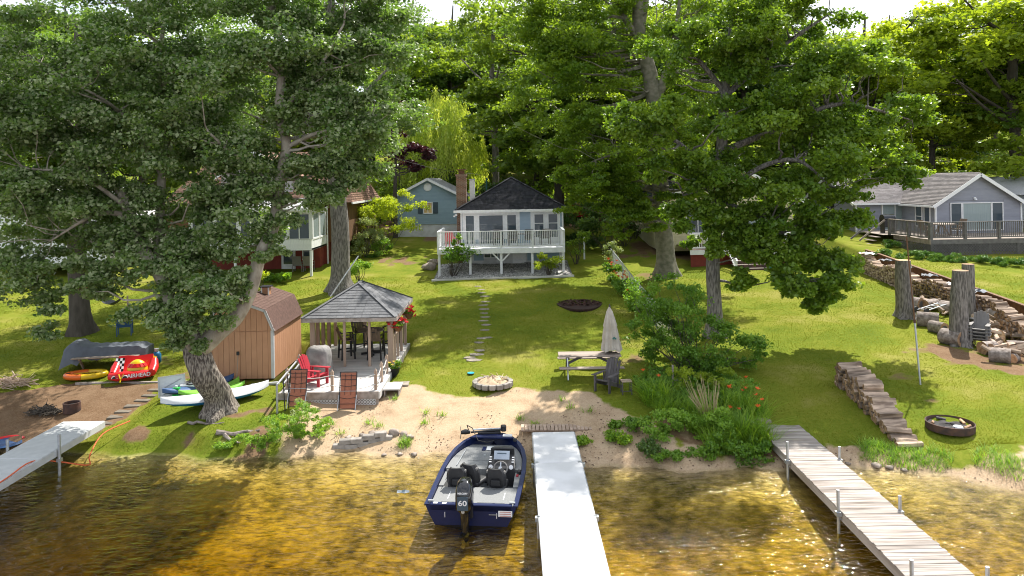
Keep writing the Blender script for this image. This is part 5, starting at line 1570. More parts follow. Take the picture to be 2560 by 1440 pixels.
# seats
def boat_seat(x, y, rz, s=1.0):
    e = empty('seat', (x, y, 0), rz); e.parent = BT
    MB().lathe([(.07, .2), (.06, .42)], 10).build('pedestal', MAT['metal'], e)
    MB().box(-.25 * s, .25 * s, -.24, .26, .42, .55).build('cushion', MAT['vinyl'], e, bevel=.05, seg=3, smooth=True)
    rows = []
    for z, w_, yb in ((.5, .23, -.24), (.62, .27, -.28), (.78, .275, -.31), (.9, .25, -.335), (.99, .17, -.345)):
        rows.append([(-w_ * s, yb + .09, z), (-w_ * s * .75, yb + .01, z), (0, yb - .015, z), (w_ * s * .75, yb + .01, z), (w_ * s, yb + .09, z)])
    m = MB(); m.grid(rows); m.grid([[(p[0] * .93, p[1] + .085, p[2] * .99) for p in r] for r in rows])
    n = len(rows)
    for r in range(n - 1):
        for c in (0, 4):
            a, b = r * 5 + c, (r + 1) * 5 + c
            m.f.append((a, b, b + n * 5, a + n * 5))
    for c in range(4):
        a = (n - 1) * 5 + c; m.f.append((a, a + 1, a + 1 + n * 5, a + n * 5))
        m.f.append((c, c + 1, c + 1 + n * 5, c + n * 5))
    m.build('backrest', MAT['vinyl'], e, smooth=True)
    MB().box(-.13 * s, .13 * s, -.365, -.335, .58, .74).build('back_pad', MAT['black'], e, bevel=.03, seg=2)
    for q in (-1, 1): MB().box(q * .22 * s - .035, q * .22 * s + .035, -.28, -.2, .86, .93).build('side_bolster', MAT['resin'], e, bevel=.015)
boat_seat(-.54, 1.38, R(4), .92); boat_seat(.46, 1.38, R(-3), .92); boat_seat(-.16, 1.6, R(-24), 1.0)
# console
cs = empty('console', (.47, 2.05, -.16), 0); cs.parent = BT
MB().add([(-.36, -.22, .2), (.36, -.22, .2), (.36, .3, .2), (-.36, .3, .2), (-.37, -.12, .82), (.37, -.12, .82), (.32, .34, 1.06), (-.32, .34, 1.06)],
         [(0, 3, 2, 1), (4, 5, 6, 7), (0, 1, 5, 4), (1, 2, 6, 5), (2, 3, 7, 6), (3, 0, 4, 7)]).build('dash', MAT['black'], cs, bevel=.03, seg=2)
MB().slab([(-.32, .30), (.32, .30), (.24, .42), (.0, .47), (-.24, .42)], .98, 1.2).build('windscreen', MAT['black'], cs, bevel=.02)
sc_ = MB().box(-.2, .2, -.005, .005, -.11, .11).build('display', MAT['screen'], cs, loc=(0, .12, 1.08), rot=(R(-38), 0, 0))
MB().box(-.12, .12, -.009, -.0055, .03, .055).build('display_bar', MAT['shutter'], sc_)
wh = MB().tube([(.17 * math.cos(a), 0, .17 * math.sin(a)) for a in np.linspace(0, 2 * math.pi, 25)], .018, 8, False).build('steering_wheel', MAT['resin'], cs, smooth=True, loc=(0, -.2, .86), rot=(R(-35), 0, 0))
MB().lathe([(.05, -.02), (.05, .02)], 14).build('wheel_hub', MAT['metal'], wh, rot=(R(90), 0, 0))
for a in (90, 215, 325): MB().bar((0, 0, 0), (.16 * math.cos(R(a)), 0, .16 * math.sin(R(a))), .03, .012, up=(0, 1, 0)).build('spoke', MAT['metal'], wh)
for s in (-1, 1):
    MB().lathe([(.055, 0), (.055, .02)], 14).build('gauge', MAT['decal'], cs, loc=(s * .26, -.115, .86), rot=(R(62), 0, 0))
    for k in range(3): MB().box(-.03, .03, -.012, .012, -.01, .01).build('switch', MAT['decal'], cs, loc=(s * .29, .02 + k * .07, .94 + k * .035), rot=(R(28), 0, 0))
MB().box(.42, .5, -.15, .0, .5, .78).build('throttle', MAT['vinyl'], cs, bevel=.02)
MB().box(.4, .46, -.28, -.2, .62, .72).build('kill_switch', MAT['red'], cs)
# outboard
ob = empty('outboard_motor', (-.08, -.30, 0), 0); ob.parent = BT
rows = []
for z, wx_, y0, y1 in ((.60, .13, -.20, .22), (.68, .19, -.27, .26), (.90, .20, -.28, .28), (1.10, .185, -.25, .27), (1.22, .15, -.17, .24), (1.27, .09, -.06, .18)):
    r = []
    for k in range(16):
        a = 2 * math.pi * k / 16
        cx_, sy_ = math.cos(a), math.sin(a)
        f_ = lambda v: math.copysign(abs(v) ** .6, v)
        r.append((wx_ * f_(cx_), (y0 + y1) / 2 + (y1 - y0) / 2 * f_(sy_), z))
    rows.append(r + [r[0]])
m = MB(); m.grid(rows); m.f.append(tuple(len(m.v) - 17 + k for k in range(16)))
cowl = m.build('cowling', MAT['blackgloss'], ob, smooth=True)
rows = []
for z, wx_, y0, y1 in ((-.12, .04, -.13, .14), (.05, .055, -.14, .16), (.3, .10, -.17, .2), (.598, .125, -.19, .21)):
    rows.append([(wx_ * math.cos(a), (y0 + y1) / 2 + (y1 - y0) / 2 * math.sin(a), z) for a in np.linspace(0, 2 * math.pi, 13)])
MB().grid(rows).build('midsection', MAT['blackgloss'], ob, smooth=True)
MB().box(-.1, .1, -.22, .12, .06, .085).build('cavitation_plate', MAT['black'], ob)
MB().tube([(0, -.15, -.1), (0, .25, -.1)], [.06, .05], 10).build('gearcase', MAT['black'], ob)
for k in range(3):
    a = k * 2.094
    MB().bar((0, -.16, -.1), (.1 * math.cos(a), -.17, -.1 + .1 * math.sin(a)), .09, .01, up=(0, 1, .4)).build('propeller_blade', MAT['metal'], ob)
MB().box(-.14, .14, .2, .36, .3, .66).build('clamp_bracket', MAT['black'], ob, bevel=.02)
def text(body, size, mat, parent, loc, rot, name='lettering', ext=.002, sx=1.0):
    cu = bpy.data.curves.new(name, 'FONT')
    cu.body = body; cu.size = size; cu.extrude = ext; cu.align_x = 'CENTER'; cu.align_y = 'CENTER'
    cu.offset = size * .02
    o = bpy.data.objects.new(name, cu); COL.objects.link(o)
    dg = bpy.context.evaluated_depsgraph_get()
    me = bpy.data.meshes.new_from_object(o.evaluated_get(dg))
    bpy.data.objects.remove(o); bpy.data.curves.remove(cu)
    me.materials.clear(); me.materials.append(mat)
    return piece(name, me, parent, loc, rot, (sx, 1, 1))
MB().box(-.125, .125, -.292, -.282, .70, 1.0).build('decal_panel', MAT['shutter'], cowl, bevel=.004)
text('60', .16, MAT['decal'], cowl, (0, -.296, .86), (R(90), 0, 0), sx=1.25)
text('MERCURY', .05, MAT['decal'], cowl, (0, -.272, 1.07), (R(80), 0, 0))
MB().lathe([(.04, 0), (.04, .006)], 16).build('round_badge', MAT['metal'], cowl, loc=(0, -.262, .66), rot=(R(90), 0, 0))
# trolling motor on the bow
tm = empty('trolling_motor', (-.28, 3.98, .86), R(9)); tm.parent = BT
MB().tube([(-.35, 0, .03), (.55, .02, .07)], .028, 8).build('shaft', MAT['black'], tm, smooth=True)
MB().tube([(-.3, .06, .08), (.5, .07, .09)], .022, 8).build('shaft', MAT['metal'], tm, smooth=True)
MB().box(-.15, .5, -.06, .12, -.03, .03).build('mount', MAT['black'], tm, bevel=.01)
MB().tube([(-.62, 0, .03), (-.5, 0, .05), (-.36, 0, .04)], [.05, .075, .05], 10).build('motor_pod', MAT['black'], tm, smooth=True)
for a in (25, 205): MB().bar((-.62, 0, .03), (-.64, .2 * math.cos(R(a)), .03 + .2 * math.sin(R(a))), .08, .012, up=(1, 0, 0)).build('propeller_blade', MAT['black'], tm)
MB().box(.5, .66, -.05, .09, .02, .2).build('control_head', MAT['black'], tm, bevel=.03)
MB().tube([(-.4, .02, .06), (-.45, -.05, .25), (-.3, -.15, .2), (-.15, -.3, -.1), (.1, -.35, -.15), (.3, -.3, -.12)], .014, 6, False).build('cable', MAT['rubber'], tm, smooth=True)
ft = MB().box(-.12, .12, -.1, .1, 0, .04).build('foot_pedal', MAT['metal'], BT, loc=(.02, 3.42, .602), rot=(R(10), 0, 0))
for s in (-1, 1): MB().box(s * .19 - .05, s * .19 + .05, -.12, .12, 0, .03).build('pedal_rail', MAT['navy'], BT, loc=(.02, 3.42, .602))
MB().box(.30, .56, 3.78, 3.92, .836, .86).build('bow_light', MAT['decal'], BT)
MB().lathe([(.06, 0), (.05, .06)], 10, (.66, 3.62, .78)).build('bow_cup', MAT['black'], BT)
# transom label: pale sticker with red print
lb = MB().box(-.16, .16, -.006, .006, -.065, .065).build('warning_label', MAT['decal'], BT, loc=(.80, -.022, .40), rot=(R(-4), 0, 0))
for k in range(3): MB().box(-.13, .13, -.009, -.0065, .035 - k * .045, .047 - k * .045).build('print_line', MAT['decal_red'], lb)
for x in (-.83, -.62): MB().box(x - .05, x + .05, .02, .09, .576, .583).build('sticker', MAT['decal'], BT)
MB().box(.42, .62, -.014, -.004, .36, .375).build('sticker', MAT['metal'], BT)

# ================================================================ gazebo on its platform
px0, px1, py0, py1, pz = -7.75, -4.5, 24.3, 31.5, 1.05
GZ_ = empty('gazebo', (0, 0, 0), 0, 'timber gazebo with grey shingled hip roof on a pale deck', 'gazebo')
n = int((py1 - py0) / .145)
bmx = MB().box(px0, px1, 0, .139, -.035, 0).mesh('deck_board', MAT['wood_pale'])
for k in range(n): piece('deck_board', bmx, GZ_, (0, py0 + k * .145, pz))
MB().box(px0, px1, py0 - .045, py0 - .003, pz - .24, pz - .01).build('rim_board', MAT['wood_grey'], GZ_)
MB().box(px1 + .003, px1 + .045, py0 - .045, py1, pz - .24, pz - .01).build('rim_board', MAT['wood_pale'], GZ_)
MB().box(px0 - .045, px0 - .003, py0 - .045, py1, pz - .24, pz - .01).build('rim_board', MAT['wood_grey'], GZ_)
for x in np.linspace(px0 + .06, px1 - .06, 4): MB().box(x - .05, x + .05, py0 + .0, py0 + .1, g(x, py0) - .1, pz - .25).build('support_post', MAT['wood_grey'], GZ_)
lt = MB(); lattice(lt, (px0 + .1, py0 - .02, 0), (1, 0, 0), px1 - px0 - .2, g(-6, py0) - .05, pz - .25, .1, .028, .006)
o = lt.build('lattice_skirt', MAT['lattice'], GZ_); o['kind'] = 'stuff'
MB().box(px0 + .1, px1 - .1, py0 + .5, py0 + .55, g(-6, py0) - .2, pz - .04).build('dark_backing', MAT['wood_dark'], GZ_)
# roof
rx0, rx1, ry0_, ry1_, rze, rza = -7.82, -4.34, 27.15, 31.55, 2.93, 3.95
rcx, rcy = (rx0 + rx1) / 2, (ry0_ + ry1_) / 2
rr_ = .25
A = [(rx0, ry0_, rze), (rx1, ry0_, rze), (rx1, ry1_, rze), (rx0, ry1_, rze)]
T0, T1 = (rcx, rcy - rr_, rza), (rcx, rcy + rr_, rza)
GR = MB().add(A + [T0, T1], [(0, 1, 4), (1, 2, 5, 4), (2, 3, 5), (3, 0, 4, 5), (0, 3, 2, 1)]).build('roof', MAT['wood_grey'], GZ_)
up_ = Vector((0, 0, .012))
def V3(p): return Vector(p) + up_
shingles(GR, V3(A[0]), V3(A[1]), V3(T0), V3(T0), MAT['grey_shingle'], .165, .33, single=True, seed=10, th=.016)
shingles(GR, V3(A[1]), V3(A[2]), V3(T0), V3(T1), MAT['grey_shingle'], .165, .33, single=True, seed=11, th=.016)
shingles(GR, V3(A[2]), V3(A[3]), V3(T1), V3(T1), MAT['grey_shingle'], .165, .33, seed=12)
shingles(GR, V3(A[3]), V3(A[0]), V3(T1), V3(T0), MAT['grey_shingle'], .165, .33, seed=13)
for a, b in ((A[0], T0), (A[1], T0), (A[2], T1), (A[3], T1), (T0, T1)):
    MB().bar(Vector(a) + Vector((0, 0, .035)), Vector(b) + Vector((0, 0, .035)), .14, .014).build('ridge_cap', MAT['grey_shingle'], GR)
for a, b in ((A[0], A[1]), (A[1], A[2]), (A[2], A[3]), (A[3], A[0])):
    a, b = Vector(a) - Vector((0, 0, .07)), Vector(b) - Vector((0, 0, .07))
    MB().bar(a, b, .035, .13).build('fascia', MAT['wood_grey'], GR)
def gpost(x, y, wd=.09, z1=rze - .02, name='post'):
    MB().box(x - wd / 2, x + wd / 2, y - wd / 2, y + wd / 2, pz + .002, z1).build(name, MAT['wood_post'], GZ_)
fy = 27.6
for x, wd in ((px0 + .22, .17), (-6.35, .09), (-5.42, .09), (px1 - .12, .2)): gpost(x, fy, wd)
for yy_ in (28.4, 29.2, 30.1): gpost(px0 + .2, yy_, .12)
for x in (px0 + .2, -6.3, -5.3, px1 - .12): gpost(x, 31.2, .12)
for yy_ in (28.3, 29.1, 30.0): gpost(px1 - .1, yy_, .1, pz + 1.0)
MB().box(px1 - .14, px1 - .06, 27.7, 31.1, pz + 1.0, pz + 1.04).build('side_rail', MAT['wood_post'], GZ_)
MB().box(px0 + .12, px1 - .04, fy - .05, fy + .05, rze - .16, rze - .022).build('beam', MAT['wood_post'], GZ_)
# rope fence posts at the front
def rpost(x, y, h=.62):
    o = MB().box(-.045, .045, -.045, .045, 0, h).add([(-.045, -.045, h), (.045, -.045, h), (.045, .045, h), (-.045, .045, h), (0, 0, h + .09)], [(0, 1, 4), (1, 2, 4), (2, 3, 4), (3, 0, 4)]).build('rope_post', MAT['wood_post'], GZ_, loc=(x, y, pz + .002))
    return Vector((x, y, pz + h - .1))
q = [rpost(px0 + .5, 25.4), rpost(-6.05, 24.42), rpost(px1 - .12, 24.45), rpost(px1 - .1, 25.4), rpost(px1 - .1, 26.5)]
q2 = [rpost(px0 + .1, 24.8), rpost(px0 + .1, 26.2, .75)]
for a, b in ((q2[0], q[1]), (q[1], q[2]), (q[2], q[3]), (q[3], q[4])):
    for dz_ in (0, -.33):
        pts = [a.lerp(b, t) + Vector((0, -.05, dz_ - .14 * math.sin(t * math.pi))) for t in np.linspace(0, 1, 9)]
        MB().tube(pts, .014, 5, False).build('rope', MAT['rope'], GZ_, smooth=True)
# step to the right
stp = empty('deck_step', (-4.15, 25.1, g(-4.15, 25.1)), 0, 'low pale wooden step beside the gazebo deck', 'step')
for k in range(3): MB().box(-.28, .28, -.42 + k * .285, -.145 + k * .285, .16, .2).build('tread', MAT['wood_pale'], stp)
for s in (-.25, .22): MB().box(s, s + .04, -.4, .4, -.05, .158).build('stringer', MAT['wood_grey'], stp)
for k, (ppx, ppy) in enumerate(((1000, 960), (1003, 905))):
    p = gnd(ppx, ppy)
    o = MB().slab([(-.3, -.25), (.32, -.22), (.3, .27), (-.28, .24)], -.04, .03).build('flat_stone', MAT['flag'], None, bevel=.01, loc=(p.x, p.y, g(p.x, p.y)))
    tag(o, ('flat tan stone just beyond the gazebo step', 'flat tan stone along the right edge of the gazebo')[k], 'stone')

# bar set inside
def bar_chair(x, y, rz, label):
    r = empty('bar_chair', (x, y, pz + .002), rz, label, 'chair', 'tall chairs round the gazebo table')
    for sx in (-.24, .24):
        for sy in (-.24, .2): MB().bar((sx * 1.12, sy * 1.15, 0), (sx, sy, .72), .05, .06).build('leg', MAT['black'], r)
        MB().box(sx - .03, sx + .03, -.27, .27, .93, .96).build('armrest', MAT['black'], r)
        MB().box(sx - .025, sx + .025, .17, .22, .74, .93).build('arm_post', MAT['black'], r)
        MB().box(sx - .02, sx + .02, -.24, .2, .3, .35).build('stretcher', MAT['black'], r)
    MB().box(-.24, .24, .17, .21, .24, .29).build('foot_rail', MAT['black'], r)
    for k in range(4): MB().box(-.24, .24, -.22 + k * .115, -.115 + k * .115, .72, .745).build('seat_slat', MAT['brown_resin'], r)
    for k in range(5):
        x_ = -.2 + k * .1
        hh = 1.28 - .05 * abs(k - 2) ** 1.5
        MB().add([(x_ - .045, -.2, .74), (x_ + .045, -.2, .74), (x_ * 1.1 + .045, -.36, hh), (x_ * 1.1 - .045, -.36, hh), (x_ - .045, -.225, .74), (x_ + .045, -.225, .74), (x_ * 1.1 + .045, -.385, hh), (x_ * 1.1 - .045, -.385, hh)],
                 [(0, 1, 2, 3), (7, 6, 5, 4), (0, 4, 5, 1), (1, 5, 6, 2), (2, 6, 7, 3), (3, 7, 4, 0)]).build('back_slat', MAT['brown_resin'], r)
    MB().bar((-.26, -.31, 1.08), (.26, -.31, 1.08), .03, .05, up=(0, 1, 0)).build('back_rail', MAT['black'], r)
bar_chair(-5.38, 28.75, R(-8), 'tall brown slatted chair with its back to the lake in the gazebo')
bar_chair(-6.55, 28.9, R(-62), 'tall brown chair on the shed side of the gazebo table')
bar_chair(-6.35, 30.35, R(-150), 'tall brown chair at the far left of the gazebo table')
bar_chair(-5.05, 30.3, R(150), 'tall brown chair at the far right of the gazebo table')
t = empty('bar_table', (-5.75, 29.6, pz + .002), 0, 'round tall table in the gazebo', 'table')
MB().lathe([(.5, .92), (.52, .94), (.52, .97)], 28).build('table_top', MAT['wood_table'], t)
MB().lathe([(.1, .1), (.07, .5), (.1, .92)], 10).build('pedestal', MAT['black'], t)
for k in range(4): MB().bar((0, 0, .06), (.4 * math.cos(k * 1.57 + .4), .4 * math.sin(k * 1.57 + .4), .04), .08, .08).build('foot', MAT['black'], t)

# covered grill: draped cover with folds
gb = empty('covered_grill', (-6.98, 26.35, pz + .002), R(-8), 'barbecue grill under a wrinkled taupe cover on the gazebo deck', 'grill')
rows = []
rng = np.random.default_rng(4)
for i, (z, sx, sy) in enumerate(((.02, .47, .36), (.25, .45, .345), (.5, .43, .33), (.75, .42, .32), (.88, .41, .30), (1.0, .33, .25), (1.06, .2, .16))):
    r = []
    for k in range(40):
        a = 2 * math.pi * k / 40
        f_ = lambda v: math.copysign(abs(v) ** .55, v)
        w_ = 1 + (.05 * math.sin(a * 9 + i * .4) + .04 * math.sin(a * 5 + 1)) * (1 - z * .8)
        r.append((sx * f_(math.cos(a)) * w_, sy * f_(math.sin(a)) * w_, z + .03 * math.sin(a * 2 + 1) * (z > .8)))
    rows.append(r + [r[0]])
m = MB(); m.grid(rows); m.f.append(tuple(len(m.v) - 41 + k for k in range(40)))
m.build('cover', MAT['cover'], gb, smooth=True)
for sx in (-.34, .34):
    for sy in (-.24, .24): MB().lathe([(.04, 0), (.04, .05)], 10, (sx, sy, 0)).build('wheel', MAT['rubber'], gb)

def adirondack(loc, rz, label, mat, nslat=5, grp=None, sc=1.0, solid=False, scl=None):
    r = empty('adirondack_chair', loc, rz, label, 'chair', grp)
    r.scale = (sc,) * 3
    w_ = .5
    # facing -y: front legs at y=-.35
    for s in (-1, 1):
        MB().box(s * .27 - .022, s * .27 + .022, -.38, -.28, 0, .53).build('front_leg', mat, r)
        MB().bar((s * .235, -.36, .34), (s * .235, .55, .02), .03, .11, up=(0, 0, 1)).build('back_leg', mat, r)
        MB().slab([(s * .22, -.42), (s * .37, -.42), (s * .36, .1), (s * .28, .32), (s * .23, .32)], .53, .555).build('armrest', mat, r)
        MB().box(s * .27 - .02, s * .27 + .02, .2, .25, .12, .53).build('arm_support', mat, r)
    for k in range(5):
        y_ = -.37 + k * .115
        MB().box(-.25, .25, y_, y_ + .105, .375 - k * .038, .4 - k * .038).build('seat_slat', mat, r)
    for k in range(nslat):
        x_ = (k - (nslat - 1) / 2) * (w_ / nslat)
        hw = w_ / nslat / 2 - .004
        hh = 1.0 - .03 * abs(k - (nslat - 1) / 2) ** 1.6
        MB().add([(x_ - hw, .18, .24), (x_ + hw, .18, .24), (x_ * 1.08 + hw, .45, hh), (x_ * 1.08 - hw, .45, hh), (x_ - hw, .205, .24), (x_ + hw, .205, .24), (x_ * 1.08 + hw, .475, hh), (x_ * 1.08 - hw, .475, hh)],
                 [(0, 1, 2, 3), (7, 6, 5, 4), (0, 4, 5, 1), (1, 5, 6, 2), (2, 6, 7, 3), (3, 7, 4, 0)]).build('back_slat', mat, r)
    MB().bar((-.25, .34, .5), (.25, .34, .5), .05, .025, up=(0, 1, 0)).build('back_rail', mat, r)
    MB().bar((-.24, .45, .84), (.24, .45, .84), .05, .02, up=(0, 1, 0)).build('back_rail', mat, r)
    return r
adirondack((-6.85, 25.2, pz + .002), R(72), 'red plastic adirondack chair on the gazebo deck', MAT['red'], 5, sc=1.0)

def lounger(px, py, label, lean=R(14)):
    p = gnd(px, py)
    p.y = min(p.y, 23.86)
    r = empty('folding_lounger', (p.x, p.y, g(p.x, p.y)), R(random.uniform(-3, 3)), label, 'lounger', 'loungers stood up against the gazebo deck')
    tl = Matrix.Rotation(-lean, 4, 'X')
    def T(v): return tuple(tl @ Vector(v))
    def tube(name, pts, rad, mat): MB().tube([T(v) for v in pts], rad, 8).build(name, mat, r, smooth=True)
    W_ = .27
    for s in (-1, 1): tube('side_tube', [(s * W_, 0, .02), (s * W_, 0, 1.22)], .017, MAT['black'])
    tube('end_tube', [(-W_, 0, 1.22), (W_, 0, 1.22)], .017, MAT['black'])
    tube('end_tube', [(-W_, 0, .06), (W_, 0, .06)], .017, MAT['black'])
    MB().add([T(v) for v in [(-W_ + .02, .01, .08), (W_ - .02, .01, .08), (W_ - .02, .01, 1.2), (-W_ + .02, .01, 1.2), (-W_ + .02, .016, .08), (W_ - .02, .016, .08), (W_ - .02, .016, 1.2), (-W_ + .02, .016, 1.2)]],
             [(0, 1, 2, 3), (7, 6, 5, 4), (0, 4, 5, 1), (1, 5, 6, 2), (2, 6, 7, 3), (3, 7, 4, 0)]).build('sling', MAT['sling'], r)
    for z in (.22, .42, .62, .8, .98, 1.1): tube('cross_bar', [(-W_, -.02, z), (0, -.02 - (.05 if z in (.42, .8) else 0), z - (.04 if z in (.42, .8) else 0)), (W_, -.02, z)], .009, MAT['black'] if z != .62 else MAT['metal'])
    for x in (-.1, .1): tube('long_bar', [(x, -.018, .5), (x, -.018, 1.15)], .007, MAT['black'])
    for s in (-1, 1): tube('leg', [(s * W_ * 1.06, -.03, .5), (s * W_ * 1.06, -.16, .02)], .014, MAT['metal'])
    return r
lounger(742, 1022, 'terracotta sling lounger standing beside the pipe rack')
lounger(875, 1011, 'terracotta sling lounger standing at the middle of the gazebo deck')

# hanging baskets and pansy pot
def flower_mesh(mat, r=.06, n=6, name='flower', cup=.4):
    m = MB()
    for k in range(n):
        a = 2 * math.pi * k / n; b = a + .5
        m.add([(0, 0, 0), (r * .6 * math.cos(a - .42), r * .6 * math.sin(a - .42), r * cup), (r * math.cos(a), r * math.sin(a), r * cup * 1.3), (r * .6 * math.cos(a + .42), r * .6 * math.sin(a + .42), r * cup)], [(0, 1, 2, 3)])
    me = bpy.data.meshes.new(name); me.from_pydata(m.v, [], m.f); me.materials.append(mat)
    return me
FRED = flower_mesh(MAT['fl_red'], .085, 7, 'blossom', .5); FYEL = flower_mesh(MAT['fl_yel'], .055, 5, 'blossom', .3); FORA = flower_mesh(MAT['fl_orange'], .085, 6, 'lily_flower', .6)
def basket(px, py, d, label, seed):
    p = at(px, py, d)
    r = shrub('hanging_basket', (p.x, p.y, p.z), label, [((0, 0, 0), (.24, .24, .18), 22, .12)], LEAF['shrub'], .07, 40, seed, 'red flower baskets on the gazebo', stems=0, cat='flower basket')
    MB().lathe([(.08, -.24), (.19, -.06), (.2, .0)], 14).build('basket_bowl', MAT['wood_brown'], r)
    for k in range(3): MB().tube([(.18 * math.cos(k * 2.1), .18 * math.sin(k * 2.1), 0), (0, 0, .42)], .006, 4).build('hanger_wire', MAT['black'], r)
    rn = random.Random(seed)
    for k in range(20):
        a = rn.uniform(0, 6.28); rr = rn.uniform(.1, .33); zz = rn.uniform(-.12, .22)
        piece('blossom', FRED, r, (rr * math.cos(a), rr * math.sin(a) - .06, zz), (rn.uniform(-.9, .4), rn.uniform(-.6, .6), rn.uniform(0, 3)), rn.uniform(.9, 1.5))
basket(995, 812, 27.6, 'red flowering basket at the front corner of the gazebo', 1)
basket(1022, 782, 29.8, 'red flowering basket farther along the gazebo side', 2)
p = gnd(988, 942)
r = shrub('flower_pot', (p.x, p.y, g(p.x, p.y)), 'pot of yellow pansies at the foot of the gazebo deck', [((0, 0, .42), (.2, .2, .16), 16, .11)], LEAF['shrub'], .06, 34, 5, stems=0, cat='flower pot')
MB().lathe([(.11, 0), (.17, .3), (.18, .32)], 14).build('pot', MAT['black'], r)
rn = random.Random(3)
for k in range(12):
    a = rn.uniform(0, 6.28); rr = rn.uniform(.03, .22)
    piece('blossom', FYEL, r, (rr * math.cos(a), rr * math.sin(a) - .05, .5 + rn.uniform(-.1, .1)), (rn.uniform(-.8, .2), rn.uniform(-.4, .4), 0), rn.uniform(.8, 1.3))

# ================================================================ shed
SX0, SX1, SY0, SY1 = -10.95, -8.58, 26.3, 29.75
sz0, sze, szk, sza = 1.0, 2.70, 3.40, 3.74
sxc = (SX0 + SX1) / 2
kn = .30
prof = [(SX0, sz0), (SX1, sz0), (SX1, sze), (SX1 - kn, szk), (sxc, sza), (SX0 + kn, szk), (SX0, sze)]
SHD = empty('storage_shed', (0, 0, 0), 0, 'tan barn shaped storage shed with brown gambrel roof', 'shed')
MB().prism([(x + (.03 if x < sxc else -.03 if x > sxc else 0), z - (.03 if z > sze else 0)) for x, z in prof], SY0 + .03, SY1 - .03).build('shell', MAT['orange_shed'], SHD)
# grooved vertical boards on the front, each clipped to the gambrel
def gamb(x):
    d_ = min(x - SX0, SX1 - x)
    return sze + (szk - sze) * d_ / kn if d_ < kn else szk + (sza - szk) * (d_ - kn) / ((SX1 - SX0) / 2 - kn)
nb = 12
for k in range(nb):
    a, b = SX0 + (SX1 - SX0) * k / nb + .005, SX0 + (SX1 - SX0) * (k + 1) / nb - .005
    for z0_, z1f in ((sz0, lambda x: 2.69), (2.70, gamb)):
        za, zb_ = z1f(a), z1f(b)
        pts = [(a, z0_), (b, z0_), (b, max(zb_ - .02, z0_ + .01)), (a, max(za - .02, z0_ + .01))]
        if k == nb // 2 - 1 or k == nb // 2: pass
        MB().prism(pts, SY0, SY0 + .028).build('wall_board', MAT['orange_shed'], SHD)
nb = 15
for k in range(nb):
    a, b = SY0 + (SY1 - SY0) * k / nb + .006, SY0 + (SY1 - SY0) * (k + 1) / nb - .006
    MB().box(SX1 - .03, SX1, a, b, sz0, sze).build('wall_board', MAT['orange_shed'], SHD)
MB().box(SX1 - .09, SX1 + .012, SY0 - .014, SY0 + .09, sz0, sze).build('corner_trim', MAT['alum'], SHD)
MB().bar((SX1 + .02, SY0 - .03, sze - .02), (SX1 - kn + .02, SY0 - .03, szk + .0), .03, .09, up=(.92, 0, .4)).build('rake_trim', MAT['alum'], SHD)
MB().bar((SX1 - kn + .02, SY0 - .03, szk + .0), (sxc, SY0 - .03, sza), .03, .09).build('rake_trim', MAT['alum'], SHD)
MB().bar((SX0 + kn, SY0 - .03, szk + .0), (sxc, SY0 - .03, sza), .03, .09).build('rake_trim', MAT['alum'], SHD)
MB().bar((SX0 - .02, SY0 - .03, sze - .02), (SX0 + kn - .02, SY0 - .03, szk), .03, .09, up=(-.92, 0, .4)).build('rake_trim', MAT['alum'], SHD)
SR = MB()
e_ = .06
pp = [(SX1 + e_, sze - .03), (SX1 - kn + .03, szk + .05), (sxc, sza + .05), (SX0 + kn - .03, szk + .05), (SX0 - e_, sze - .03)]
for (xa_, za_), (xb_, zb_) in zip(pp[:-1], pp[1:]): SR.add([(xa_, SY0 - .06, za_), (xa_, SY1 + .06, za_), (xb_, SY1 + .06, zb_), (xb_, SY0 - .06, zb_)], [(0, 1, 2, 3)])
sro = SR.build('roof', MAT['brown_shingle'], SHD)
shingles(sro, (pp[0][0], SY0 - .06, pp[0][1]), (pp[0][0], SY1 + .06, pp[0][1]), (pp[1][0], SY0 - .06, pp[1][1]), (pp[1][0], SY1 + .06, pp[1][1]), MAT['brown_shingle'], .14, .32, single=True, seed=20)
shingles(sro, (pp[1][0], SY0 - .06, pp[1][1]), (pp[1][0], SY1 + .06, pp[1][1]), (pp[2][0], SY0 - .06, pp[2][1]), (pp[2][0], SY1 + .06, pp[2][1]), MAT['brown_shingle'], .14, .32, single=True, seed=21)
shingles(sro, (pp[3][0], SY1 + .06, pp[3][1]), (pp[3][0], SY0 - .06, pp[3][1]), (pp[2][0], SY1 + .06, pp[2][1]), (pp[2][0], SY0 - .06, pp[2][1]), MAT['brown_shingle'], .14, .32, seed=22)
for s in (SX0 + .3, sxc, SX1 - .3): MB().box(s - .05, s + .05, SY0 + .02, SY1 - .02, sz0 - .35, sz0 - .003).build('skid', MAT['wood_brown'], SHD)
cp = MB().box(sxc + .12, sxc + .38, 28.3, 28.6, sza - .1, sza + .22).build('roof_vent', MAT['orange_shed'], SHD)
MB().box(sxc + .06, sxc + .44, 28.22, 28.68, sza + .221, sza + .26).build('vent_cap', MAT['dark_shingle'], cp)
for x in (sxc + .1, sxc + .36): MB().box(x, x + .04, 28.27, 28.299, sza - .1, sza + .22).build('vent_trim', MAT['trim'], cp)
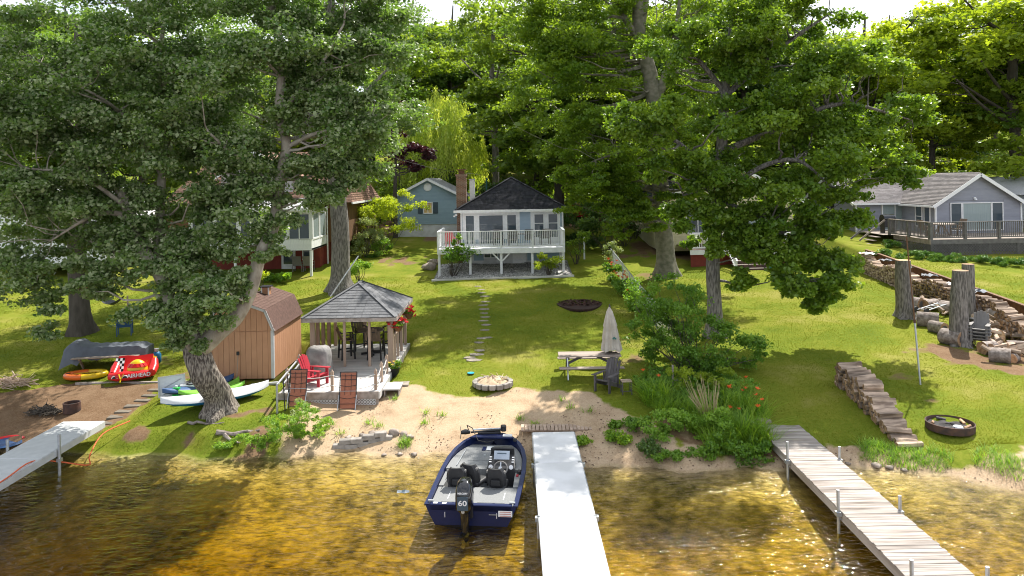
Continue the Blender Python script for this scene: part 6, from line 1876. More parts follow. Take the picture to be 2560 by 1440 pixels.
# things by the shed
shv = empty('shovel', gnd(597, 955), 0, 'wooden handled shovel leaning on the tan shed front', 'shovel')
shv.location.y = SY0 - .12; shv.location.x = at(597, 950, SY0).x; shv.location.z = sz0 - .1
MB().tube([(0, -.1, .04), (0, .08, .95)], .016, 8).build('handle', MAT['wood_post'], shv)
MB().box(-.05, .05, .06, .1, .95, 1.08).build('grip', MAT['black'], shv, bevel=.01)
MB().box(-.08, .08, -.13, -.1, -.12, .1).build('blade', MAT['metal'], shv, bevel=.02)
tag(MB().tube([at(630, 962, 25.9), at(698, 957, 25.75)], .05, 10).build('pvc_pipe', MAT['rope_pole'], None, smooth=True), 'white pipe lying along the foot of the shed', 'pipe')
lp = MB().tube([at(826, 742, 32.2), at(868, 680, 33.0), at(896, 640, 33.6)], .03, 8)
tag(lp.build('leaning_pole', MAT['rope_pole'], None, smooth=True), 'long white pole leaning up behind the gazebo roof', 'pole')
# pipe rack left of the gazebo deck
pr_ = empty('pipe_rack', (0, 0, 0), 0, 'galvanised pipe handrail with dark rods left of the gazebo deck', 'handrail')
a = at(692, 962, 23.3); b = at(748, 895, 26.6)
def toground(v): return Vector((v.x, v.y, g(v.x, v.y) - .05))
for p, q in ((toground(a), a), (a, b), (b, toground(b)), (a + Vector((.12, .3, -.05)), b + Vector((.1, 0, -.1)))): MB().tube([p, q], .035, 10).build('rail_pipe', MAT['metal'], pr_, smooth=True)
for k in range(6):
    p = a.lerp(b, .08 + k * .15) + Vector((.14 + .02 * k, 0, .0))
    MB().tube([p + Vector((0, 0, .12 - .03 * k)), toground(p) + Vector((.08, -.12, 0))], .018, 6).build('rod', MAT['black'], pr_)
# ================================================================ left yard
def gl(px, py, up=0.0):
    p = gnd(px, py)
    return Vector((p.x, p.y, g(p.x, p.y) + up))
# tarp-covered picnic table
p = gl(275, 912)
tb = empty('covered_picnic_table', p, R(7), 'picnic table half hidden under a slate grey tarp', 'table')
rows = []
L0 = 1.45
for i in range(25):
    x = -L0 + 2 * L0 * i / 24
    e = .5 + .12 * math.sin(i * .9)
    lift = .22 * math.exp(-((x + 1.15) / .28) ** 2)
    edge = max(0, (abs(x) - 1.15) / .3)
    zt = .80 + lift - edge * .12 + .015 * math.sin(i * 2.1)
    dr = .42 + .06 * math.sin(i * .8) + (.3 if x < -.75 else 0)
    rows.append([(x - edge * .06, -.62 - .04 * math.sin(i * 1.7) - (.12 if x < -.75 else 0), max(.04, zt - dr)), (x, -.52 - .03 * math.sin(i * 2.3), zt - .2), (x, -.42, zt - .03), (x, -.2, zt), (x, .1, zt + .02 * math.sin(i)), (x, .42, zt - .03), (x, .56, zt - .35), (x, .62, .2)])
m = MB(); m.grid(rows)
m.f.append(tuple(range(8))); m.f.append(tuple(24 * 8 + k for k in range(7, -1, -1)))
m.build('tarp', MAT['tarp'], tb, smooth=True)
MB().box(-1.05, 1.3, -.82, -.56, .43, .47).build('bench', MAT['wood_table'], tb, bevel=.01)
MB().box(-1.1, 1.2, -.38, .38, .68, .72).build('table_top', MAT['wood_table'], tb)
for s in (-.8, .9):
    MB().bar((s, -.7, .43), (s, -.35, .0), .05, .09).build('leg', MAT['wood_table'], tb)
    MB().bar((s + .05, .7, .0), (s + .05, .25, .68), .05, .09).build('leg', MAT['wood_table'], tb)
p = gl(392, 908)
jk = empty('gas_bottle', p, 0, 'blue gas bottle at the right end of the tarp', 'bottle')
MB().lathe([(.12, 0), (.16, .06), (.16, .34), (.1, .44), (.05, .46)], 16).build('tank', MAT['bluewater'], jk, smooth=True)
MB().lathe([(.09, .46), (.09, .56)], 10).build('collar', MAT['metal'], jk)
# blue chair and hammock behind
p = gl(312, 838)
patio_chair(tuple(p), R(200), 'blue chair on the lawn behind the slate tarp', MAT['bluekay'])
h0, h1 = gl(245, 790, 1.2), gl(312, 800, 1.15)
hm = MB(); rows = []
for i in range(13):
    t = i / 12
    c = h0.lerp(h1, t) + Vector((0, 0, -.55 * math.sin(t * math.pi)))
    w_ = .06 + .4 * math.sin(t * math.pi)
    rows.append([c + Vector((0, -w_, .12 * math.sin(t * math.pi))), c, c + Vector((0, w_, .12 * math.sin(t * math.pi)))])
hm.grid(rows)
hb_ = empty('hammock', (0, 0, 0), 0, 'dark sagging hammock beside the strapped trunk', 'hammock')
hm.build('bed', MAT['carpet_dark'], hb_, smooth=True)
hp = gl(320, 806)
MB().tube([(hp.x, hp.y, hp.z - .2), (hp.x, hp.y, hp.z + 1.25)], .04, 8).build('support_post', MAT['wood_post'], hb_)

# yellow inflatable board
p = gl(216, 945)
ib = empty('yellow_inflatable', (p.x, p.y, p.z + .02), R(12), 'flat yellow and orange inflatable water mat on the lawn edge', 'inflatable')
def tubering(a, b, r, n=36, sq=1.0):
    return [(a * math.cos(t), b * math.sin(t), r) for t in np.linspace(0, 2 * math.pi, n)]
pts = tubering(.66, .40, .11)
ml = int(len(pts) * .3)
MB().tube(pts[ml - 1:len(pts) - ml + 1], .105, 10).build('nose_tube', MAT['infl_org'], ib, smooth=True)
MB().tube(pts[:ml], .1, 10).build('side_tube', MAT['infl_yel'], ib, smooth=True)
MB().tube(pts[-ml:], .1, 10).build('side_tube', MAT['infl_yel'], ib, smooth=True)
MB().slab([(.6 * math.cos(t), .34 * math.sin(t)) for t in np.linspace(0, 2 * math.pi, 28)[:-1]], .03, .13).build('floor', MAT['infl_yel'], ib)
for k in range(5): MB().bar((-.2 + k * .13, -.12, .136), (-.08 + k * .13, .12, .136), .06, .008).build('stripe', MAT['decal_blk'], ib)
MB().box(.32, .48, -.1, .12, .131, .14).build('grip_pad', MAT['decal_blk'], ib)
MB().box(-.42, -.26, -.14, .02, .131, .14).build('grip_pad', MAT['decal_blk'], ib)
MB().box(-.62, -.5, -.2, -.08, .2, .215).build('badge', MAT['decal_blk'], ib)
# red towable
p = gl(334, 945)
it = empty('red_towable_tube', (p.x, p.y, p.z + .01), R(14), 'red inflatable towable chair with white lettering beside the yellow mat', 'inflatable')
MB().tube([(-.72, -.28, .17), (-.45, -.36, .16), (0, -.33, .16), (.42, -.26, .17), (.72, -.12, .2)], [.12, .17, .165, .15, .08], 12).build('front_tube', MAT['infl_red'], it, smooth=True)
for s, xs in ((-1, -.62), (1, .66)):
    MB().tube([(xs, -.25, .2), (xs, .1, .32), (xs * .95, .38, .52)], [.14, .17, .12], 12).build('side_tube', MAT['infl_red'], it, smooth=True)
m = MB(); rows = []
for i in range(9):
    x = -.62 + 1.24 * i / 8
    rows.append([(x * 1.05, -.1, .14), (x, .12, .3), (x * .95, .3, .52), (x * .93, .42, .72 + .02 * math.sin(i)), (x * .93, .5, .68), (x * .97, .52, .3), (x, .52, .02)])
m.grid(rows); m.f.append(tuple(range(7))); m.f.append(tuple(8 * 7 + k for k in range(6, -1, -1)))
m.build('back_panel', MAT['infl_red'], it, smooth=True)
MB().slab([(-.6, -.25), (.6, -.2), (.6, .2), (-.6, .2)], .03, .16).build('floor', MAT['infl_red'], it)
# chequered patch, each square its own piece, on the left side panel
for i in range(5):
    for j in range(4):
        mt_ = MAT['decal_blk'] if (i + j) % 2 else MAT['decal']
        xa_, xb_ = -.64 + j * .075, -.64 + (j + 1) * .075
        za_, zb_ = .22 + i * .085, .22 + (i + 1) * .085
        def yy2(z): return -.02 + (z - .14) * .72 - .04
        MB().add([(xa_, yy2(za_) - .01, za_ + .03), (xb_, yy2(za_) - .01, za_ + .03), (xb_, yy2(zb_) - .01, zb_ + .03), (xa_, yy2(zb_) - .01, zb_ + .03)], [(0, 1, 2, 3)]).build('chequer', mt_, it)
# hump with yellow pattern
m = MB(); rows = []
for i in range(9):
    ph = math.pi / 2 * i / 8
    rows.append([(.14 + .36 * math.cos(ph) * math.cos(t), -.04 + .28 * math.cos(ph) * math.sin(t), .2 + .46 * math.sin(ph)) for t in np.linspace(0, 2 * math.pi, 21)])
hump = MB().grid(rows).build('seat_hump', MAT['infl_yel'], it, smooth=True)
for k in range(6):
    a = -2.6 + k * .45
    MB().cbox((.14 + .36 * math.cos(a) * .8, -.04 + .28 * math.sin(a) * .8, .48), (.16, .03, .15), (R(-35), 0, a + 1.57)).build('red_patch', MAT['infl_red'], hump, bevel=.01)
for k in range(3): MB().bar((.5 + k * .06, .22, .35), (.62 + k * .03, .4, .62), .05, .012, up=(0, -1, .6)).build('black_stripe', MAT['decal_blk'], it)
MB().bar((.46, .22, .4), (.6, .42, .66), .26, .01, up=(0, -1, .6)).build('yellow_panel', MAT['infl_yel'], it)
for x in (-.5, -.16):
    MB().tube([(x + .09 * math.cos(t), -.51 + .02 * math.sin(t), .13 + .08 * math.sin(t)) for t in np.linspace(0, math.pi, 10)], .02, 6).build('eye_ring', MAT['infl_wht'], it)
    MB().slab([(.07 * math.cos(t), .07 * math.sin(t)) for t in np.linspace(0, math.pi, 9)], 0, .012).build('eye_patch', MAT['decal_blk'], it, loc=(x, -.515, .13), rot=(R(85), 0, 0))
text('AIRHEAD', .19, MAT['decal'], it, (.28, -.455, .185), (R(70), 0, R(9)), sx=.95)
MB().bar((-.36, -.5, .28), (-.29, -.56, .1), .04, .015).build('tow_strap', MAT['infl_yel'], it)
MB().bar((-.2, -.5, .28), (-.29, -.56, .1), .04, .015).build('tow_strap', MAT['infl_yel'], it)
MB().bar((-.29, -.56, .1), (-.29, -.64, .02), .04, .015).build('tow_strap', MAT['infl_yel'], it)

# kayaks
def kayak(px0, py0, px1, py1, label, mat, deckmat, wd=.36, h=.3, flip=False, cockpit=True):
    a, b = gl(px0, py0), gl(px1, py1)
    c = (a + b) / 2
    ln = (b - a).length / 2
    r = empty('kayak', (c.x, c.y, max(a.z, b.z) + .02), math.atan2(b.y - a.y, b.x - a.x), label, 'kayak', 'kayaks lying beside the poplar')
    def sec(t, up):
        w_ = wd * max(0, 1 - abs(t) ** 2.6) ** .75
        hh = h * (.75 + .25 * t * t)
        n = 9
        out = []
        for k in range(n):
            q = math.pi * k / (n - 1)
            out.append((t * ln, w_ * math.cos(q), h * .45 + (hh * .5 * math.sin(q) if up else -h * .42 * math.sin(q) * (1 - abs(t) ** 3)) + .08 * abs(t) ** 3))
        return out
    ts = np.linspace(-1, 1, 21)
    MB().grid([sec(t, False) for t in ts]).build('hull', mat, r, smooth=True)
    MB().grid([sec(t, True) for t in ts]).build('deck', deckmat, r, smooth=True)
    if cockpit:
        MB().tube([(.42 * math.cos(t), .2 * math.sin(t), h * .96 + .02) for t in np.linspace(0, 2 * math.pi, 22)], .025, 6, False).build('cockpit_rim', MAT['black'], r)
        MB().slab([(.4 * math.cos(t), .18 * math.sin(t)) for t in np.linspace(0, 2 * math.pi, 22)[:-1]], h * .9 + .02, h * .97 + .02).build('cockpit_well', MAT['black'], r)
    return r
kayak(402, 1050, 672, 985, 'white kayak with blue underside lying nearest the water', MAT['bluewater'], MAT['whitekay'], .44, .4, cockpit=False)
kayak(446, 1008, 612, 975, 'lime green kayak behind the white one', MAT['lime'], MAT['lime'], .3, .24, cockpit=False)
kayak(406, 1005, 585, 960, 'dark navy kayak behind the lime green one', MAT['navykay'], MAT['bluekay'], .33, .3)
kayak(545, 985, 598, 962, 'short teal and green kayak end showing right of the trunk', MAT['teal'], MAT['lime'], .2, .22, cockpit=False)
# folded plastic table on edge
p = gl(431, 992)
ft_ = empty('folded_table', (p.x, p.y, p.z), R(32), 'grey white folding table standing on its long edge', 'table')
tl = Matrix.Rotation(R(-12), 4, 'X')
MB().box(-.42, .42, .0, .03, .02, .70, tl).build('table_top', MAT['whitekay'], ft_, bevel=.01)
for s in (-.42, .38): MB().box(s, s + .04, -.03, -.002, .02, .70, tl).build('rim', MAT['alum'], ft_)
for z in (.02, .66): MB().box(-.38, .38, -.03, -.002, z, z + .04, tl).build('rim', MAT['alum'], ft_)
for k in (-1, 1): MB().tube([tl @ Vector((-.3, -.03, .2 + .1 * k)), tl @ Vector((.3, -.03, .45 + .1 * k))], .012, 6).build('folded_leg', MAT['metal'], ft_)
p = gl(476, 985)
co = empty('cooler', p, R(8), 'white cooler chest behind the navy kayak', 'cooler')
MB().box(-.28, .28, -.18, .18, 0, .3).build('body', MAT['whitekay'], co, bevel=.03, seg=2)
MB().box(-.29, .29, -.19, .19, .303, .36).build('lid', MAT['white'], co, bevel=.02, seg=2)
p = gl(450, 990)
jg = empty('green_jug', (p.x, p.y - .25, p.z), 0, 'bright green jug in front of the folded table', 'jug')
MB().box(-.11, .11, -.08, .08, .0, .36).build('body', MAT['greenjug'], jg, bevel=.03, seg=2)
MB().lathe([(.035, .36), (.035, .42)], 10).build('cap', MAT['white'], jg)
# timber edging and pavers
a, b = gl(190, 961), gl(520, 957)
MB().bar(a + Vector((0, 0, .03)), b + Vector((0, 0, .03)), .09, .09).build('edging_timber', MAT['wood_grey'])
tag(bpy.data.objects['edging_timber'], 'weathered timber edging between the lawn and the dirt', 'timber')
for k, (qx, qy) in enumerate([(392, 972), (378, 986), (360, 998), (334, 1012), (312, 1026), (292, 1040), (268, 1055), (248, 1064)]):
    p = gl(qx, qy)
    o = MB().box(-.25, .25, -.19, .19, -.06, .006).build('paver', MAT['paver'], None, bevel=.008, loc=(p.x, p.y, p.z), rot=(0, 0, random.uniform(-.15, .15)))
    tag(o, ('%s paver of the path from the metal dock, counted from the folded table' % ['first', 'second', 'third', 'fourth', 'fifth', 'sixth', 'seventh', 'eighth'][k]), 'paver', 'pavers beside the dirt yard')
# fire drum
p = gl(180, 1030)
dm = empty('fire_drum', p, 0, 'rusty cut drum used as fire pit on the dirt', 'fire pit')
MB().lathe([(.26, 0), (.265, .1), (.26, .2), (.265, .32), (.235, .32), (.23, .06), (.0, .06)], 22).build('shell', MAT['rust'], dm, smooth=True)
MB().lathe([(.228, .2), (.12, .25), (.0, .24)], 16, cap=False).build('ashes', MAT['ash'], dm)
def twigpile(name, px, py, label, n, rad, ln, mat, seed, h=.25):
    rn = random.Random(seed)
    p = gl(px, py)
    r = empty(name, p, 0, label, 'brush pile')
    m = MB()
    for k in range(n):
        a = rn.uniform(0, 6.28); rr = rad * rn.uniform(0, 1) ** .7
        c = Vector((rr * math.cos(a), rr * .6 * math.sin(a), rn.uniform(.02, h * (1 - rr / rad * .8) + .03)))
        d = Vector((rn.uniform(-1, 1), rn.uniform(-.6, .6), rn.uniform(-.2, .35))).normalized() * ln * rn.uniform(.4, 1) / 2
        q1, q2 = c - d, c + d
        q1.z = max(q1.z, .0); q2.z = max(q2.z, .0)
        m.tube([q1, q2], [.02 * rn.uniform(.4, 1.2), .008], 4, False)
    o = m.build('twigs', mat, r); o['kind'] = 'stuff'
    return r
twigpile('brush_pile', 115, 1034, 'heap of dry weeds and twigs beside the rusty drum', 150, .48, .5, MAT['bark_dark'], 3, .3)
twigpile('branch_pile', 25, 965, 'pile of sawn branches at the left edge of the lawn', 90, .8, 1.1, MAT['wood_post'], 5, .35)
# float at the far left shore
p = gl(15, 1112)
fl_ = empty('deflated_float', p, R(10), 'deflated red and blue float on the left shore', 'inflatable')
MB().lathe([(.0, .02), (.42, .02), (.5, .06), (.42, .1), (.3, .06), (0, .06)], 20, cap=False).build('ring', MAT['bluekay'], fl_, smooth=True)
MB().tube([(.45 * math.cos(t), .45 * math.sin(t), .1) for t in np.linspace(.3, 2.8, 14)], .05, 8).build('red_band', MAT['infl_red'], fl_, smooth=True)

# ================================================================ lawn centre
for k, (qx, qy, s) in enumerate([(1196, 716, .8), (1203, 724, .8), (1205, 732, .9), (1213, 741, 1.1), (1212, 754, 1), (1210, 763, 1.1), (1209, 773, 1.1), (1210, 783, .9), (1212, 793, .9), (1208, 802, .9), (1214, 812, .9), (1213, 825, .9), (1217, 844, .9), (1203, 846, .9), (1197, 856, .8), (1200, 876, .9), (1194, 886, 1.2), (1176, 894, 1.0), (1186, 900, 1.2)]):
    p = gl(qx, qy)
    n = 7
    poly = [(.27 * s * math.cos(2 * math.pi * j / n) * random.uniform(.75, 1.15), .2 * s * math.sin(2 * math.pi * j / n) * random.uniform(.75, 1.15)) for j in range(n)]
    o = MB().slab(poly, -.05, .014).build('stepping_stone', MAT['flag'], None, bevel=.01, loc=(p.x, p.y, p.z))
    ordn = ['first', 'second', 'third', 'fourth', 'fifth', 'sixth', 'seventh', 'eighth', 'ninth', 'tenth', 'eleventh', 'twelfth', 'thirteenth', 'fourteenth', 'fifteenth', 'sixteenth', 'seventeenth', 'eighteenth', 'nineteenth'][k]
    tag(o, ordn + ' stepping stone down the lawn, counted from the cottage gravel', 'stone', 'stepping stones from the cottage to the beach')
# block fire ring with sand heap
p = gl(1232, 962)
fr = empty('fire_ring', p, 0, 'round block fire ring heaped with sand at the lawn edge', 'fire pit')
nb = 16
bk = MB().slab([(-.125, -.08), (.125, -.08), (.095, .08), (-.095, .08)], 0, .16).mesh('block', MAT['block'], bevel=.012)
for k in range(nb):
    a = 2 * math.pi * k / nb
    piece('block', bk, fr, (.62 * math.cos(a), .62 * math.sin(a), -.02 + random.uniform(0, .015)), (0, 0, a + math.pi / 2 + math.pi), (1, 1, 1))
rows = []
for i in range(9):
    r_ = .54 * (1 - i / 8)
    rows.append([(r_ * math.cos(t), r_ * math.sin(t), .05 + .26 * (i / 8) ** .8 + .03 * math.sin(5 * t + i) * (i > 0) + .02 * math.sin(9 * t + 2 * i)) for t in np.linspace(0, 2 * math.pi, 25)])
MB().grid(rows).build('sand_heap', MAT['sand'], fr, smooth=True)
for k in range(9):
    a = random.uniform(0, 6.28)
    MB().tube([(.3 * math.cos(a), .3 * math.sin(a), .2), (.55 * math.cos(a + .6), .55 * math.sin(a + .6), .27)], .012, 5).build('stick', MAT['cane'], fr)
o = MB().bar((0, 0, 0), (.62, .06, .0), .05, .03).build('board_scrap', MAT['wood_pale'], None, loc=gl(1205, 972, .03))
tag(o, 'pale scrap board lying against the block fire ring', 'board')
o = MB().lathe([(.0, .0), (.11, .0), (.13, .02), (.12, .03), (0, .012)], 18, cap=False).build('flying_disc', M('cyan_plastic', (.02, .35, .5), None, 3, .4), None, loc=gl(1177, 935, .02))
tag(o, 'bright blue flying disc on the grass by the fire ring', 'disc')
# mulch circle
p = gl(1450, 763)
rng = np.random.default_rng(6)
n = 900
a = rng.uniform(0, 6.28, n); rr = np.sqrt(rng.uniform(0, 1, n)) * (1 + .12 * np.sin(a * 3))
P = np.stack([p.x + 1.05 * rr * np.cos(a), p.y + 1.25 * rr * np.sin(a), np.zeros(n)], 1); P[:, 2] = gz(P[:, 0], P[:, 1]) + .02 + .06 * (1 - rr)
V, F = leaves(P, .16, rng, 0, 2.2, .25)
tag(piece('mulch', mesh_np('mulch', V, F, MAT['mulch'], rng.uniform(0, 1, n))), 'round bed of dark bark mulch in the lawn', kind='stuff')
m = MB().slab([(1.05 * math.cos(t) * (1 + .08 * math.sin(3 * t)), 1.25 * math.sin(t) * (1 + .08 * math.sin(3 * t))) for t in np.linspace(0, 6.283, 29)[:-1]], -.06, .03)
o = m.build('mulch_bed', MAT['mulch'], None, loc=(p.x, p.y, p.z)); tag(o, 'dark earth under the bark mulch in the lawn', kind='stuff')
# gravel under the deck
n = 9000
gx_ = rng.uniform(-4.6, 3.3, n); gy_ = rng.uniform(43.0, 47.6, n)
P = np.stack([gx_, gy_, gz(gx_, gy_) + .02], 1)
s = rng.uniform(.03, .075, n)[:, None]
dirs = [np.array(v, float) for v in ((1, 0, 0), (0, 1, 0), (-1, 0, 0), (0, -1, 0), (0, 0, .7))]
V = np.stack([P + d * s * rng.uniform(.7, 1.3, (n, 1)) for d in dirs], 1).reshape(-1, 3)
b_ = (np.arange(n) * 5)[:, None, None]
F = (b_ + np.array([[0, 1, 4], [1, 2, 4], [2, 3, 4], [3, 0, 4]])[None]).reshape(-1, 3)
tag(piece('gravel', mesh_np('gravel', V, F, MAT['gravel'], np.repeat(rng.uniform(0, 1, n), 4))), 'river pebble bed under the white deck', kind='stuff')
poly = [(-4.75, 42.95), (3.45, 42.9), (3.6, 47.6), (-4.6, 47.6)]
m = MB(); rows = []
for yv in np.linspace(42.9, 47.6, 8): rows.append([(xv, yv, g(xv, yv) + .012) for xv in np.linspace(-4.7, 3.45, 14)])
m.grid(rows); o = m.build('gravel_bed', MAT['gravel']); tag(o, 'grey gravel ground under the white deck', kind='structure')
MB().bar((-4.75, 42.86, g(-4.7, 42.9) + .05), (3.5, 42.84, g(3.5, 42.9) + .05), .1, .12).build('edging_timber', MAT['wood_pale'])
tag(bpy.data.objects['edging_timber.001'], 'pale timber edging in front of the pebble bed', 'timber')
# boulders left of deck
def boulder(px, py, s, label, mat=None, sq=.7, grp=None):
    p = gl(px, py)
    bm = bmesh.new(); bmesh.ops.create_icosphere(bm, subdivisions=2, radius=1)
    rn = random.Random(px * 7 + py)
    k1, k2, k3 = (Vector((rn.uniform(-1, 1), rn.uniform(-1, 1), rn.uniform(-1, 1))).normalized() for _ in range(3))
    for v in bm.verts:
        d = v.co.normalized()
        f = 1 + .16 * math.sin(3 * d.dot(k1) * 2) + .12 * math.sin(5 * d.dot(k2)) - .18 * max(0, d.dot(k3) - .4)
        v.co = Vector((d.x * s * f * 1.2, d.y * s * f, d.z * s * f * sq))
    me = bpy.data.meshes.new('boulder'); bm.to_mesh(me); bm.free(); me.materials.append(mat or MAT['stone'])
    me.polygons.foreach_set('use_smooth', [True] * len(me.polygons))
    o = piece('boulder', me, None, (p.x, p.y, p.z + s * sq * .45), (0, 0, rn.uniform(0, 6)))
    return tag(o, label, 'stone', grp)
boulder(1075, 673, .42, 'big pale boulder left of the white deck shrubs')
boulder(1083, 660, .36, 'pinkish boulder just behind the pale one by the deck')
# picnic table
p = gl(1474, 938)
pt = empty('picnic_table', (p.x, p.y, p.z), R(-1), 'weathered wooden picnic table on the lawn', 'table')
for k in range(5):
    MB().box(-1.08, 1.08, -.36 + k * .146, -.222 + k * .146, .71, .75).build('top_plank', MAT['wood_table'], pt, bevel=.006)
for s in (-1, 1): MB().box(-1.08, 1.12, s * .72 - .13, s * .72 + .13, .42, .455).build('bench', MAT['wood_table'], pt, bevel=.008)
for x in (-.78, .78):
    for s in (-1, 1): MB().bar((x, s * .28, .70), (x, s * .62, .0), .04, .07).build('leg', MAT['metal'] if s < 0 and x < 0 else MAT['wood_dark'], pt)
    MB().box(x + .03, x + .07, -.82, .82, .37, .418).build('bench_bearer', MAT['wood_dark'], pt)
    MB().box(x + .03, x + .07, -.36, .36, .62, .708).build('top_bearer', MAT['wood_dark'], pt)
    MB().bar((x - math.copysign(.02, x), 0, .42), (x * .25, 0, .69), .05, .08).build('brace', MAT['wood_dark'], pt)
# closed umbrella through the table
um = empty('patio_umbrella', (p.x + .78, p.y + .05, p.z), 0, 'closed cream patio umbrella rising from the picnic table', 'umbrella')
MB().tube([(0, 0, .0), (-.02, 0, 2.4)], .022, 8).build('pole', MAT['wood_dark'], um)
rows = []
for i, (z, r_) in enumerate(((.86, .30), (1.1, .27), (1.22, .24), (1.26, .25), (1.5, .22), (1.66, .19), (1.70, .205), (1.95, .15), (2.2, .09), (2.36, .02))):
    rows.append([((r_ * (1 + .22 * math.cos(8 * t + .4 * i * 0))) * math.cos(t) - .03 * (z - .8) + (.07 * (1.3 - z) * (math.cos(t) > 0.2) if z < 1.3 else 0), (r_ * (1 + .22 * math.cos(8 * t))) * math.sin(t), z + .05 * math.sin(t * 3) * (z < 1)) for t in np.linspace(0, 2 * math.pi, 41)])
cn = MB().grid(rows).build('canopy', MAT['umbrella'], um, smooth=True)
MB().lathe([(.02, 2.36), (.025, 2.4), (.01, 2.46)], 8, (-.04, 0, 0)).build('finial', MAT['wood_dark'], um)
for k in range(3): MB().cbox((.02 + .05 * k, -.262 + .004 * k, 1.30 + .03 * (k % 2)), (.05, .02, .05)).build('leaf_print', MAT['teal'], cn)
# dark adirondack + stool
p = gl(1519, 975)
adirondack((p.x, p.y, p.z), R(-38), 'charcoal adirondack chair facing the lake by the picnic table', MAT['wood_dark'], 5)
p = gl(1566, 984)
sl_ = empty('side_table', p, R(4), 'small brown side table beside the charcoal chair', 'table')
MB().box(-.17, .17, -.15, .15, .40, .44).build('table_top', MAT['wood_post'], sl_, bevel=.01)
for sx in (-.15, .15):
    for sy in (-.13, .13): MB().box(sx - .015, sx + .015, sy - .015, sy + .015, 0, .4).build('leg', MAT['wood_dark'], sl_)
    MB().box(sx - .012, sx + .012, -.115, .115, .1, .125).build('stretcher', MAT['wood_dark'], sl_)
MB().box(-.135, .135, -.142, -.118, .1, .125).build('stretcher', MAT['wood_dark'], sl_)
# white post and flag pole right of cottage
tag(MB().box(-.05, .05, -.05, .05, -.2, 1.7).build('white_post', MAT['white'], None, loc=gl(1461, 648)), 'plain white post right of the cottage deck', 'post')
tag(MB().tube([(-1.95, 56, 3.2), (-1.93, 56, 8.1)], .06, 8).build('green_pipe', MAT['green_pole']), 'dark green vent pipe behind the cottage chimney', 'pipe')

# ---- chain link fence on the property line
cf = empty('chain_link_fence', (0, 0, 0), 0, 'chain link fence with top rail running up beside the lilies', 'fence')
fx = 6.0
ys = np.linspace(26.5, 45.5, 9)
tops = []
for y in ys:
    z = g(fx, y)
    MB().tube([(fx, y, z - .2), (fx, y, z + 1.12)], .028, 8).build('fence_post', MAT['metal'], cf)
    tops.append((fx, y, z + 1.08))
MB().tube(tops, .024, 8).build('top_rail', MAT['metal'], cf)
m = MB()
for i in range(len(ys) - 1):
    y0_, y1_ = ys[i], ys[i + 1]
    z0_, z1_ = g(fx, y0_) + .03, g(fx, y1_) + .03
    n = 22
    for k in range(-9, n):
        for s in (0, 1):
            a0, a1 = k / n, (k + 9) / n
            c0, c1 = max(a0, 0), min(a1, 1)
            if c1 <= c0: continue
            h0_, h1_ = (c0 - a0) / (a1 - a0), (c1 - a0) / (a1 - a0)
            if s: h0_, h1_ = 1 - h0_, 1 - h1_
            yy0, yy1 = y0_ + (y1_ - y0_) * c0, y0_ + (y1_ - y0_) * c1
            m.tube([(fx, yy0, z0_ + (z1_ - z0_) * c0 + h0_ * 1.02), (fx, yy1, z0_ + (z1_ - z0_) * c1 + h1_ * 1.02)], .0035, 3, False)
o = m.build('wire_mesh', MAT['metal'], cf); o['kind'] = 'stuff'

# ================================================================ right yard
# firewood pieces
def split_log(seed, ln=.48, r=.085):
    rn = random.Random(seed)
    kind = seed % 3
    if kind == 0: poly = [(0, -.5), (.9, -.35), (.75, .55), (.05, .8), (-.6, .3)]
    elif kind == 1: poly = [(-.9, -.5), (.85, -.6), (.5, .5), (-.1, .85)]
    else: poly = [(math.cos(a) * .85, math.sin(a) * .7) for a in np.linspace(0, 6.283, 8)[:-1]]
    poly = [(x * r * rn.uniform(.85, 1.15), z * r * rn.uniform(.85, 1.15)) for x, z in poly]
    # along x: swap axes
    mm = Matrix(((0, 1, 0, 0), (1, 0, 0, 0), (0, 0, 1, 0), (0, 0, 0, 1)))
    m = MB().prism(poly, -ln / 2, ln / 2, mm)
    me = m.mesh('split_log', MAT['log_mix'], bevel=.006)
    me.materials.append(MAT['log_end'])
    for f in me.polygons:
        if abs(f.normal.x) > .8: f.material_index = 1
    return me
LOGS = [split_log(k) for k in range(9)]
LOGL = [split_log(k, .56, .10) for k in range(9)]
LOGB = [split_log(k, .66, .135) for k in range(9)]
def log_stack(name, label, x, ylist, hfun, meshes, dy=.135, dz=.118, maxobj=300, far_first=False, layers=1):
    r = empty(name, (0, 0, 0), 0, label, 'wood pile')
    rn = random.Random(len(label))
    items = []
    y = ylist[0]; j = 0
    while y < ylist[1]:
        base = g(x, y)
        n = max(1, int(hfun(y) / dz))
        for k in range(n):
            items.append((x + rn.uniform(-.05, .05), y + (k % 2) * dy / 2 + rn.uniform(-.02, .02), base + .06 + k * dz + rn.uniform(-.012, .012), k == n - 1))
        y += dy
    items.sort(key=lambda t: t[1])
    rest = MB()
    for i, (xx, yy_, zz, top) in enumerate(items):
        me = meshes[rn.randrange(len(meshes))]
        rot = (rn.uniform(0, 6.28), rn.uniform(-.04, .04) * (3 if top else 1), rn.uniform(-.06, .06) * (2.5 if top else 1) + (math.pi if rn.random() < .5 else 0))
        if i < maxobj: piece('split_log', me, r, (xx, yy_, zz), rot, (rn.uniform(.82, 1.14), rn.uniform(.8, 1.2), rn.uniform(.8, 1.2)))
        else:
            mm = Matrix.Translation((xx, yy_, zz)) @ Euler(rot).to_matrix().to_4x4()
            rest.add([v.co for v in me.vertices], [tuple(f.vertices) for f in me.polygons], mm)
    if rest.v:
        o = rest.build('far_logs', MAT['log_mix'], r); o['kind'] = 'stuff'
    return r
log_stack('firewood_stack', 'low firewood stack running down the lawn to the shore', 10.85, (20.45, 24.4), lambda y: float(np.interp(y, [20.4, 20.8, 21.5, 22.3, 23.2, 24.4], [.16, .34, .58, .8, .98, .95])), LOGB, .2, .165)
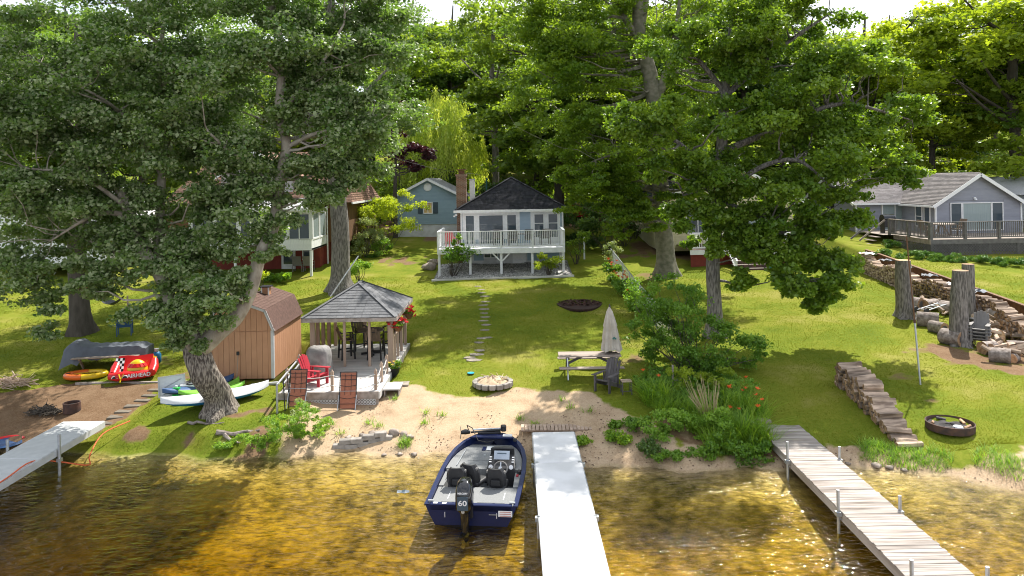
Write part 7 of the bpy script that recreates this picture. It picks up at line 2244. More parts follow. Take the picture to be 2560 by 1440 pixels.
log_stack('long_firewood_stack', 'long firewood stack along the brown retaining boards', 19.75, (29.6, 42.0), lambda y: 1.0 + .12 * math.sin(y * 1.7), LOGS, .16, .13)
log_stack('corner_firewood_stack', 'firewood stack at the right edge behind the grey chairs', 19.2, (26.2, 29.2), lambda y: .95 + .15 * math.sin(y * 2), LOGL, .16, .13)
log_stack('edge_firewood_stack', 'short firewood stack nearest the right edge', 18.55, (24.7, 26.3), lambda y: .6, LOGL, .16, .13)
# plastic sheets / scrap lying on the long stack
rng = np.random.default_rng(9)
for k, (y, ln) in enumerate(((41.2, 1.5), (39.2, 1.1), (37.3, 1.2), (35.2, .9), (33.0, 1.0), (31.5, .8))):
    z = g(19.75, y) + 1.16
    rows = [[(19.5 + .13 * j + .06 * math.sin(i * 2.7 + k), y - ln / 3 + ln * .66 * i / 7 + .04 * math.sin(j * 3), z + .045 * math.sin(i * 2.9 + j * 2.1 + k) + .03 * math.sin(i * 5 + k)) for j in range(5)] for i in range(8)]
    o = MB().grid(rows).build('tarp_scrap', MAT['alum'] if k % 2 == 0 else MAT['tarp'], None, smooth=True)
    tag(o, ['farthest', 'second', 'third', 'fourth', 'fifth', 'nearest'][k] + ' pale sheet lying on top of the long firewood stack', 'sheet', 'pale sheets on the long firewood stack')
# retaining boards
rt = empty('retaining_wall', (0, 0, 0), 0, 'brown board retaining wall between the two lawns', 'retaining wall')
for k in range(48):
    y = 27.6 + k * .32
    zt = float(np.interp(y, [27.6, 30, 42.5], [2.25, 2.5, 3.45]))
    MB().box(20.42, 20.47, y, y + .312, g(20.2, y) - .3, zt + random.uniform(-.01, .01)).build('wall_board', MAT['wood_brown'], rt)
for k in range(15):
    y0_ = 27.6 + k * 1.02
    za = float(np.interp(y0_, [27.6, 30, 42.5], [2.25, 2.5, 3.45])) + .04; zb_ = float(np.interp(y0_ + 1.02, [27.6, 30, 42.5], [2.25, 2.5, 3.45])) + .04
    MB().bar((20.445, y0_, za), (20.445, y0_ + 1.015, zb_), .16, .06).build('cap_timber', MAT['wood_brown'], rt)
# tall stumps
def stump(px, py, toppx, toppy, r, label, seed):
    p = gl(px, py)
    t = at(toppx, toppy, p.y)
    h = t.z - p.z; lean = t.x - p.x
    e = empty('tree_stump', p, 0, label, 'stump', 'tall sawn stumps on the right lawn')
    rn = random.Random(seed)
    rows = []
    for i in range(29):
        q = i / 28
        rr = r * (1.32 - .5 * q ** .35)
        fl = .25 * max(0, 1 - q * 5) ** 2
        rows.append([((rr * (1 + fl * (1 + math.sin(5 * a + seed)) + .05 * (abs(math.sin(9 * a + 1.1 * math.sin(q * 6 + 2 * a) + .6 * math.sin(q * 19 + 4 * a))) - .6))) * math.cos(a) + lean * q + .03 * math.sin(q * 5 + seed), (rr * (1 + fl * (1 + math.sin(5 * a + seed)) + .05 * (abs(math.sin(9 * a + 1.1 * math.sin(q * 6 + 2 * a) + .6 * math.sin(q * 19 + 4 * a))) - .6))) * math.sin(a), -.1 + (h + .1) * q) for a in np.linspace(0, 2 * math.pi, 73)])
    MB().grid(rows).build('trunk', MAT['bark_grey'], e, smooth=True)
    m = MB(); m.v = [tuple(v) for v in rows[-1][:-1]]; m.f = [tuple(range(72))]
    cu = m.build('cut_face', MAT['cut'], e)
    return e
stump(2262, 792, 2258, 650, .36, 'left of the three tall sawn stumps', 1)
stump(2398, 862, 2400, 676, .33, 'nearest of the three tall sawn stumps, behind the grey chairs', 2)
stump(2424, 800, 2418, 660, .28, 'farthest of the three tall sawn stumps', 3)
def big_log(px, py, ln, r, rz, label, hollow=False, lift=0, tilt=0):
    p = gl(px, py)
    e = empty('log_round', (p.x, p.y, p.z + r * .9 + lift), rz, label, 'log', 'sawn log rounds in the heap')
    n = 20
    rn = random.Random(px)
    cs_ = [(r * (1 + .05 * math.sin(3 * a + px) + rn.uniform(-.02, .02))) for a in np.linspace(0, 6.283, n + 1)[:-1]]
    rows = []
    for x in (-ln / 2, -ln / 6, ln / 6, ln / 2):
        r_ = [(x, cs_[k] * math.cos(6.283 * k / n), cs_[k] * math.sin(6.283 * k / n) + tilt * x) for k in range(n)]
        rows.append(r_ + [r_[0]])
    MB().grid(rows).build('bark', MAT['log_bark'], e, smooth=True)
    for s, rw in ((-1, rows[0]), (1, rows[-1])):
        m = MB(); m.v = [tuple(v) for v in rw[:-1]]; m.f = [tuple(range(n))]
        cf_ = m.build('cut_face', MAT['cut'], e)
        if hollow:
            m = MB(); m.v = [(v[0] + s * .004, v[1] * .55, v[2] * .55) for v in rw[:-1]]; m.f = [tuple(range(n))]
            m.build('hollow', MAT['wood_dark'], cf_)
    return e
big_log(2380, 862, .75, .30, R(-60), 'stout log lying at the foot of the nearest tall stump', True)
big_log(2320, 815, .8, .30, R(-30), 'grey log lying left of the nearest tall stump')
big_log(2345, 832, .62, .24, R(-70), 'split hollow log between the stumps', True)
big_log(2290, 775, .5, .3, R(-60), 'round with dark hollow just right of the left stump', True)
big_log(2325, 775, .7, .26, R(20), 'pale log behind the garden cart')
big_log(2368, 785, .5, .3, R(-50), 'orange faced round behind the nearest tall stump')
big_log(2500, 905, .65, .26, R(-35), 'grey log with pale round end nearest the right edge')
big_log(2470, 885, .5, .25, R(10), 'log right behind the grey chairs')
big_log(2545, 880, .7, .22, R(-20), 'log at the right edge above the nearest one')
big_log(2490, 855, .4, .26, R(80), 'upright looking round behind the stacked chairs')
big_log(2535, 905, .35, .16, R(40), 'small pale chunk beside the nearest log')
big_log(2440, 790, .6, .25, R(-50), 'log leaning behind the farthest stump', lift=.2)
big_log(2460, 800, .5, .22, R(-20), 'split log right of the farthest stump', lift=.25)
big_log(2485, 815, .5, .2, R(-80), 'reddish split log beside the corner stack', lift=.3)
rn = random.Random(4)
for k in range(62):
    px_, py_ = rn.uniform(2285, 2385), rn.uniform(762, 800)
    if k > 8: px_, py_ = rn.uniform(2440, 2520), rn.uniform(782, 835)
    if k > 28: px_, py_ = rn.uniform(2465, 2570), rn.uniform(840, 905)
    p = gl(px_, py_)
    o = piece('split_chunk', LOGL[k % 9], None, (p.x, p.y, p.z + .08 + rn.uniform(0, .35)), (rn.uniform(0, 6), rn.uniform(-.5, .5), rn.uniform(0, 3)), rn.uniform(.8, 1.3))
    w_ = 0 if k <= 8 else 1 if k <= 28 else 2
    tag(o, ['loose split log in the heap between the stumps', 'loose split log tossed right of the farthest stump', 'loose split log strewn by the logs at the right edge'][w_], 'log', ['loose split logs left of the stump', 'loose split logs right of the stump', 'loose split logs at the right edge'][w_])
# stacked resin chairs
p = gl(2452, 868)
for k in range(4):
    c_ = adirondack((p.x + .015 * k, p.y + .035 * k, p.z + .11 * k), R(-40), ['lowest', 'second', 'third', 'topmost'][k] + ' of four stacked taupe resin chairs by the stump', MAT['resin'], 5, 'stacked taupe resin chairs', .95)
# cart and bins
p = gl(2330, 798)
ct = empty('hand_truck', (p.x, p.y, p.z + .42), R(20), 'white hand truck lying on the logs between the stumps', 'hand truck')
for s in (-.2, .2): MB().tube([(-.6, s, .0), (.6, s, .2)], .02, 8).build('side_tube', MAT['whitekay'], ct)
for k in range(4): MB().tube([(-.45 + k * .3, -.2, .03 + k * .05), (-.45 + k * .3, .2, .03 + k * .05)], .018, 8).build('cross_tube', MAT['whitekay'], ct)
for s in (-.26, .26): MB().lathe([(.06, -.04), (.13, -.04), (.13, .04), (.06, .04)], 16).build('wheel', MAT['rubber'], ct, loc=(-.6, s, 0), rot=(R(90), 0, 0))
p = gl(2440, 830)
bn = empty('storage_bin', (p.x, p.y, p.z), R(15), 'white and black plastic bin behind the stacked chairs', 'bin')
MB().box(-.2, .2, -.18, .18, .0, .55).build('body', MAT['black'], bn, bevel=.03)
MB().box(-.22, .05, -.2, -.181, .1, .6).build('panel', MAT['whitekay'], bn, bevel=.008)
# rusty fire ring
p = gl(2375, 1068)
rf_ = empty('steel_fire_ring', p, 0, 'rusty steel fire ring full of ashes on the right lawn', 'fire pit')
MB().lathe([(.62, -.05), (.63, .06), (.62, .15), (.635, .155), (.61, .165), (.60, .15), (.605, .05), (.59, .03)], 36, cap=False).build('ring', MAT['rust'], rf_, smooth=True)
rows = [[(r_ * math.cos(t), r_ * math.sin(t), .05 + .05 * (1 - r_ / .6) + .02 * math.sin(7 * t + r_ * 9)) for t in np.linspace(0, 2 * math.pi, 25)] for r_ in (.6, .45, .3, .12, .0)]
MB().grid(rows).build('ashes', MAT['ash'], rf_, smooth=True)
MB().lathe([(.0, .0), (.14, .0), (.12, .05), (0, .06)], 14, (.05, -.3, .08), cap=False).build('white_cap', MAT['whitekay'], rf_, smooth=True)
for k in range(5):
    a = k * 1.3
    MB().tube([(.42 * math.cos(a), .42 * math.sin(a), .09), (.5 * math.cos(a + .5), .5 * math.sin(a + .5), .13)], .04, 7).build('charred_log', MAT['wood_dark'] if k % 2 else MAT['cut'], rf_)
# slim pole
b0 = gl(2302, 962); t0_ = at(2266, 590, b0.y + .6); mid = b0.lerp(t0_, .42)
pl_ = empty('flag_pole', (0, 0, 0), 0, 'thin leaning metal pole with rusty upper half on the right lawn', 'pole')
MB().tube([b0 - Vector((0, 0, .2)), mid], .03, 8).build('lower_tube', MAT['metal'], pl_, smooth=True)
MB().tube([mid, t0_], .022, 8).build('upper_tube', MAT['wood_brown'], pl_, smooth=True)
MB().tube([mid - Vector((0, 0, .05)), mid + Vector((0, 0, .06))], .042, 8).build('coupling', MAT['rust'], pl_)
# teal kayak end near porch
p = gl(1942, 678)
o = MB().tube([(-.5, 0, .12), (-.2, 0, .22), (.25, 0, .24), (.5, 0, .14)], [.06, .2, .2, .06], 12).build('teal_float', MAT['teal'], None, smooth=True, loc=p)
tag(o, 'teal float lying beside the cream house steps', 'float')

# ================================================================ beach bits
# low block wall
sw = empty('block_wall', (0, 0, 0), 0, 'low block and stone edging on the beach left of the boat', 'wall')
a, b = gl(838, 1115), gl(985, 1092)
bk = MB().box(-.2, .2, -.11, .11, 0, .14).mesh('block', MAT['block'], bevel=.015)
ang = math.atan2(b.y - a.y, b.x - a.x)
for row in range(2):
    n = 5
    for k in range(n - row):
        q = a.lerp(b, (k + .5 * row + .35) / n)
        piece('block', bk, sw, (q.x, q.y, g(q.x, q.y) - .06 + row * .142), (random.uniform(-.03, .03), 0, ang + random.uniform(-.06, .06)), (random.uniform(.85, .95), 1, 1))
for k, (qx, qy, s) in enumerate([(985, 1086, .16), (1010, 1088, .12), (960, 1088, .11), (930, 1088, .12), (905, 1092, .1), (870, 1098, .1), (1025, 1095, .1)]):
    boulder(qx, qy, s, ['large white stone at the end of the block edging', 'tan stone just right of the white stone', 'pinkish stone left of the white stone', 'grey stone behind the middle of the block edging', 'small stone behind the block edging', 'small stone near the weeds end of the edging', 'last small stone of the edging towards the boat'][k], None, .75, 'stones of the beach edging')
for k, (qx, qy, s) in enumerate([(1000, 1136, .08), (1035, 1137, .09), (960, 1138, .07), (2190, 1166, .13), (2225, 1170, .1), (2260, 1176, .08), (2120, 1160, .07), (1870, 1065, .25), (1905, 1058, .22)]):
    boulder(qx, qy, s, ['whitish stone at the water edge left of the boat', 'flat whitish stone at the water edge nearest the boat', 'small stone at the water edge below the block edging', 'pale rock at the water edge right of the plank dock', 'second pale rock right of the plank dock', 'third pale rock right of the plank dock', 'small rock beside the plank dock', 'grey rock among the lilies', 'second grey rock among the lilies by the dock'][k], None, .5, 'stones along the water line')
# exposed roots and driftwood on the left bank
for k, (pa, pb, r_) in enumerate([((540, 1085), (650, 1078), .09), ((560, 1090), (600, 1110), .06), ((470, 1060), (560, 1060), .05)]):
    a, b = gl(*pa), gl(*pb)
    pts = [tuple(v) for v in curve(a + Vector((0, 0, .05)), b + Vector((0, 0, .05)), 8, .3, rng)]
    o = MB().tube(pts, [r_, r_ * .95, r_ * .8, r_ * .75, r_ * .6, r_ * .5, r_ * .4, r_ * .25], 8).build('driftwood', MAT['log_bark'], None, smooth=True)
    tag(o, ['grey driftwood log on the bank above the weeds', 'forked driftwood piece below the grey log', 'exposed root in front of the poplar trunk'][k], 'driftwood')
o = MB().grid([[(.1 * i - .15, .06 * j - .09, .03 * math.sin(3 * i + j)) for j in range(4)] for i in range(4)]).build('floating_leaf', MAT['shutter'], None, loc=(at(1008, 1232, 1).x * 0 + at(1008, 1232, (CAMZ) * FPX / (1232 - 450 - 5)).x, CAMZ * FPX / (1232 - 450 - 5), .03))
tag(o, 'dark scrap floating on the water left of the boat', 'scrap')
# parked cars beyond the cottage
def car(x, y, rz, label, mat):
    r = empty('parked_car', (x, y, g(x, y)), rz, label, 'car')
    sec = [(-2.1, .5), (-2.15, .8), (-1.9, .95), (-1.3, 1.0), (-.8, 1.42), (.7, 1.45), (1.4, 1.02), (2.0, .9), (2.15, .6), (2.1, .3), (-2.1, .3)]
    mm = Matrix.Rotation(0, 4, 'Z')
    MB().prism(sec, -.85, .85).build('body', mat, r, bevel=.06, seg=2, smooth=True)
    for s in (-1, 1):
        MB().prism([(-1.15, 1.02), (-.75, 1.36), (.6, 1.38), (1.15, 1.05)], s * .853 - .004, s * .853 + .004).build('side_window', MAT['glassy'], r)
        for x_ in (-1.35, 1.35):
            w_ = MB().lathe([(.16, -.1), (.32, -.1), (.32, .1), (.16, .1)], 18).build('wheel', MAT['rubber'], r, loc=(x_, s * .78, .32), rot=(R(90), 0, 0))
            MB().lathe([(.02, -.11), (.17, -.105), (.17, .105), (.02, .11)], 12).build('rim', MAT['metal'], w_)
    return r
car(-2.9, 62.5, R(20), 'white car parked between the garage and the cottage', MAT['car_white'])
car(3.6, 66, R(70), 'white car parked behind the cottage roof', MAT['car_white'])
car(6.0, 66, R(80), 'red car parked right behind the cottage roof', MAT['car_red'])
# ================================================================ shrubs and flowers
p = gl(940, 640)
shrub('golden_shrub', (p.x, p.y + 1.5, p.z), 'tall golden green shrub left of the blue garage', [((.4, 0, 2.7), (2.3, 1.4, 1.7), 110, .4), ((1.5, -.2, 3.4), (1.6, 1.1, 1.1), 60, .36), ((-.8, 0, 2.4), (1.3, 1, 1.6), 50, .4)], LEAF['gold'], .12, 50, 1, stems=18)
shrub('grey_green_shrub', (p.x - .6, p.y - .4, p.z), 'rounded grey green shrub in front of the golden one', [((0, 0, 1.4), (1.1, .9, 1.1), 60, .34)], LEAF['greyg'], .09, 70, 2, stems=14)
shrub('dark_shrub', (p.x + .3, p.y - .2, p.z - .05), 'dark green shrub under the grey green one', [((0, 0, .7), (.7, .6, .7), 30, .3)], LEAF['shrub'], .1, 60, 3, stems=8)
p = gl(898, 712)
shrub('rose_bush', p, 'leafy bush with a few red blooms behind the gazebo roof', [((0, 0, .7), (.65, .5, .65), 40, .26)], LEAF['weed'], .1, 55, 4, stems=10)
p = gl(690, 705)
shrub('hosta_bed', p, 'broad leaved hosta clump below the white porch', [((0, 0, .3), (1.0, .5, .25), 30, .26)], LEAF['shrub'], .26, 16, 5, stems=0, wide=.4)
p = gl(655, 722)
shrub('yellow_leaf_plant', p, 'bright leafy plant behind the shed vent', [((0, 0, .5), (.5, .4, .45), 20, .24)], LEAF['gold'], .12, 36, 6, stems=6)
p = gl(1130, 692)
shrub('rhododendron', p, 'straggly dark shrub at the left corner of the white deck', [((.2, 0, 1.0), (.95, .7, .95), 40, .3), ((.5, 0, 1.9), (.4, .4, .6), 10, .22)], LEAF['shrub'], .13, 42, 7, stems=16)
p = gl(1370, 690)
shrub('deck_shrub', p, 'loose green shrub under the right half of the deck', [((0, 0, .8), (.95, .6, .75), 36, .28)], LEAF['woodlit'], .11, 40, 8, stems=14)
p = gl(1440, 660)
shrub('climber_shrub', p, 'arching shrub at the right corner of the white deck', [((0, 0, 1.3), (.8, .6, .7), 22, .26), ((.6, 0, 1.8), (.5, .4, .4), 10, .22)], LEAF['beech'], .1, 40, 9, stems=12)
p = gl(1565, 690)
shrub('fence_vine', (6.0, 45.0, g(6.0, 45.0)), 'leafy vine over the far end of the chain link fence', [((0, 0, 1.0), (.4, .6, .5), 16, .24), ((-.1, 0, 1.4), (.4, .4, .25), 8, .2)], LEAF['greyg'], .1, 36, 10, stems=4, cat='vine')
# dark hedge mass beyond the cottage right side
for k, (x, y, s) in enumerate(((6.3, 50, 1.5), (7.8, 52, 1.8), (5.2, 54, 1.7), (9.0, 55, 1.8))):
    shrub('understorey_shrub', (x, y, g(x, y)), ['first', 'second', 'third', 'fourth'][k] + ' dark shrub in the shade right of the cottage', [((0, 0, s), (s, s, s), 50, .5)], LEAF['dark'], .2, 45, 20 + k, 'shaded shrubs right of the cottage', stems=10)
for k, (x, y, s) in enumerate(((-1.2, 66, 1.6), (1.4, 70, 1.9), (-4.4, 72, 1.9), (9, 74, 2.2), (13, 70, 2.4), (-12, 66, 2.2), (-16, 70, 2.4), (20, 66, 2.4), (25, 70, 2.4), (31, 68, 2.6), (37, 66, 2.6), (-24, 62, 2.6), (-30, 60, 2.6))):
    shrub('thicket_shrub', (x, y, g(x, y)), 'bushy shrub of the thicket, ' + ['behind the garage flue', 'behind the cottage roof', 'beside the willow foot', 'behind the dark hedge', 'behind the cream house', 'behind the orange roof end', 'behind the orange roof middle', 'behind the oak', 'behind the grey house left end', 'behind the grey house middle', 'behind the grey gable', 'at the far left', 'at the left edge'][k],
          [((0, 0, s), (s * 1.4, s, s), 44, .6)], LEAF['wood' if k % 2 else 'dark'], .26, 40, 40 + k, 'thicket shrubs behind the houses', stems=8)
# the big spreading bush by the oak
p = gl(1735, 935)
def off(px, py, d):
    q = at(px, py, d)
    return (q.x - p.x, q.y - p.y, q.z - p.z)
d0 = p.y
shrub('spreading_bush', p, 'large sprawling bush in front of the oak trunk', [
    (off(1600, 740, d0 + 2.4), (.6, .9, .6), 40, .24), (off(1630, 850, d0 + .9), (.7, .8, .6), 46, .24), (off(1680, 940, d0 - .3), (.9, .6, .5), 40, .22), (off(1790, 930, d0 - .3), (.9, .6, .45), 40, .22),
    (off(1700, 790, d0 + .4), (1.2, .9, .8), 114, .27), (off(1640, 760, d0 + .6), (.8, .7, .7), 64, .25), (off(1760, 840, d0), (1.3, .9, .7), 114, .27), (off(1850, 850, d0 - .2), (.7, .6, .45), 45, .22), (off(1700, 880, d0 - .2), (1.1, .8, .6), 87, .25),
    (off(1610, 830, d0 + .4), (.6, .6, .5), 38, .22), (off(1830, 900, d0), (.6, .5, .4), 30, .2), (off(1890, 890, d0 - .1), (.35, .3, .2), 13, .18), (off(1660, 700, d0 + .6), (.4, .4, .3), 15, .2), (off(1730, 720, d0 + .5), (.5, .4, .35), 22, .2)], LEAF['shrub'], .09, 30, 11, stems=50)
for i, (qx, qy, s) in enumerate([(1570, 735, .5), (1600, 790, .55), (1590, 700, .45)]):
    q = gl(qx, qy)
    r = shrub('lily_clump', (5.6, q.y, g(5.6, q.y)), ['orange daylily clump halfway up the chain link fence', 'orange daylily clump at the near end of the fence', 'orange daylily clump farthest up the fence'][i], [((0, 0, .5), (.5, .7, .45), 26, .24)], LEAF['shrub'], .13, 40, 12 + i, 'daylilies along the fence', stems=0, cat='flowers')
    rn = random.Random(i)
    for k in range(11):
        piece('lily_flower', FORA, r, (rn.uniform(-.5, .3), rn.uniform(-.8, .8), rn.uniform(.75, 1.15)), (rn.uniform(-.9, .2), rn.uniform(-.5, .5), 0), rn.uniform(.9, 1.4))
# strap-leaved clumps in the shore bed
def strap(px, py, label, n, ln, wd, rad, seed, leaf='blade', flowers=0, lean=.3, arch=.5, grp=None, cat='plant'):
    rg = np.random.default_rng(seed)
    q = gl(px, py)
    r = empty('strap_leaf_clump', q, 0, label, cat, grp)
    a = rg.uniform(0, 6.28, n); rr = rad * np.sqrt(rg.uniform(0, 1, n))
    P = np.stack([rr * np.cos(a), rr * np.sin(a), np.zeros(n)], 1)
    P[:, 2] = gz(P[:, 0] + q.x, P[:, 1] + q.y) - q.z - .02
    V, F = blades(P, ln, wd, rg, lean, arch)
    piece('blades', mesh_np('blades', V, F, LEAF[leaf], np.repeat(rg.uniform(0, 1, n), 3)), r)
    rn = random.Random(seed)
    for k in range(flowers):
        x, y, z = rn.uniform(-rad, rad) * 1.1, rn.uniform(-rad, rad), ln * rn.uniform(.95, 1.3)
        f = piece('lily_flower', FORA, r, (x, y, z), (rn.uniform(-.9, .3), rn.uniform(-.5, .5), 0), rn.uniform(.8, 1.15))
        MB().tube([(x * .7, y * .7, 0), (x, y, z)], .006, 4, False).build('flower_stalk', LEAF['blade'], r)
    return r
strap(1640, 1005, 'arching lily leaves at the left of the shore bed', 420, .75, .028, .42, 1, flowers=2)
strap(1668, 1035, 'long lily leaves left of the dry canes', 260, .6, .026, .35, 2)
strap(1870, 1100, 'tall lily leaves beside the plank dock', 420, .8, .026, .4, 3, flowers=3)
strap(1840, 1020, 'lily leaves behind the dry canes', 300, .7, .026, .45, 4, flowers=3)
strap(1890, 1045, 'flowering lilies by the head of the plank dock', 240, .65, .026, .4, 5, flowers=5)
strap(1800, 1115, 'tall blades at the water side of the shore bed', 300, .6, .024, .45, 7)
strap(1900, 1115, 'blades crowding the plank dock side of the bed', 300, .65, .024, .4, 8)
strap(1750, 1075, 'blades left of the tall water side clump', 260, .55, .024, .4, 9)
strap(1735, 1040, 'lily leaves under the dry canes', 220, .6, .026, .4, 6)
# dry canes
rg = random.Random(8)
q = gl(1770, 1060)
cn_ = empty('dry_canes', q, 0, 'bundle of pale dry ornamental grass canes in the shore bed', 'plant')
m = MB()
for k in range(46):
    x, y = rg.uniform(-.35, .35), rg.uniform(-.2, .2)
    m.tube([(x * .5, y * .5, 0), (x * .8 - .05, y, .5), (x * 1.5 - .15, y + .1, rg.uniform(.8, 1.45))], [.011, .009, .004], 4, False)
m.build('canes', MAT['cane'], cn_)['kind'] = 'stuff'
V, F = blades(np.stack([np.array([rg.uniform(-.4, .4) for _ in range(160)]), np.array([rg.uniform(-.3, .3) for _ in range(160)]), np.zeros(160)], 1), 1.0, .016, np.random.default_rng(3), .25, .5)
piece('blades', mesh_np('blades', V, F, LEAF['weed'], np.random.default_rng(3).uniform(0, 1, len(F))), cn_)
# leafy low plants of the bed
bedspots = [(1700, 1085, .55, .5, 'weed', 'low bright leafy plant under the dry canes'), (1790, 1095, .55, .6, 'weed', 'leafy plant right of the dry canes at the shore'), (1830, 1130, .5, .4, 'shrub', 'dark leafy plant at the water edge in the bed'), (1640, 1085, .6, .3, 'weed', 'low creeping green at the left of the shore bed'),
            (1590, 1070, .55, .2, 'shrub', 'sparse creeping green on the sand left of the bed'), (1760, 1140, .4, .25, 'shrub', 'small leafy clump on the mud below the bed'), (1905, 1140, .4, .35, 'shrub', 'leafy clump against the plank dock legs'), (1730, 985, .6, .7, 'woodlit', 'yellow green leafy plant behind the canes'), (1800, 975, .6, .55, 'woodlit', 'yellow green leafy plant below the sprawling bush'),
            (1620, 1130, .35, .2, 'dark', 'small dark tuft on the sand near the white dock'), (1555, 1100, .4, .14, 'blade', 'low weeds right of the slat mat'), (1460, 1105, .3, .14, 'blade', 'weeds beside the head of the white dock'), (1690, 1150, .4, .15, 'shrub', 'creeping weeds at the muddy water line'), (1850, 1000, .5, .5, 'weed', 'leafy plant among the flowering lilies')]
for i, (qx, qy, rx, h, lf, lab) in enumerate(bedspots):
    q = gl(qx, qy)
    shrub('bed_plant', q, lab, [((0, 0, h * .6), (rx * 1.3, rx * .85, h * .7), max(12, int(84 * rx)), .16)], LEAF[lf], .075, 36, 60 + i, 'leafy plants of the shore bed', stems=0, cat='plant')
# weathered ladder-like frame in the bush
q = gl(1690, 985)
tr = empty('garden_trellis', q, R(10), 'small grey wooden trellis half hidden by the bush', 'trellis')
for s in (-.1, .18): MB().box(s - .025, s + .025, -.02, .02, 0, .95 if s < 0 else .55).build('upright', MAT['wood_grey'], tr)
MB().box(-.074, .154, -.02, .02, .42, .48).build('crosspiece', MAT['wood_grey'], tr)
# weeds left of the beach
for i, (qx, qy, rx, h, lf, lab) in enumerate([(690, 1110, .75, .75, 'weed', 'tall light green weeds on the left bank'), (735, 1100, .8, .95, 'weed', 'tallest light green weeds at the beach end of the bank'), (790, 1100, .6, .6, 'weed', 'weeds next to the block edging'), (745, 1060, .4, .75, 'greyg', 'pale grey green weeds in front of the left lounger'), (640, 1115, .55, .35, 'weed', 'low weeds on the bank below the driftwood'), (560, 1115, .4, .12, 'weed', 'creeping greenery at the foot of the bank')]):
    q = gl(qx, qy)
    shrub('bank_weeds', q, lab, [((0, 0, h * .55), (rx, rx * .6, h * .6), int(90 * rx), .12)], LEAF[lf], .07, 36, 80 + i, 'weeds on the left bank', stems=0, cat='weeds', wide=.22)
rg = np.random.default_rng(21)
# scattered sand weeds: things, small
labs = ['nearest the block edging', 'left of the boat bow', 'behind the boat bow', 'in the middle of the sand', 'in front of the gazebo step', 'near the white stone', 'by the fire ring side of the sand', 'in front of the standing lounger', 'at the left end of the sand', 'between gazebo and boat', 'right of the boat bow', 'near the slat mat', 'up the sand from the slat mat', 'at the right side of the sand', 'near the lawn edge by the charcoal chair']
for i, (qx, qy) in enumerate([(850, 1085), (1062, 1060), (1105, 1040), (920, 1060), (985, 1000), (1015, 1110), (1065, 1035), (830, 1062), (815, 1075), (945, 1068), (1300, 1050), (1340, 1062), (1405, 1002), (1475, 1030), (1428, 1022)]):
    q = gl(qx, qy)
    n = 26
    P = np.stack([rg.normal(0, .08, n), rg.normal(0, .06, n), np.zeros(n)], 1)
    V, F = blades(P, .2, .02, rg, .5, .5)
    o = piece('sand_weed', mesh_np('sand_weed', V, F, LEAF['weed'], rg.uniform(0, 1, len(F))), None, q)
    tag(o, 'small green weed tuft on the beach, ' + labs[i], 'weed', 'weed tufts on the beach')
# shore grass on the right
for i, (qx, qy, n, rad, lab) in enumerate([(2200, 1135, 500, .5, 'grass tuft on the shore at the foot of the firewood stack'), (2270, 1145, 500, .5, 'grass tuft on the shore right of the firewood stack'), (2335, 1150, 380, .45, 'grass tuft on the shore below the steel fire ring'), (2490, 1150, 420, .55, 'grass tuft on the shore at the right'), (2180, 1120, 260, .35, 'grass at the shore end of the firewood stack'), (2540, 1170, 300, .5, 'grass tuft at the right edge of the shore'), (1012, 1112, 160, .2, 'dark grass tuft below the stones of the block edging')]):
    strap(qx, qy, lab, n, .22, .014, rad, 30 + i, 'weed', 0, .35, .5, 'shore grass tufts', 'grass tuft')
# junipers
for i, (qx, qy, s) in enumerate([(2235, 612, .9), (2275, 628, .9), (2320, 648, 1.0), (2370, 655, 1.0), (2425, 660, .9), (2480, 662, 1.0), (2540, 665, 1.0), (2205, 606, .7)]):
    q = at(qx, qy, 42 - i * .5 + (3 if i in (0, 7) else 0)); x, y = q.x, min(q.y, 41.3) if i not in (0, 7) else q.y
    x = max(x, 20.9)
    shrub('juniper', (x, y, g(x, y)), ['spreading juniper below the deck stairs', 'juniper below the left deck corner', 'juniper in front of the deck corner lattice', 'third juniper along the lattice', 'fourth juniper along the lattice', 'fifth juniper along the lattice', 'juniper at the right edge along the lattice', 'juniper farthest left beside the grey house'][i],
          [((0, 0, .16), (s * 1.0, s * .6, .2), 36, .2)], LEAF['juniper'], .13, 50, 100 + i, 'junipers along the deck', stems=0, wide=.14, up=.5, cat='juniper')

# ================================================================ lawn blades (uncountable)
rg = np.random.default_rng(99)
n = 420000
y = 20.0 + 24 * rg.uniform(0, 1, n) ** 1.6
x = rg.uniform(-.78, .78, n) * y
s_, d_ = masks(x, y)
z = gz(x, y)
keep = (s_ < .35) & (d_ < .4) & (z > .1)
keep &= ~((x > px0 - .1) & (x < px1 + .1) & (y > py0 - .1) & (y < py1 + .1)) & ~((x > SX0 - .1) & (x < SX1 + .1) & (y > SY0 - .1) & (y < SY1))
keep &= ~((x > 20.2) & (x < 20.7)) & ~((y > 42.8) & (x > -4.8) & (x < 3.6)) & ~((x > 7.0) & (x < 8.5) & (y < 22.5))
keep &= rg.uniform(0, 1, n) < .35 + .65 * fbm(x, y, .8, 9)
x, y, z = x[keep], y[keep], z[keep]
n = len(x)
h = .026 * rg.uniform(.5, 1.5, n) * (.7 + .6 * fbm(x, y, 2, 5)) * (1 + (y - 20) / 40)
a = rg.uniform(0, 6.28, n)
wd = .010 * (1 + (y - 20) / 24)
lean = h[:, None] * rg.uniform(.1, .9, (n, 1)) * np.stack([np.cos(a + 1), np.sin(a + 1), np.zeros(n)], 1)
P = np.stack([x, y, z - .005], 1)
sd_ = np.stack([np.cos(a), np.sin(a), np.zeros(n)], 1) * wd[:, None]
V = np.stack([P - sd_, P + sd_, P + lean + np.array([0, 0, 1.]) * h[:, None]], 1).reshape(-1, 3)
t_ = np.clip(.55 * fbm(x, y, 1.6, 8) + .55 * fbm(x, y, 4.5, 18) + .3 * rg.uniform(0, 1, n) - .2, 0, 1)
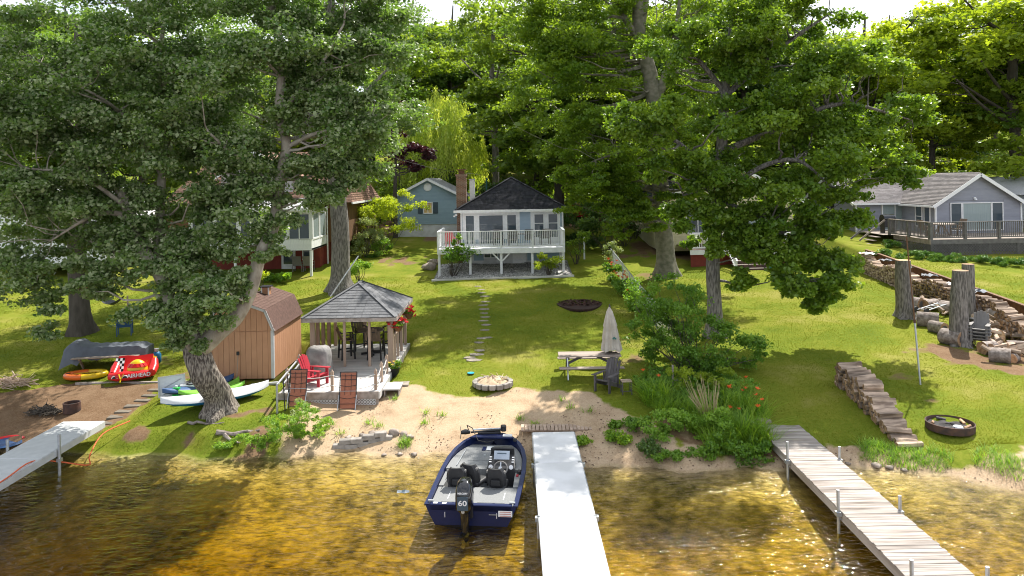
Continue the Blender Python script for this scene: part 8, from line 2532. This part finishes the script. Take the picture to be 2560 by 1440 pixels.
tag(piece('grass', mesh_np('grass', V, np.arange(3 * n).reshape(n, 3), LEAF['lawn'], t_)), 'short yellow green lawn grass', kind='stuff')

# ================================================================ undergrowth on the wooded slope (one mass)
rg = np.random.default_rng(123)
k = 1900
y = 60 + 85 * rg.uniform(0, 1, k) ** 1.2
x = rg.uniform(-.8, .8, k) * y
ok = ~((np.abs(x + 6.7) < 3.6) & (y < 69)) & ~((np.abs(x) < 8) & (y < 64)) & ~((x > 22) & (x < 42) & (y < 61)) & ~((x < -9) & (x > -26) & (y < 62))
x, y = x[ok], y[ok]
C = np.stack([x, y, gz(x, y) + rg.uniform(.2, 1.3, len(x))], 1)
P, t_ = clump_points(C, rg.uniform(.8, 1.9, len(x)), 34, rg, .75)
V, F = leaves(P, .42, rg, .2, .8)
tag(piece('undergrowth', mesh_np('undergrowth', V, F, LEAF['wood'], t_)), 'dense green undergrowth covering the wooded slope', kind='stuff')

# ---- utility wire across the yards
pts = [at(835, 335, 46), at(980, 392, 50), at(1100, 424, 54), at(1210, 438, 57)]
tag(MB().tube([tuple(q) for q in smooth_path([(*q, 0) for q in pts], 5)[:, :3]], .012, 4).build('utility_wire', MAT['rubber']), 'thin service wire running from the poplar side towards the cottage', 'wire')
# ---- leaf litter and twigs on the sand (uncountable)
n = 2600
x = rg.uniform(-6.5, 13, n); s_ = rg.uniform(.05, 4.2, n); y = shore(x) + s_
m1, m2 = masks(x, y)
ok = (m1 > .5) & (vnoise(x, y, .9, 4) + .5 * (s_ < .9) > .62)
x, y = x[ok], y[ok]; n = len(x)
P = np.stack([x, y, gz(x, y) + .012], 1)
V, F = leaves(P, .055, rg, 0, 3, .3)
tag(piece('debris', mesh_np('debris', V, F, MAT['mulch'], rg.uniform(0, 1, n))), 'dark leaf scraps and twigs strewn on the sand', kind='stuff')

# ---- ground cover filling the shore bed (uncountable)
n = 26000
px_ = rg.uniform(1585, 1960, n); py_ = rg.uniform(955, 1165, n)
a0, a1 = gnd(1600, 960), gnd(1950, 1160)
x = rg.uniform(4.0, 7.4, n); y = rg.uniform(20.0, 25.6, n)
dens = fbm(x, y, .7, 31)
ok = (dens > .36) & (x > 4.0 + (25.2 - y) * .18 + (y < 21.6) * 1.0 - (y > 23) * .2) & ~((x > 7.0) & (y < 22.5))
x, y, dens = x[ok], y[ok], dens[ok]
P = np.stack([x, y, gz(x, y) + .02 + (dens - .36) * 1.5 * rg.uniform(0, 1, len(x))], 1)
V, F = leaves(P, .085, rg, .1, 1.0, .3)
tag(piece('ground_cover', mesh_np('ground_cover', V, F, LEAF['shrub'], np.clip(fbm(x, y, .5, 5) + rg.uniform(-.3, .3, len(x)), 0, 1))), 'low leafy ground cover between the shore bed plants', kind='stuff')
# ---- keep to three levels: anything deeper hangs from its part instead
def level(o):
    k = 0
    while o.parent is not None:
        o = o.parent
        k += 1
    return k
for o in list(bpy.data.objects):
    while level(o) > 2:
        q = o.parent
        mb_ = q.matrix_basis @ o.matrix_basis
        o.parent = q.parent
        o.matrix_basis = mb_
